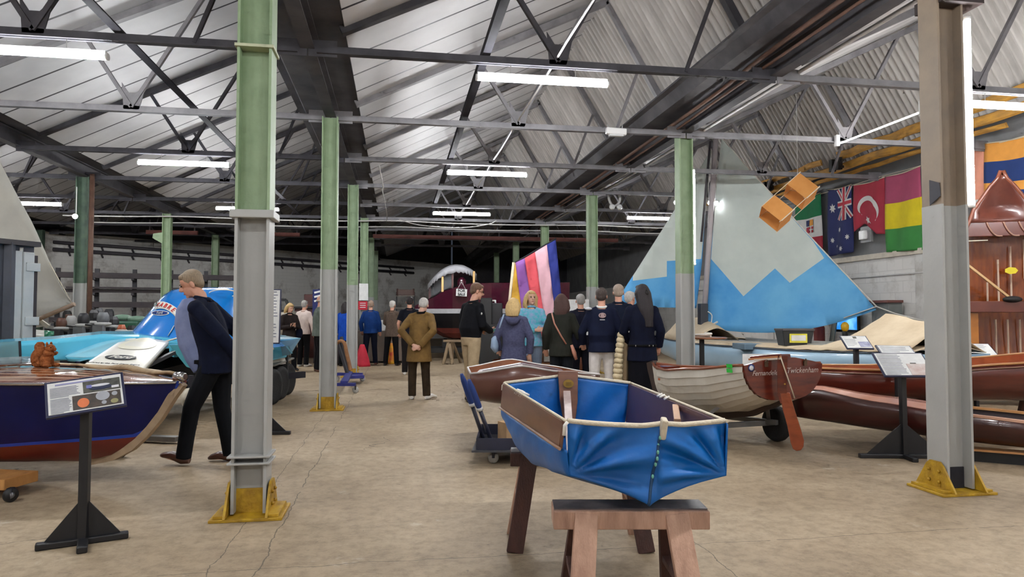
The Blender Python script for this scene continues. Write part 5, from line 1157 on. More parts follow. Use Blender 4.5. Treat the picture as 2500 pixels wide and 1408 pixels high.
# ================================================================== RIGHT WALL
XF = 9.86
M_fl = {n: mat('flag_' + n, c, .85, var=.06) for n, c in dict(green=(14, 112, 68), white=(214, 212, 210), red=(168, 40, 60), navy=(36, 44, 96), crimson=(168, 46, 66), rose=(170, 74, 106), yellow=(226, 204, 32), leaf=(60, 136, 66), orange=(232, 160, 72), blue=(32, 58, 118), peach=(226, 154, 130), signal_red=(186, 40, 56)).items()}
def flag(name, px0, px1, yt0, yt1, yb0, yb1, bands, lb, wave=.03, X=XF, extra=None, cut=None):
    """px0/px1 edges in the photo, measured to a plane parallel to the wall; bands: [(v_end, mat)] from the top"""
    a0, a1 = onX(px0, yt0, X), onX(px1, yt1, X); b0, b1 = onX(px0, yb0, X), onX(px1, yb1, X); b0.y = a0.y; b1.y = a1.y
    e = empty('flag', (X, (a0.y + a1.y) / 2, min(b0.z, b1.z)), lb, 'flag', 'flags hung along the right wall')
    def pt(u, v, off=0.0):
        t = a0.lerp(a1, u); b = b0.lerp(b1, u); p = t.lerp(b, v); zc = cut(u) if cut else 1.0
        p = t.lerp(b, v * zc); p.x += -wave * (.3 + v) * math.sin(u * 9 + v * 3) - off; p.z -= .03 * math.sin(PI * u) * (1 - v); return p
    ends = [v for v, m in bands]; mats = [m for v, m in bands]
    def mi(u, v):
        for i, x in enumerate(ends):
            if v < x - 1e-6: return i
        return len(ends) - 1
    cl = MB().grid(pt, 14, 30, mi).build('cloth', mats, e, solid=.004)
    MB().tube([pt(u / 10, 0) for u in range(11)], .012, 6).build('hoist_rope', M_rope, e)
    if extra: extra(pt, e, cl)
    return e
def star(pt, e, u, v, r, m, n=7, name='star', asp=1.6):
    P = []
    for k in range(2 * n):
        rr = r if k % 2 == 0 else r * .5; a = PI * k / n + .2; P.append(pt(u + rr * math.cos(a) * asp, v + rr * math.sin(a), .012))
    c = pt(u, v, .012); o = MB().add(P + [c], [(i, (i + 1) % (2 * n), 2 * n) for i in range(2 * n)]).build(name, m, e); return o
def quad(pt, e, u0, v0, u1, v1, m, name, off=.012, u2=None, v2=None, u3=None, v3=None):
    P = [pt(u0, v0, off), pt(u1, v0, off), pt(u1, v1, off), pt(u0, v1, off)]; return MB().add(P, [(0, 1, 2, 3)]).build(name, m, e)
def strip(pt, e, a, b, w, m, name, off):
    du, dv = b[0] - a[0], b[1] - a[1]; k = 8; asp = 2.0; l = math.hypot(du, dv * asp); nu, nv = dv * asp / l * w, -du / l * w / asp
    rows = [[pt(lerp(a[0], b[0], t) + nu, lerp(a[1], b[1], t) + nv, off), pt(lerp(a[0], b[0], t) - nu, lerp(a[1], b[1], t) - nv, off)] for t in [i / k for i in range(k + 1)]]
    return MB().loft(rows, False, False).build(name, m, e)
def italy(pt, e, cl):
    f = quad(pt, cl, .42, .40, .74, .62, M_fl['white'], 'emblem')
    for (u0, v0, u1, v1, m) in ((.42, .40, .57, .50, 'navy'), (.59, .40, .74, .50, 'orange'), (.42, .52, .57, .62, 'red'), (.59, .52, .74, .62, 'signal_red')): quad(pt, f, u0, v0, u1, v1, M_fl[m], 'emblem_quarter', .016)
    strip(pt, f, (.59, .57), (.74, .57), .02, M_fl['white'], 'emblem_cross', .02); strip(pt, f, (.665, .52), (.665, .62), .02, M_fl['white'], 'emblem_cross', .02)
flag('italy', 1942, 2004, 487, 470, 628, 620, [(.36, M_fl['green']), (.70, M_fl['white']), (1, M_fl['red'])], 'green, white and red flag with a coat of arms, beside the box kite', extra=italy)
def aus(pt, e, cl):
    W, Rd = M_fl['white'], mat('flag_union_red', (196, 60, 76), .85); c = (.70, .25)
    for a, b in (((.44, .02), (.98, .48)), ((.98, .02), (.44, .48))): strip(pt, cl, a, b, .06, W, 'saltire', .010); strip(pt, cl, a, b, .02, Rd, 'saltire_red', .014)
    strip(pt, cl, (.71, .0), (.71, .5), .10, W, 'cross', .016); strip(pt, cl, (.42, .25), (1, .25), .10, W, 'cross', .017); strip(pt, cl, (.71, .0), (.71, .5), .05, Rd, 'cross_red', .020); strip(pt, cl, (.42, .25), (1, .25), .05, Rd, 'cross_red', .021)
    for u, v, r in ((.22, .29, .075), (.50, .63, .045), (.16, .77, .045), (.80, .76, .045), (.36, .87, .025), (.58, .92, .045)): star(pt, cl, u, v, r, W)
flag('australia', 2021, 2079, 463, 450, 626, 615, [(1, M_fl['navy'])], 'navy flag with a union canton and white stars, hung sideways', extra=aus)
def turk(pt, e, cl):
    W = M_fl['white']; rows = []
    for i in range(25):
        t = i / 24; a = lerp(-.25 * PI, 1.25 * PI, t); ro, ri = .36, .36 - .13 * math.sin(PI * t); rows.append([pt(.48 + ro * math.cos(a) * .95, .56 - ro * math.sin(a) * .72 + .0, .012), pt(.48 + ri * math.cos(a) * .95, .58 - ri * math.sin(a) * .72, .012)])
    MB().loft(rows, False, False).build('crescent', W, cl); star(pt, cl, .50, .86, .085, W, 5, 'star', 1.3)
flag('turkey', 2084, 2160, 452, 432, 566, 566, [(1, M_fl['crimson'])], 'crimson flag with a white crescent and star', extra=turk, cut=lambda u: 1 - .16 * math.sin(PI * min(1, u * 1.5)) if u < .67 else 1.04)
flag('rose', 2161, 2247, 431, 405, 616, 610, [(.36, M_fl['rose']), (.70, M_fl['yellow']), (1, M_fl['leaf'])], 'rose, yellow and green striped flag left of the tan column')
flag('peach', 2340, 2402, 372, 358, 505, 500, [(.9, M_fl['peach']), (1, M_fl['white'])], 'peach coloured flag just right of the tan column')
flag('orange', 2403, 2540, 350, 322, 505, 500, [(.28, M_fl['orange']), (.62, M_fl['blue']), (.74, M_fl['orange']), (1, M_fl['blue'])], 'orange and blue striped flag above the upright dinghy')
flag('red', 2335, 2372, 540, 536, 640, 640, [(1, M_fl['signal_red'])], 'small red flag peeping out behind the upright dinghy')
# wall rail, conduit, fittings
tag(MB().box((XW - .03, 15, 2.58), (.06, 22, .11)).build('trim_rail', mat('cream_rail_board', (214, 204, 188), .6)), kind='structure')
pipe('conduit', [(XW - .03, y, 2.16) for y in (9, 14, 20, 28)], .016, M_white_pipe, 'white conduit running along the right wall below the flags', 'conduit')
for y in (11.9, 17.4): tag(MB().box((XW + .02, y, 1.3), (.10, .30, 2.6)).build('trim_pilaster', M_block), kind='structure')
c = onX(2112, 572, XF); e = empty('wall_lamp', c, 'square white bulkhead lamp on the wall under the crimson flag', 'lamp')
MB().box(c + Vector((.04, 0, 0)), (.05, .34, .34)).build('back_plate', mat('grey_plate', (150, 150, 152), .5), e); MB().box(c + Vector((-.02, .04, -.01)), (.08, .2, .2)).build('diffuser', mat('white_glass_lamp', (236, 236, 236), .3), e, bevel=.02)
c = onX(2070, 785, XW - .09); e = empty('television', c, 'wall mounted television with a blue picture, below the sail corner', 'television')
MB().box(c, (.06, .78, .46)).build('casing', M_black, e, bevel=.01)
scm = bpy.data.materials.new('tv_picture'); scm.use_nodes = True; nt = scm.node_tree; bb_ = nt.nodes['Principled BSDF']; tc = nt.nodes.new('ShaderNodeTexCoord'); nn_ = nt.nodes.new('ShaderNodeTexNoise'); nn_.inputs['Scale'].default_value = 3; nt.links.new(tc.outputs['Object'], nn_.inputs[0])
rp = ramp_node(nt, nn_.outputs[0], [(.40, lin((40, 130, 210))), (.60, lin((120, 190, 236)))]); nt.links.new(rp.outputs[0], bb_.inputs['Base Color']); nt.links.new(rp.outputs[0], bb_.inputs['Emission Color']); bb_.inputs['Emission Strength'].default_value = 1.0
MB().box(c + Vector((-.033, 0, .01)), (.006, .70, .37)).build('screen', scm, e); MB().box(c + Vector((.06, 0, 0)), (.1, .2, .2)).build('bracket', M_black, e)
c = onX(2063, 808, 9.0); e = empty('yellow_buoy', c, 'small yellow buoy with a black base, in front of the television', 'buoy')
MB().lathe([(.02, -.02), (.075, .04), (.08, .12), (.05, .17), (.0, .19)], c, seg=16).build('float', mat('buoy_yellow', (236, 182, 40), .4), e); MB().lathe([(.05, -.14), (.06, -.02), (.03, .0)], c, seg=14).build('base', M_black, e)
MB().beam((c.x, c.y, 0), (c.x, c.y, c.z - .14), .05, .05).build('stem', M_black, e); MB().box((c.x, c.y, .03), (.4, .4, .06)).build('foot', M_black, e)
c = onX(2165, 764, 9.7); e = empty('wall_cabinet', c, 'grey wall cabinet with a brown top, at the right end of the sail foot', 'cabinet')
MB().box(c, (.3, .5, .42)).build('body', mat('grey_cabinet', (128, 132, 132), .5), e, bevel=.006); MB().box(c + Vector((-.05, 0, .23)), (.36, .62, .05)).build('top', mat('brown_cabinet_top', (122, 78, 72), .5), e); MB().box(c + Vector((-.155, .0, .0)), (.01, .42, .34)).build('door', mat('grey_cabinet', (128, 132, 132), .5), e)
for i, (px, py, hh, col, lb) in enumerate(((2020, 800, 1.1, (120, 126, 120), 'tall grey plank leaning on the right wall beside the television'), (2000, 800, 1.05, (150, 60, 56), 'red gas cylinder against the right wall behind the sail foot'), (1985, 800, 1.0, (176, 172, 168), 'pale pipe end against the right wall behind the sail foot'))):
    p = onX(px, py, 9.6); e = empty(['leaning_plank', 'gas_cylinder', 'pale_pipe'][i], (9.6, p.y, 0), lb, ['plank', 'cylinder', 'pipe'][i])
    if i == 1:
        MB().lathe([(.11, 0), (.12, .03), (.12, 1.05), (.08, 1.16), (.03, 1.2), (.03, 1.28)], (9.6, p.y, 0), seg=18).build('shell', mat('cylinder_red', col, .4), e); MB().box((9.6, p.y, 1.31), (.05, .08, .06)).build('valve', M_brass, e)
    else:
        MB().beam((9.55, p.y, 0), (9.85, p.y, 1.5), .16 if i == 0 else .08, .03 if i == 0 else .08).build('board' if i == 0 else 'tube', mat('leaner%d' % i, col, .6), e, bevel=.004)
# eaves: yellow boards along the wall head and black brackets
M_ochre = mat('ochre_painted_board', (206, 152, 62), .7, rgb2=(150, 112, 58), scale=3.5, stretch=(1, 1, 4))
for i, (y0, y1, z, h, x) in enumerate(((8.4, 19.5, 4.62, .16, 9.50), (7.0, 13.6, 4.84, .17, 9.37), (9.6, 17.5, 4.42, .07, 9.58), (14.2, 21, 4.82, .12, 9.38))):
    pts = [(x + .02 * math.sin(k * 1.7 + i), lerp(y0, y1, k / 16), z + .015 * math.sin(k * 2.3 + i * 2)) for k in range(17)]
    mb = MB().loft([[Vector(p) + Vector((0, 0, -h * (.8 + .2 * math.sin(k * 3 + i)))), Vector(p) + Vector((-.04, 0, 0)), Vector(p) + Vector((.0, 0, .02)), Vector(p) + Vector((.04, 0, -h * .9))] for k, p in enumerate(pts)], True, True, smooth=False)
    tag(mb.build('eaves_board', M_ochre), ['long ochre board along the head of the right wall', 'upper ochre board above the flags by the tan column', 'thin lower ochre board just above the flags', 'upper ochre board beyond the box kite'][i], 'board', 'ochre boards along the eaves')
for px, py, lb in ((2040, 402, 'black twin bracket on the eaves above the crimson flag'), (1874, 455, 'black twin bracket on the eaves beside the sail edge')):
    c = onX(px, py, 9.28); e = empty('eaves_bracket', c, lb, 'bracket', 'black brackets on the eaves')
    for s in (-1, 1): MB().box(c + Vector((0, s * .11, 0)), (.1, .10, .26)).build('block', M_black, e)
    MB().box(c + Vector((.03, 0, .06)), (.06, .40, .05)).build('strap', M_black, e); MB().box(c + Vector((.03, 0, -.08)), (.06, .40, .05)).build('strap', M_black, e); MB().beam(c + Vector((.04, 0, 0)), c + Vector((.15, 0, 0)), .06, .06).build('arm', M_black, e)
# box kite
def box_kite():
    k = 8.75 / FPX; r_, u_, f_ = CR @ Vector((1, 0, 0)), CR @ Vector((0, 1, 0)), CR @ Vector((0, 0, -1))
    p0 = at(1894, 521, 8.75); p1 = p0 + (r_ * 64 + u_ * 55 + f_ * 8) * k; ax = (p1 - p0).normalized(); e = empty('box_kite', p0, 'orange-brown paper box kite hanging in front of the flags and sail', 'kite')
    a = (r_ * 35 - u_ * 34 - f_ * 22); a = (a - ax * a.dot(ax)).normalized(); b = ax.cross(a); b = b if b.dot(f_) > 0 else -b; h = .148; M_k = mat('orange_kite_paper', (214, 150, 80), .7, rgb2=(196, 130, 62), scale=3); M_st = mat('pale_kite_stick', (232, 214, 184), .5)
    cs = [(1, 1), (-1, 1), (-1, -1), (1, -1)]
    for c in (p0, p1):
        MB().loft([[c - ax * .11 + a * x * h + b * y * h for x, y in cs], [c + ax * .11 + a * x * h + b * y * h for x, y in cs]], True, False, smooth=False).build('paper_cell', M_k, e, solid=.004)
        for i in (0, 1): MB().beam(c + a * cs[i][0] * h + b * cs[i][1] * h, c - a * cs[i][0] * h - b * cs[i][1] * h, .008, .008).build('cross_spar', M_st, e)
        MB().beam(c + a * h * 1.04 - b * h * 1.04 - ax * .10, c + a * h * 1.04 - b * h * 1.04 + ax * .12, .012, .012).build('edge_stick', M_st, e)
    for x, y in cs: MB().beam(p0 - ax * .13 + a * x * h + b * y * h, p1 + ax * .13 + a * x * h + b * y * h, .007, .007).build('long_stick', M_st, e)
    t = p1 - a * h + ax * .11; MB().tube([t, Vector((t.x, t.y, 4.2))], .003, 5).build('hanging_line', M_white_pipe, e)
box_kite()
# ================================================================== LEFT SIDE AND BACK OF THE HALL
# steel container doors at the left edge
def container():
    p0, p1 = at(-70, 768, 9.2), at(86, 768, 10.0); p0.z = p1.z = 0; r = (p1 - p0).normalized(); nn = Vector((-r.y, r.x, 0)); W = (p1 - p0).length
    if nn.y < 0: nn = -nn
    e = empty('steel_container', (p0 + p1) / 2 + nn * .5, 'tall grey steel container with strap hinged doors at the left edge', 'container')
    M_c = mat('light_grey_door', (182, 184, 182), .5, rgb2=(160, 162, 164), scale=2); M_fr = mat('dark_grey_frame', (72, 74, 84), .5, rgb2=(58, 60, 68), scale=3)
    H = 2.36; B = Matrix((r, nn, Vector((0, 0, 1)))).transposed(); P = lambda x, z, dp=0.0: p0 + r * x + nn * dp + Vector((0, 0, z))
    MB().box(P(W / 2, H / 2, .6), (W, 1.1, H), B).build('body', M_fr, e, bevel=.01)
    f = lambda px: ((at(px, 768, 1) - CO).cross(p0 - CO)).z
    def xpx(px):                     # where the ray of a photo column meets the door plane
        d = ray(px, 768); d.z = 0; q = Vector((p0.x, p0.y, 0)); den = d.x * r.y - d.y * r.x; t = (q.x * r.y - q.y * r.x) / den; return (d * t - q).dot(r)
    for a, b, z in ((26, 50, 2.26), (54, 80, 2.25)):
        x0, x1 = xpx(a), xpx(b); MB().box(P((x0 + x1) / 2, z / 2 + .03, .02), (x1 - x0, .07, z - .08), B).build('door', M_c, e, bevel=.012)
    x = xpx(52); MB().beam(P(x, .1, .03), P(x, 2.3, .03), .02, .04).build('locking_bar', mat('pale_bar', (198, 198, 194), .4), e)
    x = xpx(20); MB().beam(P(x, 0, .0), P(x, H, .0), .10, .10).build('corner_post', M_fr, e)
    for z in (2.03, 1.26): MB().box(P(xpx(76), z, -.005), (.20, .05, .12), B).build('hinge_strap', M_c, e, bevel=.006)
    MB().beam(P(-.05, H, 0), P(W + .02, H, 0), .12, .07).build('head_rail', mat('dark_rail', (60, 56, 58), .6), e)
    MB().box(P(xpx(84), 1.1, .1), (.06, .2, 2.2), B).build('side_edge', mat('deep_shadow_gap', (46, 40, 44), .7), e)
container()
# white sail on the left with its spar, and the little boat under it
M_wsail = mat('white_sailcloth', (198, 196, 186), .8, rgb2=(184, 182, 174), scale=2.2, bump=.12, bscale=4)
def left_sail():
    e = empty('white_sail', at(60, 800, 11.5), 'large white sail with a wooden boom at the left edge before the dark column', 'sail')
    lead = [(-150, 150), (-60, 300), (0, 395), (45, 482), (80, 545), (120, 636), (150, 700), (176, 741)]; foot = [(176, 741), (140, 756), (88, 776), (20, 797), (-60, 822), (-150, 850)]
    rows = []
    for i in range(21):
        t = i / 20
        def on(p, t): x = t * (len(p) - 1); k = min(int(x), len(p) - 2); return (lerp(p[k][0], p[k + 1][0], x - k), lerp(p[k][1], p[k + 1][1], x - k))
        a = on(lead, t); b = on(foot[::-1], t); row = []
        for k in range(9):
            u = k / 8; x, y = lerp(a[0], b[0], u), lerp(a[1], b[1], u); row.append(at(x, y, 11.5 + .15 * math.sin(u * PI) * math.sin(t * PI) + .015 * math.sin(t * 25 + u * 9)))
        rows.append(row)
    MB().loft(rows, False, False).build('cloth', M_wsail, e, solid=.004)
    MB().tube([at(182, 742, 11.48), at(84, 783, 11.45), at(-120, 868, 11.4)], .035, 8).build('boom', mat('brown_boom', (150, 126, 102), .5, rgb2=(110, 88, 72), scale=4), e)
    MB().tube([at(120, 640, 11.5), at(176, 741, 11.5)], .008, 5).build('leech_rope', M_rope, e)
left_sail()
def small_dinghy():
    e = empty('small_dinghy', at(70, 850, 11.9), 'small white sailing dinghy with a green bow, under the white sail', 'boat'); A = lambda x, y, d: at(x, y, d)
    rows = [[A(x, y0, 12.2), A(x, (y0 + y1) / 2 + 4, 11.7), A(x, y1, 11.8), A(x, y1, 12.6), A(x, (y0 + y1) / 2, 12.8)] for x, y0, y1 in ((-140, 798, 850), (0, 800, 848), (60, 802, 842), (108, 806, 832), (132, 808, 818))]
    MB().loft(rows[:4], True, True).build('hull', mat('white_gelcoat', (210, 208, 200), .3), e); MB().loft(rows[3:], True, True).build('bow', mat('green_gelcoat', (24, 120, 84), .35), e)
    MB().beam(A(84, 772, 11.8), A(118, 797, 11.8), .04, .06).build('white_spar', mat('white_spar', (216, 212, 198), .5), e); MB().prism([A(84, 778, 11.8), A(112, 796, 11.8), A(84, 800, 11.8)], gdir(0, .02)).build('folded_sail', M_wsail, e)
    MB().beam(A(0, 846, 12.2), Vector((A(0, 846, 12.2).x, A(0, 846, 12.2).y, 0)), .3, .3).build('stand', M_rawd, e)
small_dinghy()
# pipes along the oblique back wall
WA, WB = Vector((-17.5, 22.1, 0)), Vector((3.2, 40.8, 0)); WT = (WB - WA).normalized(); WN = Vector((WT.y, -WT.x, 0))
def onW(px, py, off=.0):
    d = ray(px, py); q = WA + WN * off; den = d.x * WT.y - d.y * WT.x; t = (q.x * WT.y - q.y * WT.x) / den; return CO + d * t
M_dpipe = mat('sooty_pipe', (74, 70, 76), .6)
for j, (z, r, lb) in enumerate(((3.92, .06, 'upper'), (3.66, .07, 'lower'))):
    p, q = onW(130, 600, .14), onW(1010, 640, .14); p.z = z; q.z = z - .02; e = empty('wall_pipe', p, lb + ' of the two dark pipes high along the back wall', 'pipe', 'dark pipes along the back wall')
    MB().tube([p, q], r, 8).build('tube', M_dpipe, e); n = 16
    for k in range(n): c = p.lerp(q, (k + .5) / n); MB().beam(c + WN * .0 + Vector((0, 0, -r - .12)), c - WN * .14 + Vector((0, 0, -r + .0)), .05, .05).build('clip', M_dpipe, e)
# timber rack in front of the back wall with long dark planks on it
M_rk = mat('black_rack_steel', (44, 42, 48), .6); M_plk = mat('dark_stored_plank', (64, 56, 58), .7, rgb2=(48, 42, 46), scale=3, stretch=(1, 8, 8))
RK0, RK1 = at(110, 768, 20.6), at(640, 768, 23.0); RK0.z = RK1.z = 0; RT = (RK1 - RK0).normalized(); RN = Vector((RT.y, -RT.x, 0))
e = empty('timber_rack', RK0, 'long dark steel rack of stored timber along the back wall on the left', 'rack'); n = 6
for k in range(n):
    b = RK0.lerp(RK1, (k + .3) / n); MB().beam(b, b + Vector((0, 0, 2.75)), .12, .10, up=RN).build('upright', M_rk, e)
    for z in (.6, 1.05, 1.5, 1.95, 2.4): MB().beam(b + Vector((0, 0, z)), b + RN * .65 + Vector((0, 0, z + .02)), .07, .07).build('arm', M_rk, e)
for i, (z, h, off, t0, t1, lb) in enumerate(((2.45, .16, .3, 0, 1, 'thick dark plank on the top arms of the timber rack'), (2.02, .10, .3, .02, .98, 'dark plank on the second arms down of the timber rack'), (2.13, .05, .5, .1, .9, 'thin plank lying on the second arms of the timber rack'), (1.57, .17, .35, 0, 1, 'thick dark plank on the middle arms of the timber rack'), (1.12, .16, .35, .03, 1, 'dark plank on the fourth arms down of the timber rack'), (.68, .20, .35, 0, .95, 'dark plank on the lowest arms of the timber rack'))):
    a, b = RK0.lerp(RK1, t0) + RN * off, RK0.lerp(RK1, t1) + RN * off; a.z = b.z = z + h / 2 - .0; tag(MB().beam(a, b, .25, h).build('stored_plank', M_plk), lb, 'plank', 'planks on the timber rack')
# outboard engines and machines behind the blue hydroplane
def mk(n, c, **k): return mat('machine_' + n, c, .45, **k)
M_mach = dict(grey=mk('grey', (112, 114, 116), rgb2=(84, 86, 90)), dark=mk('dark', (44, 44, 48)), green=mk('green', (40, 88, 66), rgb2=(28, 62, 50)), pgreen=mk('pale_green', (110, 140, 120)), silver=mk('silver', (170, 170, 168)), orange=mk('orange', (170, 84, 48)), brown=mk('brown', (96, 62, 48)), black=mk('black', (26, 26, 28)))
def outboard(px, yt, yb, d, body, cowl, lb, wpx=30):
    top = at(px, yt, d); k = d / FPX; h = (yb - yt) * k; w = wpx * k; c = Vector((top.x, top.y, 0)); e = empty('outboard_engine', c, lb, 'engine', 'old engines behind the racing hydroplane'); zt = top.z
    MB().tube([c + Vector((0, 0, zt - h * .34)), c + Vector((0, 0, zt - h * .22)), c + Vector((0, 0, zt - .06)), c + Vector((0, 0, zt))], [w * .42, w * .5, w * .46, w * .3], 7, sq=.8, smooth=int(px) % 3 == 0).build('cowl', M_mach[cowl], e)
    MB().lathe([(w * .3, -.02), (w * .62, 0), (w * .62, .04), (w * .3, .06)], c + Vector((0, 0, zt - h * .38)), seg=14).build('flywheel', M_mach['silver'], e)
    MB().tube([c + Vector((0, 0, zt - h * .38)), c + Vector((0, 0, zt - h * .8)), c + gdir(.05, 0) + Vector((0, 0, zt - h))], [w * .22, w * .18, w * .24], 10).build('leg', M_mach[body], e)
    MB().beam(c + gdir(-w * .4, -.12) + Vector((0, 0, zt - h * .5)), c + gdir(w * .4, -.12) + Vector((0, 0, zt - h * .5)), .10, .14).build('clamp', M_mach[body], e)
    MB().tube([c + Vector((0, 0, zt - h * .42)), c + gdir(-w * .9, -.2) + Vector((0, 0, zt - h * .36))], .02, 6).build('tiller', M_mach['black'], e)
    zc = zt - h; MB().beam(c + gdir(0, .12) + Vector((0, 0, 0)), c + gdir(0, .12) + Vector((0, 0, zt - h * .45)), .08, .12).build('stand_post', M_rk, e); MB().box(c + gdir(0, .12) + Vector((0, 0, .03)), (.5, .4, .06), Euler((0, 0, -R(YAW)))).build('stand_foot', M_rk, e)
for a in ((150, 776, 850, 13.2, 'dark', 'brown', 'brown topped engine nearest the small green bowed dinghy', 26), (174, 770, 850, 13.7, 'dark', 'silver', 'silver topped engine, second from the small green bowed dinghy', 26), (204, 764, 850, 12.9, 'grey', 'dark', 'dark engine standing before the dark column', 28), (230, 756, 845, 13.5, 'dark', 'black', 'black engine just right of the dark column', 26), (252, 762, 845, 12.6, 'grey', 'grey', 'grey ribbed engine in the middle of the engine row', 30), (277, 772, 845, 13.2, 'dark', 'dark', 'charcoal engine left of the green machine', 26), (297, 792, 842, 12.3, 'brown', 'orange', 'rusty orange engine at the foot of the green machine', 22), (322, 794, 842, 12.8, 'dark', 'black', 'black engine next to the blue cowl', 26), (164, 758, 830, 15.6, 'dark', 'black', 'black engine in the back row by the brown crate', 22), (242, 752, 830, 15.4, 'dark', 'grey', 'grey engine in the back row right of the dark column', 22), (266, 754, 830, 15.9, 'dark', 'dark', 'charcoal engine in the back row beside the green machine', 24), (222, 766, 830, 16.0, 'dark', 'silver', 'silver engine in the back row behind the dark column', 22)): outboard(*a)
c = at(316, 770, 14.2); c.z = 0; e = empty('green_machine', c, 'big dark green engine block with pale dish lids beside the blue cowl', 'engine')
MB().box(c + Vector((0, 0, .95)), (.62, .5, .55), Euler((0, 0, -R(YAW)))).build('block', M_mach['green'], e, bevel=.04); MB().box(c + Vector((0, 0, .34)), (.8, .6, .68), Euler((0, 0, -R(YAW)))).build('bed', M_rk, e, bevel=.02)
for x, z, r in ((-.14, 1.30, .16), (.16, 1.27, .18)): MB().lathe([(r * .9, -.06), (r, -.02), (r, .02), (r * .6, .05), (0, .06)], c + gdir(x, 0) + Vector((0, 0, z)), seg=18).build('dish_lid', M_mach['pgreen'], e)
for x in (-.2, .02, .24): MB().lathe([(.07, 0), (.08, .02), (.08, .16), (.04, .2)], c + gdir(x, -.32) + Vector((0, 0, .92)), gdir(0, -1), 14).build('cylinder_cover', M_mach['green'], e)
c = at(205, 772, 15.0); c.z = 0; e = empty('machine_stand', c, 'flat white topped stand with a cream lidded pan in front of the dark column', 'stand')
MB().box(c + Vector((0, 0, 1.12)), (.62, .45, .05), Euler((0, 0, -R(YAW)))).build('stand_top', M_mach['silver'], e, bevel=.01); MB().box(c + Vector((0, 0, .56)), (.1, .1, 1.1)).build('post', M_rk, e); MB().box(c + Vector((0, 0, .03)), (.4, .4, .06)).build('foot', M_rk, e)
e = empty('cream_pan', c + gdir(-.05, 0) + Vector((0, 0, 1.146)), 'cream lidded pan on the white topped stand', 'pan'); MB().lathe([(.15, 0), (.18, .05), (.18, .12)], c + gdir(-.05, 0) + Vector((0, 0, 1.146)), seg=18).build('pan', M_cream, e); MB().lathe([(.19, .12), (.16, .16), (.03, .19), (0, .2)], c + gdir(-.05, 0) + Vector((0, 0, 1.146)), seg=18).build('lid', mat('pale_yellow_lid', (206, 200, 150), .4), e)
tag(MB().box(c + gdir(.42, -.05) + Vector((0, 0, .6)), (.24, .24, 1.2)).build('red_crate', mat('orange_red_crate', (176, 78, 52), .6), bevel=.01), 'narrow orange-red crate standing right of the dark column', 'crate')
c = at(186, 752, 14.7); c.z = 0; tag(MB().box(c + Vector((0, 0, .68)), (.30, .3, 1.36)).build('brown_crate', M_mach['brown'], bevel=.01), 'tall brown crate standing left of the dark column', 'crate')
# vertical rusty pipe on the dark column and slim white post
x, y = XL - BAY + .19, 15.5
pipe('rusty_pipe', [(x, y, 1.0), (x, y, 4.25)], .05, M_brown_pipe, 'rusty brown downpipe standing beside the dark column on the left', 'pipe')
tag(MB().beam((x + .02, y - .02, 0), (x + .02, y - .02, 1.0), .13, .13).build('white_post', mat('white_post', (196, 194, 188), .5)), 'short white post under the rusty downpipe on the left', 'post')
# boat cabin behind the hydroplane's tail
def cabin_boat():
    e = empty('cabin_boat', at(690, 850, 19.5), 'cream motor boat with a black framed windscreen behind the blonde woman with a phone', 'boat'); A = lambda x, y, d: at(x, y, d)
    MB().loft([[A(x, yt, 19.0), A(x, yb, 19.2), A(x, yb, 20.6), A(x, yt, 20.8)] for x, yt, yb in ((630, 776, 850), (690, 772, 852), (750, 778, 845))], True, True, smooth=False).build('hull', mat('dull_cream_hull', (150, 142, 128), .5), e, bevel=.03)
    for p, q in (((664, 762), (666, 731)), ((666, 731), (698, 732)), ((698, 732), (708, 756)), ((664, 762), (708, 757)), ((683, 731), (684, 760))): MB().beam(A(*p, 19.2), A(*q, 19.2), .07, .07).build('screen_frame', M_black, e)
    MB().prism([A(664, 764, 19.15), A(708, 760, 19.15), A(712, 772, 19.1), A(660, 778, 19.1)], gdir(0, .8)).build('cabin_top', mat('dull_cream_top', (168, 162, 148), .5), e)
    MB().ball(A(676, 750, 19.6), (.09, .09, .16)).build('orange_float', mat('float_orange', (206, 96, 44), .5), e)
    MB().prism([A(665, 762, 19.25), A(682, 761, 19.25), A(682, 733, 19.25), A(667, 733, 19.25)], gdir(0, .01)).build('pane', mat('dark_pane', (40, 42, 44), .15), e)
cabin_boat()
# dark wooden wheelhouse behind the grey haired couple
c = at(765, 768, 22.4); c.z = 0; e = empty('wooden_wheelhouse', c, 'dark red wooden wheelhouse with stepped top behind the grey haired people', 'wheelhouse'); M_wh = mat('dark_red_wood', (90, 44, 38), .5, rgb2=(64, 32, 30), scale=4)
for (x0, x1, z0, z1, dd) in ((-.55, .5, 0, 1.15, .9), (-.5, .1, 1.15, 1.55, .7), (-.22, .3, 1.55, 2.0, .6)): MB().box(c + gdir((x0 + x1) / 2, 0) + Vector((0, 0, (z0 + z1) / 2)), (x1 - x0, dd, z1 - z0), Euler((0, 0, -R(YAW)))).build('cabin_block', M_wh, e, bevel=.02)
for z in (1.18, 1.58): MB().box(c + gdir(-.1, -.4) + Vector((0, 0, z)), (.95, .12, .06), Euler((0, 0, -R(YAW)))).build('ledge', M_black, e)
c = at(778, 730, 19.6); e = empty('hanging_banner', c, 'navy banner with white lettering strokes behind the bald man', 'banner'); MB().box(c + Vector((0, 0, -.1)), (.34, .02, .75), Euler((0, 0, -R(YAW)))).build('cloth', M_fl['navy'], e)
for i in range(3): MB().beam(c + gdir(-.12, -.02) + Vector((0, 0, .18 - i * .12)), c + gdir(.12, -.02) + Vector((0, 0, .24 - i * .12)), .01, .05).build('white_stroke', M_paper, e)
MB().beam(c + Vector((0, 0, .3)) + gdir(0, .03), Vector((c.x, c.y, 0)) + gdir(0, .03), .04, .04).build('pole', M_rk, e)
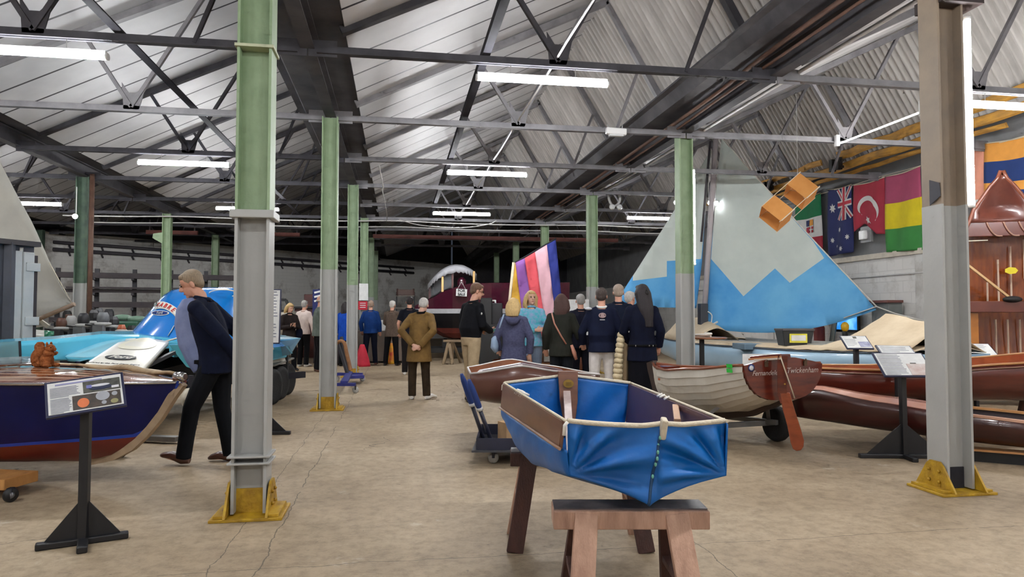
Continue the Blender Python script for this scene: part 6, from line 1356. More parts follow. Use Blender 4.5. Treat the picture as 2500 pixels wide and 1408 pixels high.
# red and white board strapped to the column
c = Vector((XL, 20.9 - .2, 0)); e = empty('notice_board', (c.x, c.y, 1.2), 'tall white notice board above a red sign on the third column of the aisle row', 'sign'); z = lambda py: 1.35 + (768 - py) / FPX * 20.3
MB().box((c.x, c.y, (z(692) + z(733)) / 2), (.26, .05, z(692) - z(733))).build('white_board', M_paper, e); MB().box((c.x - .02, c.y - .01, (z(735) + z(756)) / 2), (.26, .05, z(735) - z(756))).build('red_sign', M_fl['signal_red'], e)
for k in range(3): MB().box((c.x - .02, c.y - .04, z(740 + k * 5)), (.16, .01, .02)).build('white_line', M_paper, e)
# tables with cloths at the back, things on and under them
def cloth_table(lat, d, w, dep, h, m, lb):
    c = G(lat, d); e = empty('draped_table', c, lb, 'table', 'draped tables at the back'); Rz = Euler((0, 0, -R(YAW)))
    MB().box(c + Vector((0, 0, h)), (w, dep, .03), Rz).build('table_top', M_rawd, e)
    for sx in (-1, 1):
        for sy in (-1, 1): p = c + gdir(sx * (w / 2 - .06), sy * (dep / 2 - .06)); MB().beam(p, p + Vector((0, 0, h)), .04, .04).build('leg', M_rk, e)
    rows = []
    for i in range(40):
        u = i / 40 * 4; k = int(u); t = u - k; cs = [(-1, -1), (1, -1), (1, 1), (-1, 1), (-1, -1)]; x = lerp(cs[k][0], cs[k + 1][0], t) * w / 2; y = lerp(cs[k][1], cs[k + 1][1], t) * dep / 2
        f = .025 * math.sin(i * 1.9); rows.append([c + gdir(x * 1.01, y * 1.01) + Vector((0, 0, h + .018)), c + gdir(x * 1.02 + f, y * 1.03 + f) + Vector((0, 0, .06))])
    rows.append(rows[0]); MB().loft(rows, False, False).add([r[0] for r in rows[:-1]], [list(range(40))]).build('cloth', m, e)
    return e
M_taupe = mat('taupe_cloth', (122, 108, 96), .9, rgb2=(100, 88, 80), scale=2)
cloth_table(-3.55, 19.9, 1.9, .8, .88, M_taupe, 'table under a taupe cloth, behind the men at the back'); cloth_table(-4.85, 19.0, .85, .8, .85, mat('dark_cloth', (60, 52, 54), .9), 'table under a dark cloth, behind the man in the blue sweater')
for px, py, w, hh, m, lb in ((928, 812, .42, .30, M_paper, 'white cardboard box on the taupe table'), (910, 806, .2, .34, mat('pale_grey_box', (150, 148, 150), .6), 'grey box on the taupe table beside the blue sweater'), (917, 806, .22, .14, mat('sky_blue_box', (70, 130, 196), .5), 'small blue box on the taupe table')):
    c = at(px, py, 19.75); c.z = .90; tag(MB().box(c + Vector((0, 0, hh / 2)), (w, .26, hh), Euler((0, 0, -R(YAW)))).build('box', m, bevel=.006), lb, 'box').name = 'table_box'
def floor_cloth(px, yt, yb, d, w, m, nm, lb, cat):
    c = F(px, yb); k = (at(px, yb, 1) - CO); d = (c - CO).length; h = (yb - yt) / FPX * d; rows = []
    for i in range(9): z = h * i / 8; s = w * (1 - .75 * (i / 8) ** 1.3); rows.append([Vector((c.x, c.y, z)) + gdir(s * math.cos(a), s * .7 * math.sin(a) * (1 + .2 * math.sin(3 * a))) for a in [2 * PI * q / 14 for q in range(14)]])
    return tag(MB().loft(rows, True, True).build(nm, m), lb, cat)
floor_cloth(884, 842, 894, 19, .22, mat('bright_red_cloth', (196, 32, 58), .7), 'red_bag', 'bright red bag on the floor behind the man in the blue sweater', 'bag')
floor_cloth(955, 838, 888, 19, .12, mat('yellow_red_plastic', (226, 180, 40), .5, rgb2=(190, 50, 40), scale=5), 'yellow_toy', 'yellow and red wet floor cone between the legs of the brown jacket man', 'cone').name = 'floor_cone'
# wall shelf with a brown crate behind the men
c = onW(990, 722, .3) if False else at(990, 718, 26.0); e = empty('crate_shelf', Vector((c.x, c.y, 0)), 'slim ladder shelf holding a brown crate high behind the men at the back', 'shelf')
for s in (-1, 1): MB().beam(Vector((c.x, c.y, 0)) + gdir(s * .33, 0), Vector((c.x, c.y, 2.2)) + gdir(s * .33, 0), .05, .05).build('upright', M_rk, e)
for z in (.7, 1.15, 1.6, 2.05): MB().beam(Vector((c.x, c.y, z)) + gdir(-.35, 0), Vector((c.x, c.y, z)) + gdir(.35, 0), .3, .03).build('shelf_board', mat('pale_shelf', (150, 142, 132), .6), e)
e = empty('wooden_crate', Vector((c.x, c.y, 2.065)), 'brown wooden crate on the top board of the ladder shelf', 'crate'); MB().box(Vector((c.x, c.y, 2.18)), (.62, .28, .22)).build('crate_body', M_mach['brown'], e, bevel=.01)
for s in (-1, 1): MB().box(Vector((c.x + s * .3, c.y, 2.19)), (.06, .3, .26)).build('end_batten', M_rawd, e)
# blue trolley behind the second column with a bent tan plank
def blue_trolley():
    o = F(850, 940); e = empty('blue_trolley', o, 'blue H framed floor trolley on castors behind the second column', 'trolley'); M_b = mat('royal_blue_steel', (44, 50, 128), .4)
    a, b, c, d = F(812, 938, .15), F(868, 938, .15), F(822, 913, .15), F(885, 913, .15)
    for p in (a, b, c, d): p.z = .15
    MB().beam(a, b, .10, .05).build('cross_bar', M_b, e); MB().beam(c, d, .10, .05).build('cross_bar', M_b, e); MB().beam((a + b) / 2 + Vector((0, 0, .03)), (c + d) / 2 + Vector((0, 0, .03)), .12, .05).build('spine', M_b, e)
    t = (c + d) / 2 + gdir(.05, -.35); MB().beam(t + Vector((0, 0, -.02)), t + gdir(.28, .1) + Vector((0, 0, -.02)), .3, .06).build('end_plate', M_b, e)
    for p in (a, b, c, d): q = p + Vector((0, 0, -.093)); w = MB().lathe([(.02, -.018), (.055, -.016), (.057, 0), (.055, .016), (.02, .018)], q, gdir(.3, 1), 18).build('castor', mat('pale_castor', (188, 186, 182), .5), e); MB().beam(q, q + Vector((0, 0, .075)), .05, .03).build('fork', M_rk, w)
    MB().beam(t, t + gdir(-.25, .1) + Vector((0, 0, .7)), .05, .05).build('upright', M_rk, e); MB().beam((c + d) / 2, (c + d) / 2 + gdir(-.2, .1) + Vector((0, 0, .75)), .05, .05).build('upright', M_rk, e)
    return t
t = blue_trolley()
D = 12.9; A = lambda x, y: at(x, y, D - .35)
tag(MB().tube(curve_pts([A(822, 838), A(832, 832), A(841, 838), A(846, 860), A(852, 885), A(856, 903)], 6), [(.09, .03)] * 31, 8, smooth=True).build('bent_plank', mat('tan_fuzzy_wood', (160, 112, 72), .85, rgb2=(120, 82, 54), scale=12)), 'bent tan plank curving over the blue trolley behind the second column', 'plank')
# maroon launch with a scalloped grey canopy, for sale
def launch():
    e = empty('saloon_launch', G(-1.2, 20.9, 0), 'maroon saloon launch with a grey scalloped canopy on a black trailer at the back', 'boat'); f = Fr(-2.95, 21.2, 1, .06); P = f.P; L = 4.6
    bb = [(0, .05), (.5, .42), (1.2, .75), (2.4, .95), (4.6, 1.0)]; zg = [(0, 1.62), (.5, 1.84), (1.0, 2.10), (1.7, 2.28), (4.6, 2.3)]; zk = [(0, 1.25), (.4, .9), (1.0, .62), (2, .55), (4.6, .55)]
    mats = [mat('maroon_gloss', (74, 22, 40), .22, rgb2=(60, 16, 34), coat=.5), mat('white_stripe_paint', (196, 196, 200), .35), mat('black_hull_paint', (18, 16, 20), .35), mat('dull_red_bottom', (112, 48, 38), .5, rgb2=(90, 40, 34))]
    def zs(a):
        g, k = interp(zg, a), interp(zk, a); st = [g, lerp(g, 1.5, .33) if g > 1.5 else g, lerp(g, 1.5, .66) if g > 1.5 else g, 1.53, 1.39, 1.15, .95, .8, .65, k]; return [max(min(z, g), k) for z in st]
    for s in (1, -1):
        rows = []
        for i in range(17):
            a = L * i / 16; g, k, b = interp(zg, a), interp(zk, a), interp(bb, a); rows.append([P(a, s * b * max(0, (z - k) / (g - k + 1e-6)) ** .35, z) for z in zs(a)])
        mb = MB()
        for i in range(16):
            for j in range(9): mb.add([rows[i][j], rows[i + 1][j], rows[i + 1][j + 1], rows[i][j + 1]], [(0, 1, 2, 3)], [0, 0, 0, 1, 2, 2, 3, 3, 3][j], False)
        mb.build('hull_side', mats, e)
    MB().loft([[P(a, s * interp(bb, a), interp(zg, a) + .01) for s in (1, -1)] for a in [L * i / 10 for i in range(11)]], False, False).build('deck', mats[0], e)
    M_can = mat('grey_canopy', (176, 176, 182), .7); M_wood = mat('dark_cabin_wood', (84, 40, 40), .4); M_post = mat('brass_post', (196, 160, 104), .3, .6); M_gl = mat('cabin_glass', (150, 156, 164), .08, alpha=.35)
    # canopy: a domed roof rounded at the front, with a scalloped hanging edge
    n = 40; cx, rx, ry = 1.13, .74, .74
    ed = lambda k: (cx - rx * math.cos(PI * k / n) if False else cx + rx * math.copysign(abs(math.cos(2 * PI * k / n)) ** .7, math.cos(2 * PI * k / n)), ry * math.copysign(abs(math.sin(2 * PI * k / n)) ** .7, math.sin(2 * PI * k / n)))
    rz = lambda a: 2.76 - .50 * max(0, (1.3 - a) / .9) ** 2 - .16 * max(0, (a - 1.35) / .5) ** 2
    rings = [[P(lerp(cx, ed(k)[0], q), ed(k)[1] * q, rz(lerp(cx, ed(k)[0], q)) + .12 * (1 - q * q)) for k in range(n)] for q in (1, .8, .5, .2, .02)]
    MB().loft(rings, True, True).build('canopy', M_can, e, solid=.02)
    sk = []
    for k in range(n * 4 + 1):
        a, o = ed(k / 4); sk.append([P(a, o * 1.01, rz(a)), P(a, o * 1.02, rz(a) - .13 - .05 * abs(math.sin(PI * k / 4 * .95)))])
    MB().loft(sk, False, False).build('scalloped_valance', M_can, e, solid=.01)
    for a, o in ((.45, .22), (.85, .58), (1.15, .66), (1.78, .66), (.45, -.22), (.85, -.58), (1.78, -.66)): MB().beam(P(a, o, interp(zg, a)), P(a, o, rz(a)), .06, .06).build('post', M_post if o > 0 and a in (.85, 1.78) else M_wood, e)
    for a0, o0, a1, o1 in ((.45, .22, .85, .58), (.85, .58, 1.15, .66), (.45, -.22, .45, .22)): MB().add([P(a0, o0 * .98, interp(zg, a0) + .05), P(a1, o1 * .98, interp(zg, a1) + .05), P(a1, o1 * .98, rz(a1) - .1), P(a0, o0 * .98, rz(a0) - .1)], [(0, 1, 2, 3)]).build('window_pane', M_gl, e)
    MB().box(P(.8, -.3, 2.2), (.5, .03, .5), Euler((0, 0, -R(YAW)))).build('inner_curtain', mat('pale_curtain', (170, 164, 164), .8), e)
    MB().ball(P(1.42, .5, 2.28), (.14, .1, .2)).build('maroon_cushion', mats[0], e)
    # engine frame to the right
    for x in (2.1, 2.4): MB().beam(P(x, 1.05, 1.28), P(x, 1.05, 1.78), .05, .05).build('silver_frame', M_chrome, e)
    MB().beam(P(2.1, 1.05, 1.76), P(2.4, 1.05, 1.76), .05, .05).build('silver_frame', M_chrome, e); MB().beam(P(2.1, 1.05, 1.28), P(2.4, 1.05, 1.28), .05, .05).build('silver_frame', M_chrome, e)
    p = P(1.42, .86, 2.0); s = MB().box(p, (.32, .02, .21), Euler((0, .06, -R(YAW)))).build('sale_sign', M_paper, e); xd = gdir(1, 0); xd = (xd - Vector((0, 0, .06))).normalized()
    M_bl = mat('black_lettering', (24, 24, 26), .6); nn = gdir(0, -1) * .013
    text_mesh('sign_lettering', 'FOR', .115, M_bl, s, p + nn + Vector((0, 0, .05)), xd, Vector((0, 0, 1)), .002, bold=.004); text_mesh('sign_lettering', 'SALE', .10, M_bl, s, p + nn + Vector((0, 0, -.052)), xd, Vector((0, 0, 1)), .002, bold=.004)
    for sx in (-1, 1): MB().beam(p + xd * sx * .12 + Vector((0, 0, .1)), p + Vector((0, 0, .32)) + gdir(0, .02), .008, .008).build('sign_string', M_white_pipe, s)
    for a in (.9, 2.4, 4.0):
        MB().beam(P(a, .7, .3), P(a, -.7, .3), .12, .12).build('trailer_beam', M_black, e)
        for o in (.55, -.55): MB().beam(P(a, o, .3), P(a, o, .62), .1, .1).build('trailer_prop', M_black, e)
    for o in (.6, -.6): MB().beam(P(.4, o, .3), P(4.6, o, .3), .12, .14).build('trailer_rail', M_black, e)
    for a in (2.8, 3.6):
        for o in (.85, -.85): MB().lathe([(.15, -.09), (.28, -.08), (.3, 0), (.28, .08), (.15, .09)], P(a, o, .3), P(0, 1, 0) - P(0, 0, 0), 18).build('tyre', mat('black_tyre', (26, 26, 28), .8, bump=.3), e)
launch()
c = G(-1.75, 19.3, 0); e = empty('trestle', c, 'pale folding wooden trestle in front of the maroon launch', 'trestle'); M_pw = mat('pale_trestle', (150, 128, 100), .6)
for s in (-1, 1): MB().beam(c + gdir(s * .12, -.25), c + gdir(0, 0) + Vector((0, 0, .62)), .08, .04).build('leg', M_pw, e); MB().beam(c + gdir(s * .12 + .2, .25), c + gdir(.1, 0) + Vector((0, 0, .62)), .08, .04).build('leg', M_pw, e)
MB().beam(c + gdir(-.15, 0) + Vector((0, 0, .63)), c + gdir(.35, 0) + Vector((0, 0, .63)), .1, .06).build('top_bar', M_pw, e)
c = G(-1.15, 19.6, 0); e = empty('chrome_stool', c, 'small chrome legged stool by the trestle', 'stool'); MB().box(c + Vector((0, 0, .52)), (.5, .35, .05)).build('seat', M_greydk, e, bevel=.01)
for x in (-.2, .2):
    for y in (-.14, .14): MB().beam(c + Vector((x, y, 0)), c + Vector((x * .9, y * .9, .5)), .03, .03).build('leg', M_chrome, e)
# dark machinery right of the launch
for i, (px, yt, w, m, lb) in enumerate(((1215, 735, .7, 'dark', 'tall dark machine right of the maroon launch'), (1195, 722, .5, 'black', 'black box shaped machine behind the man in glasses'))):
    c = at(px, 768, 18.9 - i * .7); c.z = 0; h = 1.35 + (768 - yt) / FPX * (18.9 - i * .7); e = empty('dark_machine', c, lb, 'machine', 'dark machines beside the launch'); MB().box(c + Vector((0, 0, h * .3)), (w, .6, h * .6), Euler((0, 0, -R(YAW)))).build('bed', M_mach[m], e, bevel=.02); MB().box(c + gdir(-.08, 0) + Vector((0, 0, h * .78)), (w * .6, .4, h * .38), Euler((0, 0, -R(YAW)))).build('upper_housing', M_mach[m], e, bevel=.02)
# striped sail
def striped():
    e = empty('striped_sail', at(1300, 860, 14.5), 'yellow, purple, coral, pink and navy striped sail on a pale pole, behind the chatting women', 'sail'); D = 14.5
    L = [((1255, 642), (1239, 780)), ((1258, 641), (1284, 835)), ((1281, 630), (1310, 833)), ((1306, 615), (1336, 829)), ((1335, 597), (1353, 745)), ((1357, 585), (1370, 716))]
    cs = [(222, 172, 62), (146, 92, 170), (224, 88, 98), (226, 178, 190), (34, 48, 132)]; nm = ['yellow', 'purple', 'coral', 'pink', 'navy']
    for i in range(5):
        rows = []
        for k in range(15):
            t = k / 14; row = []
            for j in range(5):
                u = j / 4; a, b = L[i], L[i + 1]; x = lerp(lerp(a[0][0], a[1][0], t), lerp(b[0][0], b[1][0], t), u); y = lerp(lerp(a[0][1], a[1][1], t), lerp(b[0][1], b[1][1], t), u); row.append(at(x, y, D + .10 * math.sin((i + u) * .9) * math.sin(t * 2.6) + .02 * math.sin(t * 14 + i * 2 + u * 3)))
            rows.append(row)
        MB().loft(rows, False, False).build('stripe_cloth', mat('stripe_' + nm[i], cs[i], .8, var=.06, bump=.2, bscale=4), e, solid=.003)
    p0, p1 = at(1254, 640, D), at(1238, 790, D); MB().tube([p0, p1, Vector((p1.x, p1.y, .3))], .03, 8).build('pole', mat('pale_pole', (212, 196, 166), .5), e)
    MB().tube([at(1252, 644, D + .03), at(1358, 582, D + .03)], .018, 6).build('yard', M_steel_d, e); MB().tube([at(1296, 838, D - .05), at(1350, 826, D)], .022, 6).build('boom', mat('pale_pole', (212, 196, 166), .5), e)
    c = Vector((p1.x, p1.y, 0)); MB().loft([[c + gdir(x, y) + Vector((0, 0, z)) for x, y, z in r] for r in [[(-.3, 0, .42), (-.3, .02, .35), (-.3, 0, .3), (-.3, -.02, .35)], [(.5, .5, .5), (.5, .3, .12), (.5, -.3, .12), (.5, -.5, .5)], [(1.8, .5, .5), (1.8, .3, .12), (1.8, -.3, .12), (1.8, -.5, .5)]]], True, True).build('hull', mat('brown_small_hull', (120, 70, 50), .4), e)
    MB().box(c + gdir(.9, 0) + Vector((0, 0, .06)), (1.4, .4, .12), Euler((0, 0, -R(YAW)))).build('cradle', M_rawd, e)
striped()
# stacked cartons and buoys between the people
b = G(.62, 12.6, 0); Rz = Euler((0, 0, -R(YAW)))
for i, (z0, s, m, lb) in enumerate(((0, (.62, .5, .14), M_mach['black'], 'black pallet under the stacked boxes behind the women'), (.14, (.52, .42, .16), M_chrome, 'silver metal box in the stack behind the women'), (.30, (.50, .4, .20), mat('tan_carton', (176, 122, 88), .6), 'tan carton in the stack behind the women'), (.50, (.44, .36, .36), mat('brown_carton', (120, 84, 64), .7), 'brown carton on top of the stack behind the women'))):
    tag(MB().box(b + Vector((0, 0, z0 + s[2] / 2)), s, Rz).build(['pallet', 'metal_box', 'tan_carton', 'brown_carton'][i], m, bevel=.01), lb, 'box')
c = b + gdir(.07, -.192) + Vector((0, 0, .51)); tag(MB().box(c + Vector((0, 0, .16)), (.25, .02, .30), Rz).build('white_card', M_paper), 'white card leaning on the brown carton', 'card')
for px, py, r, lb in ((1322, 898, .085, 'yellow round buoy on the floor below the carton stack'), (1452, 922, .10, 'orange-yellow round buoy behind the white trousers')):
    c = F(px, py + 14); e = empty('round_buoy', c, lb, 'buoy', 'round buoys on the floor'); MB().ball(c + Vector((0, 0, r)), r, 16, 10).build('float', mat('buoy_yellow', (236, 182, 40), .4), e); MB().lathe([(.02, 0), (.02, .03)], c + Vector((0, 0, 2 * r - .01)), seg=8).build('eye', M_black, e)
# white display boards behind the people on the right of the aisle
c = at(1406, 770, 13.4); c.z = 0; e = empty('display_board', c, 'plain white display board beside the column, behind the grey haired man', 'board'); MB().box(c + Vector((0, 0, 1.22)), (.50, .03, .85), Rz).build('panel', M_paper, e)
for s in (-1, 1): MB().beam(c + gdir(s * .2, 0), c + gdir(s * .2, 0) + Vector((0, 0, .80)), .03, .03).build('leg', M_rk, e)
c = at(1850, 868, 9.6); c.z = 0; e = empty('blank_board', c, 'blank white board standing between the clinker and powder blue dinghies', 'board'); MB().box(c + Vector((0, 0, .50)), (.42, .02, .62), Rz).build('panel', M_paper, e)
for s in (-1, 1): MB().beam(c + gdir(s * .18, 0), c + gdir(s * .18, 0) + Vector((0, 0, .25)), .03, .03).build('leg', M_rk, e)
# quilted cream roll standing beside the woman in navy
c = G(1.46, 9.62, 0); e = empty('rope_fender', c, 'tall cream scalloped rope fender standing beside the woman in navy', 'fender'); M_fd = mat('cream_woven_rope', (216, 200, 166), .85, rgb2=(190, 172, 138), scale=18, bump=.4)
for k in range(12): z = .30 + k * .070; MB().ball(c + gdir(-.01 + .06 * (k / 12) ** 2, -.03) + Vector((0, 0, z)), (.085 - .003 * k, .08, .056), 14, 8).build('scallop', M_fd, e)
MB().tube([c + gdir(.06, .04) + Vector((0, 0, 0)), c + gdir(.07, .04) + Vector((0, 0, .7)), c + gdir(.12, .04) + Vector((0, 0, 1.25))], [.085, .08, .03], 10).build('core', mat('tan_rope_core', (188, 162, 126), .85, bump=.3), e)
MB().tube([c + gdir(-.01, -.03), c + gdir(-.01, -.03) + Vector((0, 0, .28))], [.07, .06], 10).build('tail', M_fd, e)
# red-lead rail hung across the hall and slung cable
for a, b_, lb in ((-.85, 8.0, 'long red-brown rail hung across the far end of the hall'), (-8.2, -6.6, 'short red-brown rail left of the maroon column'), (-4.2, -3.3, 'short red-brown rail end left of the second column')):
    e = empty('hanging_rail', (a, 24.6, 4.02), lb, 'rail', 'red-brown rails hung across the far end'); MB().beam((a, 24.6, 4.08), (b_, 24.6, 4.08), .12, .13).build('rail', M_red, e); n = max(1, int((b_ - a) / 1.3))
    for k in range(n + 1): x = lerp(a + .1, b_ - .1, k / n); MB().beam((x, 24.6, 4.1), (x, 24.6, 4.5), .04, .04).build('hanger', M_steel_l, e)
p = [onY(975, 536, 18.2), onY(1030, 550, 18.1), onY(1120, 556, 18.0), onY(1190, 548, 18.0), onY(1212, 538, 18.0)]; pipe('slung_cable', curve_pts(p), .012, M_white_pipe, 'white cable slung in a loop under the smallest aisle lamp', 'cable')
for Y, z, lb in ((20.6, 4.10, 'white cable stretched across the hall, nearer of two'), (21.6, 4.05, 'white cable stretched across the hall, farther of two')): pipe('slung_cable', curve_pts([(x, Y, z - .05 * abs(math.sin(x * .55))) for x in [-9 + 1.5 * i for i in range(13)]], 4), .018, M_white_pipe, lb, 'cable')

# fittings up among the trusses
c = onY(1504, 321, 10.18); e = empty('junction_box', c, 'white oblong fitting clipped to the second roof truss near the right column row', 'light fitting'); MB().box(c, (.32, .09, .10), Euler((0, .04, 0))).build('case', M_house, e, bevel=.015); MB().box(c + Vector((0, 0, -.06)), (.22, .07, .03)).build('lens', mat('frosted_lens', (210, 212, 214), .4), e)
for s in (-1, 1): MB().tube([c + Vector((s * .1, 0, .04)), c + Vector((s * .12, .06, .12))], .008, 5).build('clip', M_white_pipe, e)
c = onY(1500, 482, 16.0); e = empty('cable_coil', c, 'coil of pale cable hung on the trusses by the right column row', 'cable'); MB().tube([c + Vector((.14 * math.cos(a), .01 * math.sin(3 * a), .2 * math.sin(a))) for a in [2 * PI * k / 24 for k in range(25)]], .03, 6).build('coil', M_white_pipe, e)
for dx in (-.08, .1): MB().lathe([(.05, .06), (.075, .0), (.03, -.02)], c + Vector((dx, -.05, -.24)), (.3, -1, .1), 10).build('lamp_head', M_house, e)
tag(MB().tube(curve_pts([(9.86, y, 4.21 - .012 * abs(math.sin(y * 2.2))) for y in [6.5 + .8 * i for i in range(14)]], 3), .008, 5).build('flag_line', M_rope), 'thin line along the right wall that the flags hang from', 'line')
for Y, x0, x1 in ((10.27, -.7, .5), (7.63, -4.6, -4.3)):
    pass
pipe('slung_cable', curve_pts([onY(918, 668 - 660 + 0, 7.2) if False else Vector((-.35, 12.9, 4.1)), Vector((-.30, 14.5, 3.98)), Vector((-.34, 15.6, 4.1)), Vector((-.28, 18.2, 3.96)), Vector((-.33, 20.9, 4.1))], 5), .010, M_white_pipe, 'thin pale cable looping along the aisle column row', 'cable')
# ================================================================== PEOPLE
SKIN = mat('skin', (206, 152, 128), .55, var=.06, scale=8); SKINP = mat('skin_pale', (216, 168, 146), .55, var=.06, scale=8)
def cloth_m(rgb, rgb2=None, scale=10, bump=.35):
    if max(rgb) < 90: rgb = tuple(int(v * .72) for v in rgb); rgb2 = tuple(int(v * .72) for v in rgb2) if rgb2 else None
    return mat('cloth_%d_%d_%d' % rgb, rgb, .85, rgb2=rgb2, scale=scale, bump=bump, bscale=9, var=.1, spec=.15)
def hair_m(rgb): return mat('hair_%d_%d_%d' % rgb, rgb, .6, scale=30, var=.18, stretch=(4, 4, .6), bump=.5, bscale=40)
M_eye = mat('eye_dark', (40, 34, 32), .2); M_lip = mat('lips', (176, 98, 90), .5)
def bake(o, vox, smooth=4):
    k = o.modifiers.new('r', 'REMESH'); k.mode = 'VOXEL'; k.voxel_size = vox; k.use_smooth_shade = True
    s = o.modifiers.new('s', 'SMOOTH'); s.factor = .5; s.iterations = smooth
    dg = bpy.context.evaluated_depsgraph_get(); me = bpy.data.meshes.new_from_object(o.evaluated_get(dg)); old = o.data; mats = list(old.materials); o.modifiers.clear(); o.data = me; me.name = old.name; bpy.data.meshes.remove(old)
    me.materials.clear()
    for m in mats: me.materials.append(m)
    me.polygons.foreach_set('use_smooth', [True] * len(me.polygons)); me.update(); return o
def person(px, d, H, phi, lb, top, bottom, shoe, hair, hem=.88, P=None, style='short', flare=0.0, skin=SKIN, extra=None, sleeve=1.0, shirt=None, vox=.008, skirt=None, fat=1.0, group=None):
    P = P or {}; s = H / 1.75; lat = (px - 1250) / FPX * d; o = G(lat, d); ph = R(phi); fw = gdir(math.sin(ph), math.cos(ph)); rt = gdir(math.cos(ph), -math.sin(ph))
    e = empty('person', o, lb, 'person', group)
    W = lambda v: o + rt * (v[0] * s) + fw * (v[1] * s) + Vector((0, 0, v[2] * s))
    lean = P.get('lean', .0); hx = P.get('hip', (0, 0, .93)); hipz = hx[2]
    sh = (hx[0] + P.get('sway', 0), hx[1] + lean, P.get('shz', 1.43)); nk = (sh[0], sh[1] + .02 + lean * .15, sh[2] + .08)
    hd = P.get('head', (sh[0], sh[1] + .05 + lean * .25, sh[2] + .205)); hy = P.get('hyaw', 0.0); hp = P.get('hpitch', 0.0)
    LA = P.get('L', ((-.24, -.03, 1.14), (-.25, .06, .90))); RA = P.get('R', ((.24, -.03, 1.14), (.25, .06, .90)))
    LL = P.get('LL', ((-.095, .015, .50), (-.10, -.02, .085))); RL = P.get('RL', ((.095, .015, .50), (.10, -.02, .085)))
    S = {-1: (sh[0] - .160, sh[1], sh[2] - .035), 1: (sh[0] + .160, sh[1], sh[2] - .035)}; HP = {-1: (hx[0] - .09, hx[1], hipz - .02), 1: (hx[0] + .09, hx[1], hipz - .02)}
    # head frame
    yw = R(hy); f2 = fw * math.cos(yw) + rt * math.sin(yw); r2 = rt * math.cos(yw) - fw * math.sin(yw); pt = R(hp); f3 = f2 * math.cos(pt) - Vector((0, 0, 1)) * math.sin(pt); u3 = f2 * math.sin(pt) + Vector((0, 0, 1)) * math.cos(pt)
    HC = W(hd); hv = lambda x, y, z: HC + (r2 * x + f3 * y + u3 * z) * s; HM = Matrix((r2, f3, u3)).transposed()
    def spine(k): return [(hx[0], hx[1], hipz - .06), (hx[0], hx[1], hipz + .04), (lerp(hx[0], sh[0], .3), lerp(hx[1], sh[1], .25) - .01, lerp(hipz, sh[2], .3)), (lerp(hx[0], sh[0], .65), lerp(hx[1], sh[1], .65), lerp(hipz, sh[2], .65)), (sh[0], sh[1], sh[2] - .06), (sh[0], sh[1], sh[2] + .02)]
    torso_r = [(.150, .105), (.165, .12), (.148 * fat, .115 * fat), (.166, .125), (.165, .105), (.095, .07)]
    def limb(mb, pts, rs, g=0.0): mb.tube([W(p) for p in pts], [r * s + g for r in rs], 10)
    # ---- body: one skin surface
    mb = MB(); mb.tube([W(p) for p in spine(0)], [(a * s * .9, b * s * .9) for a, b in torso_r], 14, up=fw); limb(mb, [(nk[0], nk[1] - .02, nk[2] - .10), nk, (hd[0], hd[1] - .02, hd[2] - .04)], [.065, .055, .055])
    mb.ball(hv(0, -.012, .03), (.074 * s, .093 * s, .088 * s), 16, 12, rot=HM); mb.ball(hv(0, .022, -.045), (.056 * s, .066 * s, .072 * s), 14, 10, rot=HM)
    mb.tube([hv(0, .085, .015), hv(0, .104, -.018), hv(0, .092, -.03)], [.010 * s, .0165 * s, .012 * s], 8); mb.ball(hv(0, .070, -.092), (.022 * s, .018 * s, .018 * s), 8, 6, rot=HM)
    for k in (-1, 1): mb.ball(hv(.078 * k, -.008, -.012), (.011 * s, .022 * s, .033 * s), 8, 6, rot=HM)
    for k, A in ((-1, LA), (1, RA)):
        limb(mb, [S[k], A[0], A[1]], [.045, .037, .026]); w = Vector(A[1]); dr = (w - Vector(A[0])).normalized(); hdv = P.get('hl' if k < 0 else 'hr', None); dr = Vector(hdv).normalized() if hdv else dr
        sd = dr.cross(Vector((0, 1, 0))); sd = sd.normalized() if sd.length > .2 else Vector((1, 0, 0)); nm = sd.cross(dr).normalized()
        mb.tube([W(w), W(w + dr * .045), W(w + dr * .085)], [(.026 * s, .018 * s), (.040 * s, .017 * s), (.038 * s, .014 * s)], 10, up=W(nm) - W((0, 0, 0)))
        for q, (of, ln) in enumerate(((-.030, .062), (-.010, .074), (.010, .070), (.029, .055))):
            b = w + dr * .08 + sd * of; mid = b + dr * ln * .5 + nm * .010; tip = b + dr * ln * .85 + nm * .032; mb.tube([W(b), W(mid), W(tip)], [.0092 * s, .0085 * s, .007 * s], 7)
        tb = w + dr * .03 + sd * (-.034); mb.tube([W(tb), W(tb + dr * .03 - sd * .022 + nm * .01), W(tb + dr * .062 - sd * .022 + nm * .022)], [.012 * s, .010 * s, .008 * s], 7)
    for k, A in ((-1, LL), (1, RL)):
        limb(mb, [HP[k], A[0], A[1]], [.075, .052, .036]); a = Vector(A[1]); t = P.get('toeL' if k < 0 else 'toeR', (.02 * k, .16, -.055)); mb.tube([W(a), W(a + Vector((0, .02, -.035))), W(a + Vector(t))], [.034 * s, .036 * s, .026 * s], 8)
    bake(mb.build('body', skin, e), vox)
    for k in (-1, 1):
        MB().ball(hv(.030 * k, .081, .012), (.0115 * s, .008 * s, .007 * s), 8, 6, rot=HM).build('eye', M_eye, e); MB().tube([hv(.016 * k, .088, .030), hv(.032 * k, .086, .034), hv(.046 * k, .074, .029)], .0045 * s, 5).build('eyebrow', hair, e)
    MB().tube([hv(-.020, .080, -.062), hv(0, .088, -.060), hv(.020, .080, -.062)], [(.003 * s, .003 * s), (.008 * s, .006 * s), (.003 * s, .003 * s)], 7).build('lips', M_lip, e)
    # ---- top garment
    g = .014
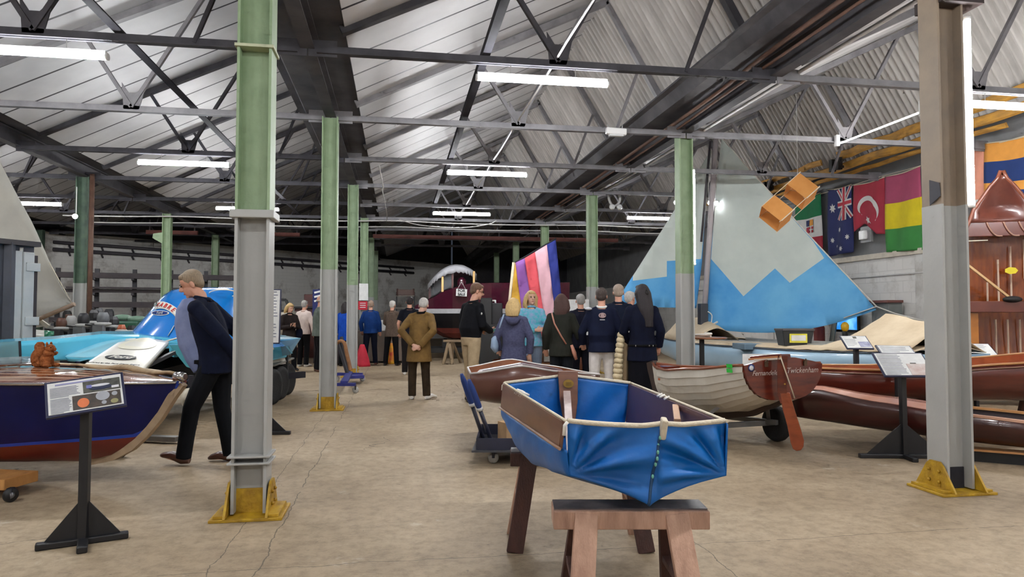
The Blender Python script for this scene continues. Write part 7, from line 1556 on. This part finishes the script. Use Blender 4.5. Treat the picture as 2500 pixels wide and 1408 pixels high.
    def garment(nm, m, hemz, sl, grow=g, fl=flare, front=False):
        mb = MB(); sp = [p for p in spine(0)]; rr = [(a * s + grow, b * s + grow) for a, b in torso_r]
        mb.tube([W(p) for p in sp], rr, 16, up=fw)
        if hemz < hipz - .05:
            hz = [(hx[0], hx[1], hipz + .04), (hx[0], hx[1] - .005, lerp(hipz, hemz, .5)), (hx[0], hx[1] - .005, hemz)]; mb.tube([W(p) for p in hz], [(.168 * s + grow, .125 * s + grow), ((.178 + fl * .5) * s + grow, (.135 + fl * .5) * s + grow), ((.182 + fl) * s + grow, (.14 + fl) * s + grow)], 18, up=fw)
        for k, A in ((-1, LA), (1, RA)):
            w = Vector(A[0]).lerp(Vector(A[1]), .97) if sl >= 1 else None
            mb.ball(W(S[k]), .058 * s + grow)
            if sl >= 1: limb(mb, [(lerp(sh[0], S[k][0], .35), S[k][1], S[k][2] + .035), S[k], Vector(S[k]).lerp(Vector(A[0]), .5), A[0], w], [.055, .056, .056, .050, .041], grow)
            else: limb(mb, [(lerp(sh[0], S[k][0], .35), S[k][1], S[k][2] + .035), S[k], Vector(S[k]).lerp(Vector(A[0]), .7)], [.055, .056, .058], grow)
        return bake(mb.build(nm, m, e), .011, 3)
    gm = garment('jacket', top, hem, sleeve)
    mb = MB().tube([W((sh[0] + .062 * math.cos(a), sh[1] + .015 + .058 * math.sin(a), sh[2] + .055 + .012 * math.sin(a))) for a in [2 * PI * k / 16 for k in range(17)]], .018 * s, 8); mb.build('collar', shirt or top, e)
    # ---- trousers or skirt, shoes
    if skirt:
        mb = MB().tube([W((hx[0], hx[1], z)) for z in (hipz + .08, hipz - .1, .55, skirt)], [(.165 * s, .125 * s), (.19 * s, .15 * s), (.19 * s, .16 * s), (.20 * s, .17 * s)], 20, up=fw); bake(mb.build('skirt', bottom, e), .012)
    else:
        mb = MB(); mb.tube([W((hx[0], hx[1], hipz + .08)), W((hx[0], hx[1], hipz)), W((hx[0], hx[1], hipz - .10))], [(.158 * s + .006, .115 * s + .006), (.172 * s + .006, .13 * s + .006), (.15 * s, .11 * s)], 16, up=fw)
        for k, A in ((-1, LL), (1, RL)): a = Vector(A[1]); limb(mb, [HP[k], Vector(HP[k]).lerp(Vector(A[0]), .5), A[0], Vector(A[0]).lerp(a, .6), a + Vector((0, 0, -.03))], [.092, .085, .068, .062, .060], .006)
        bake(mb.build('trousers', bottom, e), .010)
    for k, A in ((-1, LL), (1, RL)):
        a = Vector(A[1]); t = Vector(P.get('toeL' if k < 0 else 'toeR', (.025 * k, .17, -.05))); hl = Vector((0, -.05, -.045)); L = t.length
        mb = MB().tube([W(a + hl * 1.1), W(a + hl * .4 + t * .15 + Vector((0, 0, -.02))), W(a + t * .6), W(a + t), W(a + t * 1.15 + Vector((0, 0, -.004)))], [(.030 * s, .026 * s), (.042 * s, .044 * s), (.045 * s, .034 * s), (.042 * s, .024 * s), (.020 * s, .014 * s)], 12, up=(0, 0, 1)); mb.build('shoe', shoe, e)
    # ---- hair
    if style != 'bald':
        mb = MB(); mb.ball(hv(0, -.026, .042), (.084 * s, .096 * s, .088 * s), 16, 12, rot=HM)
        if style in ('short',): mb.ball(hv(0, -.055, -.005), (.076 * s, .058 * s, .07 * s), 14, 10, rot=HM); mb.ball(hv(0, .04, .085), (.06 * s, .035 * s, .03 * s), 12, 8, rot=HM)
        if style in ('bob', 'long', 'wavy'):
            ln = {'bob': .17, 'wavy': .24, 'long': .46}[style]
            for k in range(-4, 5):
                a = k * .42; x, y = .082 * math.sin(a), -.03 - .062 * math.cos(a); w = .03; n2 = ln * (1 if abs(k) < 4 else .8); wv = .014 if style == 'wavy' else .0
                lo = .075 if style == 'long' else 0
                mb.tube([hv(x * .7, y * .8, .06), hv(x, y, .0), hv(x * (1.1 if not lo else .95) + wv, y * 1.08 - .01 - lo * .7, -n2 * .5), hv(x * (1.02 if not lo else .7) - wv, y - .02 - lo, -n2)], [.036 * s, .042 * s, .040 * s, (.028 if style != 'long' else .024) * s], 8)
            mb.ball(hv(0, .045, .085), (.06 * s, .04 * s, .032 * s), 12, 8, rot=HM)
        h = bake(mb.build('hair', hair, e), .009, 3)
    else: MB().tube([hv(.078 * math.sin(a), -.015 - .09 * math.cos(a), -.005) for a in [-1.4 + .28 * k for k in range(11)]], .018 * s, 6).build('hair', hair, e)
    if extra: extra(e, W, hv, s, gm)
    return e
K = cloth_m
DK, NAVY, BLACK = K((26, 28, 36)), K((24, 32, 62), (18, 24, 48)), K((20, 20, 24))
M_sh_bk, M_sh_br, M_sh_wh = mat('black_shoe', (22, 20, 20), .4), mat('brown_leather_shoe', (84, 46, 32), .4, coat=.2), mat('white_shoe', (222, 218, 212), .5)
GREY_H, WHITE_H, BLOND, BROWN_H, DARK_H, SANDY = hair_m((166, 162, 158)), hair_m((214, 208, 202)), hair_m((214, 180, 122)), hair_m((70, 42, 36)), hair_m((34, 26, 30)), hair_m((152, 132, 108))
BEHIND = dict(L=((-.27, -.16, 1.13), (-.06, -.21, .90)), R=((.27, -.16, 1.13), (.05, -.22, .88)), hl=(.7, -.05, -.4), hr=(-.7, -.05, -.3))
def mk_glasses(e, W, hv, s, gm=None):
    g = empty if False else None; mb = MB()
    for k in (-1, 1):
        mb.tube([hv(.032 * k + .022 * math.cos(a), .094, .008 + .017 * math.sin(a)) for a in [2 * PI * q / 12 for q in range(13)]], .0025, 5); mb.tube([hv(.054 * k, .09, .012), hv(.08 * k, .0, .008)], .0025, 5)
    mb.tube([hv(-.01, .096, .012), hv(.01, .096, .012)], .0025, 5); mb.build('glasses', M_sh_bk, e)
# the walking man: open navy jacket over a pale blue shirt
def walk_extra(e, W, hv, s, gm):
    mb = MB().tube([W((0, .05, .86)), W((0, .105, .97)), W((0, .175, 1.10)), W((0, .215, 1.26)), W((0, .235, 1.38)), W((0, .25, 1.46))], [(.165, .095), (.180, .115), (.178, .108), (.170, .09), (.135, .07), (.06, .05)], 16, up=Vector((-SN, -CS, 0)))
    bake(mb.build('shirt', K((132, 142, 178), (116, 126, 164)), e), .010, 3); MB().box(W((0, .04, .90)), (.20, .27, .035), Euler((0, 0, -R(YAW)))).build('belt', BLACK, e)
person(530, 6.4, 1.80, -90, 'person walking left by the collared column in an open navy jacket and pale blue shirt', NAVY, DK, M_sh_br, SANDY, hem=.80, style='short', extra=walk_extra, vox=.006, fat=1.08,
       P=dict(hip=(0, 0, .89), lean=.115, shz=1.405, head=(0, .235, 1.585), hpitch=26, hyaw=-22, L=((-.235, -.13, 1.14), (-.10, -.24, .92)), R=((.235, -.13, 1.12), (.12, -.24, .90)), hl=(.4, -.2, -.5), hr=(-.4, -.2, -.5), LL=((-.09, .17, .50), (-.09, .235, .09)), RL=((.09, -.02, .48), (.09, -.105, .085)), toeL=(0, .17, .0), toeR=(0, .17, -.05)))
# the old man in the tan jacket, from behind
person(1024, 11.2, 1.70, 4, 'person from behind in a long tan jacket and brown trousers, hands clasped behind the back', K((126, 98, 56), (104, 80, 46)), K((78, 62, 44), (60, 48, 36)), M_sh_wh, WHITE_H, hem=.62, flare=.02, shirt=BLACK, fat=1.12, skin=SKINP, P=dict(lean=.15, shz=1.38, head=(.02, .26, 1.545), hpitch=30, LL=((-.12, .03, .49), (-.11, -.02, .085)), RL=((.10, .03, .49), (.13, .0, .085)), toeR=(.12, .12, -.05), **BEHIND))
person(1000, 15.8, 1.76, -8, 'person in a black T-shirt and dark cap, half hidden behind the tan jacket', K((26, 28, 42)), K((40, 34, 34)), M_sh_wh, DARK_H, hem=.86, sleeve=.5, P=dict(L=((-.25, .0, 1.14), (-.22, .12, .92))))
person(957, 18.6, 1.72, 12, 'person with white hair in a brown tweed jacket and black trousers at the back table', K((96, 82, 72), (78, 66, 58), 30), BLACK, M_sh_bk, WHITE_H, hem=.78, P=dict(L=((-.23, .08, 1.15), (-.16, .24, 1.06)), R=((.23, .08, 1.15), (.16, .24, 1.06)), LL=((-.14, .0, .5), (-.17, -.02, .085)), RL=((.12, .0, .5), (.15, -.02, .085))))
person(905, 18.8, 1.73, -6, 'person in a bright blue sweater and navy trousers seen from behind at the table', K((22, 56, 116), (18, 46, 98)), K((24, 30, 50)), M_sh_br, hair_m((176, 150, 132)), hem=.86, fat=1.1, P=dict(L=((-.26, .02, 1.14), (-.24, .12, .92)), LL=((-.12, .0, .5), (-.15, -.02, .085)), RL=((.11, .0, .5), (.14, -.02, .085))))
person(842, 18.4, 1.68, 25, 'person with dark hair in a royal blue coat between the second and third columns', K((26, 78, 184), (20, 64, 160)), BLACK, M_sh_bk, DARK_H, hem=.70, style='wavy')
def ex7(e, W, hv, s, gm): mk_glasses(e, W, hv, s); MB().box(W((-.02, .26, 1.18)), (.22, .02, .28), Euler((.4, 0, -R(YAW) - .6))).build('paper', M_paper, e)
person(779, 16.6, 1.80, 62, 'bald person with glasses in a grey jacket, half hidden by the second column', K((96, 104, 98), (80, 88, 82)), BLACK, M_sh_br, GREY_H, hem=.82, style='bald', extra=ex7, P=dict(L=((-.24, .06, 1.15), (-.12, .26, 1.10)), R=((.24, .06, 1.15), (.14, .24, 1.12))))
person(742, 18.2, 1.72, 18, 'person with grey hair in a pale pinkish sweater and black trousers seen from behind', K((206, 190, 182), (188, 172, 166)), BLACK, M_sh_wh, GREY_H, hem=.86, P=dict(R=((.26, .0, 1.13), (.29, .04, .88))))
def ex9(e, W, hv, s, gm):
    MB().box(W((.02, .30, 1.20)), (.08, .015, .14), Euler((.7, 0, .9))).build('phone', M_sh_bk, e); MB().ball(W((-.26, .02, .98)), (.09, .13, .14)).build('navy_bag', NAVY, e)
person(707, 16.9, 1.62, 140, 'blonde person in a dark brown jacket looking down at a phone', K((62, 50, 48), (48, 40, 40)), BLACK, M_sh_bk, BLOND, hem=.80, style='bob', skin=SKINP, extra=ex9, P=dict(hpitch=22, hyaw=-14, L=((-.23, .06, 1.12), (-.04, .26, 1.16)), R=((.23, .06, 1.12), (.06, .26, 1.16)), hl=(.3, .5, .6), hr=(-.3, .5, .6), LL=((-.09, .1, .5), (-.09, .12, .085))))
# the tall man in glasses and a black jacket
def ex10(e, W, hv, s, gm):
    mk_glasses(e, W, hv, s); MB().box(W((.02, .36, 1.06)), (.22, .13, .05), Euler((0, .1, -R(YAW)))).build('teal_parcel', mat('teal_cloth', (92, 156, 150), .7), e); MB().ball(W((-.245, -.01, 1.30)), (.01, .05, .02)).build('sleeve_badge', M_paper, e); MB().ball(W((.245, .0, 1.30)), (.012, .05, .02)).build('sleeve_badge', M_paper, e)
person(1150, 10.9, 1.84, 48, 'tall person with glasses in a black jacket and khaki trousers, turned to the right', K((24, 25, 32)), K((176, 156, 126), (156, 136, 108)), M_sh_bk, hair_m((112, 82, 62)), hem=.92, extra=ex10, vox=.007, fat=1.3, P=dict(hpitch=18, hyaw=30, lean=.03, head=(0, .12, 1.635), L=((-.25, .02, 1.14), (-.13, .28, 1.04)), R=((.25, .02, 1.14), (.12, .28, 1.04)), hl=(.4, .8, .1), hr=(-.4, .8, .1), LL=((-.10, .05, .5), (-.11, .05, .085)), RL=((.10, -.04, .5), (.11, -.10, .085))))
def ex11(e, W, hv, s, gm):
    MB().tube([W((-.10 + .2 * k / 8, -.12 - .035 * math.sin(PI * k / 8), 1.44 - .05 * math.sin(PI * k / 8))) for k in range(9)], [.03 + .03 * math.sin(PI * k / 8) for k in range(9)], 10).build('hood', gm.data.materials[0], e)
    M_bag = mat('pale_blue_bag', (138, 158, 184), .7, var=.08, scale=6); b = MB().tube([W((-.27, -.03, .90)), W((-.30, -.03, .98)), W((-.30, -.01, 1.10)), W((-.24, -.02, 1.22))], [(.05, .03), (.105, .06), (.075, .05), (.02, .015)], 12).build('shoulder_bag', M_bag, e); MB().tube([W((-.25, -.02, 1.20)), W((-.19, -.10, 1.36)), W((-.15, -.06, 1.49)), W((-.14, .05, 1.48))], .014, 6).build('bag_strap', M_bag, b)
person(1254, 10.0, 1.585, 6, 'blonde person seen from behind in a blue-grey hooded coat with a pale blue shoulder bag', K((78, 80, 106), (60, 62, 88), 40), K((52, 56, 74)), M_sh_bk, BLOND, hem=.66, flare=.03, style='bob', skin=SKINP, extra=ex11, vox=.007, fat=1.1, P=dict(hyaw=20, L=((-.28, -.01, 1.12), (-.24, .10, .93)), R=((.27, -.02, 1.12), (.25, .03, .87))))
person(1297, 11.5, 1.74, 178, 'smiling blonde person facing the viewer in a turquoise patterned top with folded arms', K((60, 178, 190), (150, 160, 200), 22), K((120, 134, 156)), M_sh_wh, BLOND, hem=.84, style='wavy', skin=SKINP, vox=.007, P=dict(hyaw=-12, L=((-.24, .06, 1.13), (.06, .20, 1.14)), R=((.24, .06, 1.13), (-.06, .22, 1.11)), hl=(.9, .1, .1), hr=(-.9, .1, .1)))
def ex13(e, W, hv, s, gm):
    M_t = mat('tan_leather', (186, 128, 108), .5); MB().tube([W((-.13, -.085, 1.46)), W((-.08, -.145, 1.30)), W((.02, -.15, 1.12)), W((.10, -.14, .99))], [(.008, .018)] * 4, 8).build('bag_strap', M_t, e); MB().tube([W((.18, -.13, .98)), W((.22, -.13, .86)), W((.25, -.12, .76))], [(.03, .02), (.05, .03), (.03, .02)], 10).build('bag', M_t, e)
    MB().prism([W((.22, .28, 1.10)), W((.40, .34, 1.12)), W((.44, .40, 1.24)), W((.27, .36, 1.17))], (0, 0, .006)).build('booklet', M_paper, e)
person(1370, 10.1, 1.645, 14, 'person with wavy brown hair in an olive jacket, tan cross-body strap and booklet in hand', K((58, 58, 50), (44, 46, 40)), K((30, 34, 42)), M_sh_bk, BROWN_H, hem=.80, style='wavy', extra=ex13, vox=.007, P=dict(R=((.27, .04, 1.10), (.26, .26, 1.08)), hr=(.2, .7, .2)))
person(1418, 12.0, 1.70, -4, 'grey haired person in dark navy, half hidden behind the olive and white trousered people', K((28, 30, 50)), K((28, 30, 44)), M_sh_bk, GREY_H, hem=.80)
def ex15(e, W, hv, s, gm):
    M_wp = mat('white_patch', (206, 208, 214), .7); p = MB().tube([W((.0 + .045 * math.cos(a), -.142, 1.36 + .03 * math.sin(a))) for a in [2 * PI * k / 14 for k in range(15)]], .010, 6); p.box(W((.0, -.142, 1.36)), (.05, .02, .05)); p.build('back_emblem', mat('pinkish_emblem', (176, 150, 150), .7), e); MB().beam(W((-.035, -.145, 1.30)), W((.035, -.145, 1.30)), .008, .012).build('emblem_line', M_wp, e)
    MB().ball(W((-.19, -.085, 1.455)), (.05, .03, .022)).build('shoulder_patch', M_wp, e)
person(1469, 9.8, 1.725, 4, 'person with dark hair in a navy club jacket with a back emblem and white trousers', K((30, 38, 70), (22, 28, 56)), K((214, 208, 204), (196, 190, 188)), M_sh_wh, hair_m((70, 58, 54)), hem=.84, flare=.01, extra=ex15, vox=.007, fat=1.25, shirt=M_paper, P=dict(hyaw=8, L=((-.28, .04, 1.12), (-.26, .16, .95)), R=((.28, .0, 1.12), (.27, .08, .90)), LL=((-.11, .01, .50), (-.13, -.02, .085)), RL=((.11, .01, .50), (.13, -.02, .085))))
def ex16(e, W, hv, s, gm): MB().tube([W((.17, -.09, 1.40)), W((.22, -.085, 1.28)), W((.17, -.115, 1.12)), W((.12, -.12, .98))], [(.02, .012), (.05, .018), (.04, .014), (.02, .01)], 10).build('white_panel', M_paper, e)
person(1510, 10.9, 1.82, 8, 'tall grey haired person in navy with a white side panel, behind the club jacket', K((26, 36, 60)), K((24, 26, 38)), M_sh_bk, hair_m((176, 156, 140)), hem=.84, extra=ex16, fat=1.15, P=dict(R=((.25, .02, 1.14), (.22, .14, .92))))
person(1538, 11.8, 1.74, 20, 'white haired person in navy with a white collar, mostly hidden behind the long haired person', NAVY, DK, M_sh_bk, WHITE_H, hem=.84, shirt=M_paper, P=dict(hyaw=30))
def ex18(e, W, hv, s, gm):
    MB().tube([W((.0 + .190 * math.cos(a), .0 + .155 * math.sin(a), .93)) for a in [2 * PI * k / 20 for k in range(21)]], [(.006, .018)] * 21, 6).build('belt', BLACK, e)
    for x in (-.11, .07, .12): MB().ball(W((x, -.165, .93)), (.008, .006, .014), 8, 6).build('belt_hook', M_chrome, e)
    MB().tube([hv(0, -.10, .04), hv(0, -.125, .0), hv(.0, -.12, -.03)], [.02, .03, .02], 8).build('hair_tie', M_sh_bk, e)
person(1567, 9.5, 1.76, 2, 'person with very long dark hair in a navy jacket and long dark skirt, from behind', K((22, 28, 56), (16, 20, 42)), K((17, 18, 28)), M_sh_bk, DARK_H, hem=.72, flare=.012, style='long', skirt=.18, extra=ex18, vox=.007, P=dict(hyaw=-28, L=((-.25, .02, 1.12), (-.17, .16, .96)), R=((.25, -.02, 1.12), (.23, .06, .90))))
# ================================================================== WORLD AND VIEW
w = bpy.data.worlds.new('world'); SC.world = w; w.use_nodes = True
w.node_tree.nodes['Background'].inputs[0].default_value = (.55, .65, .85, 1); w.node_tree.nodes['Background'].inputs[1].default_value = .05
SC.view_settings.view_transform = 'Standard'; SC.view_settings.look = 'None'; SC.view_settings.gamma = 1; SC.view_settings.exposure = 0.3
SC.view_settings.use_curve_mapping = False
SC.cycles.use_denoising = True
SC.cycles.max_bounces = 4; SC.cycles.diffuse_bounces = 3; SC.cycles.glossy_bounces = 2; SC.cycles.transparent_max_bounces = 6; SC.cycles.transmission_bounces = 3
SC.cycles.use_adaptive_sampling = True; SC.cycles.adaptive_threshold = .12; SC.cycles.adaptive_min_samples = 8; SC.cycles.use_light_tree = False; SC.cycles.caustics_reflective = False; SC.cycles.caustics_refractive = False; SC.cycles.sample_clamp_indirect = 4
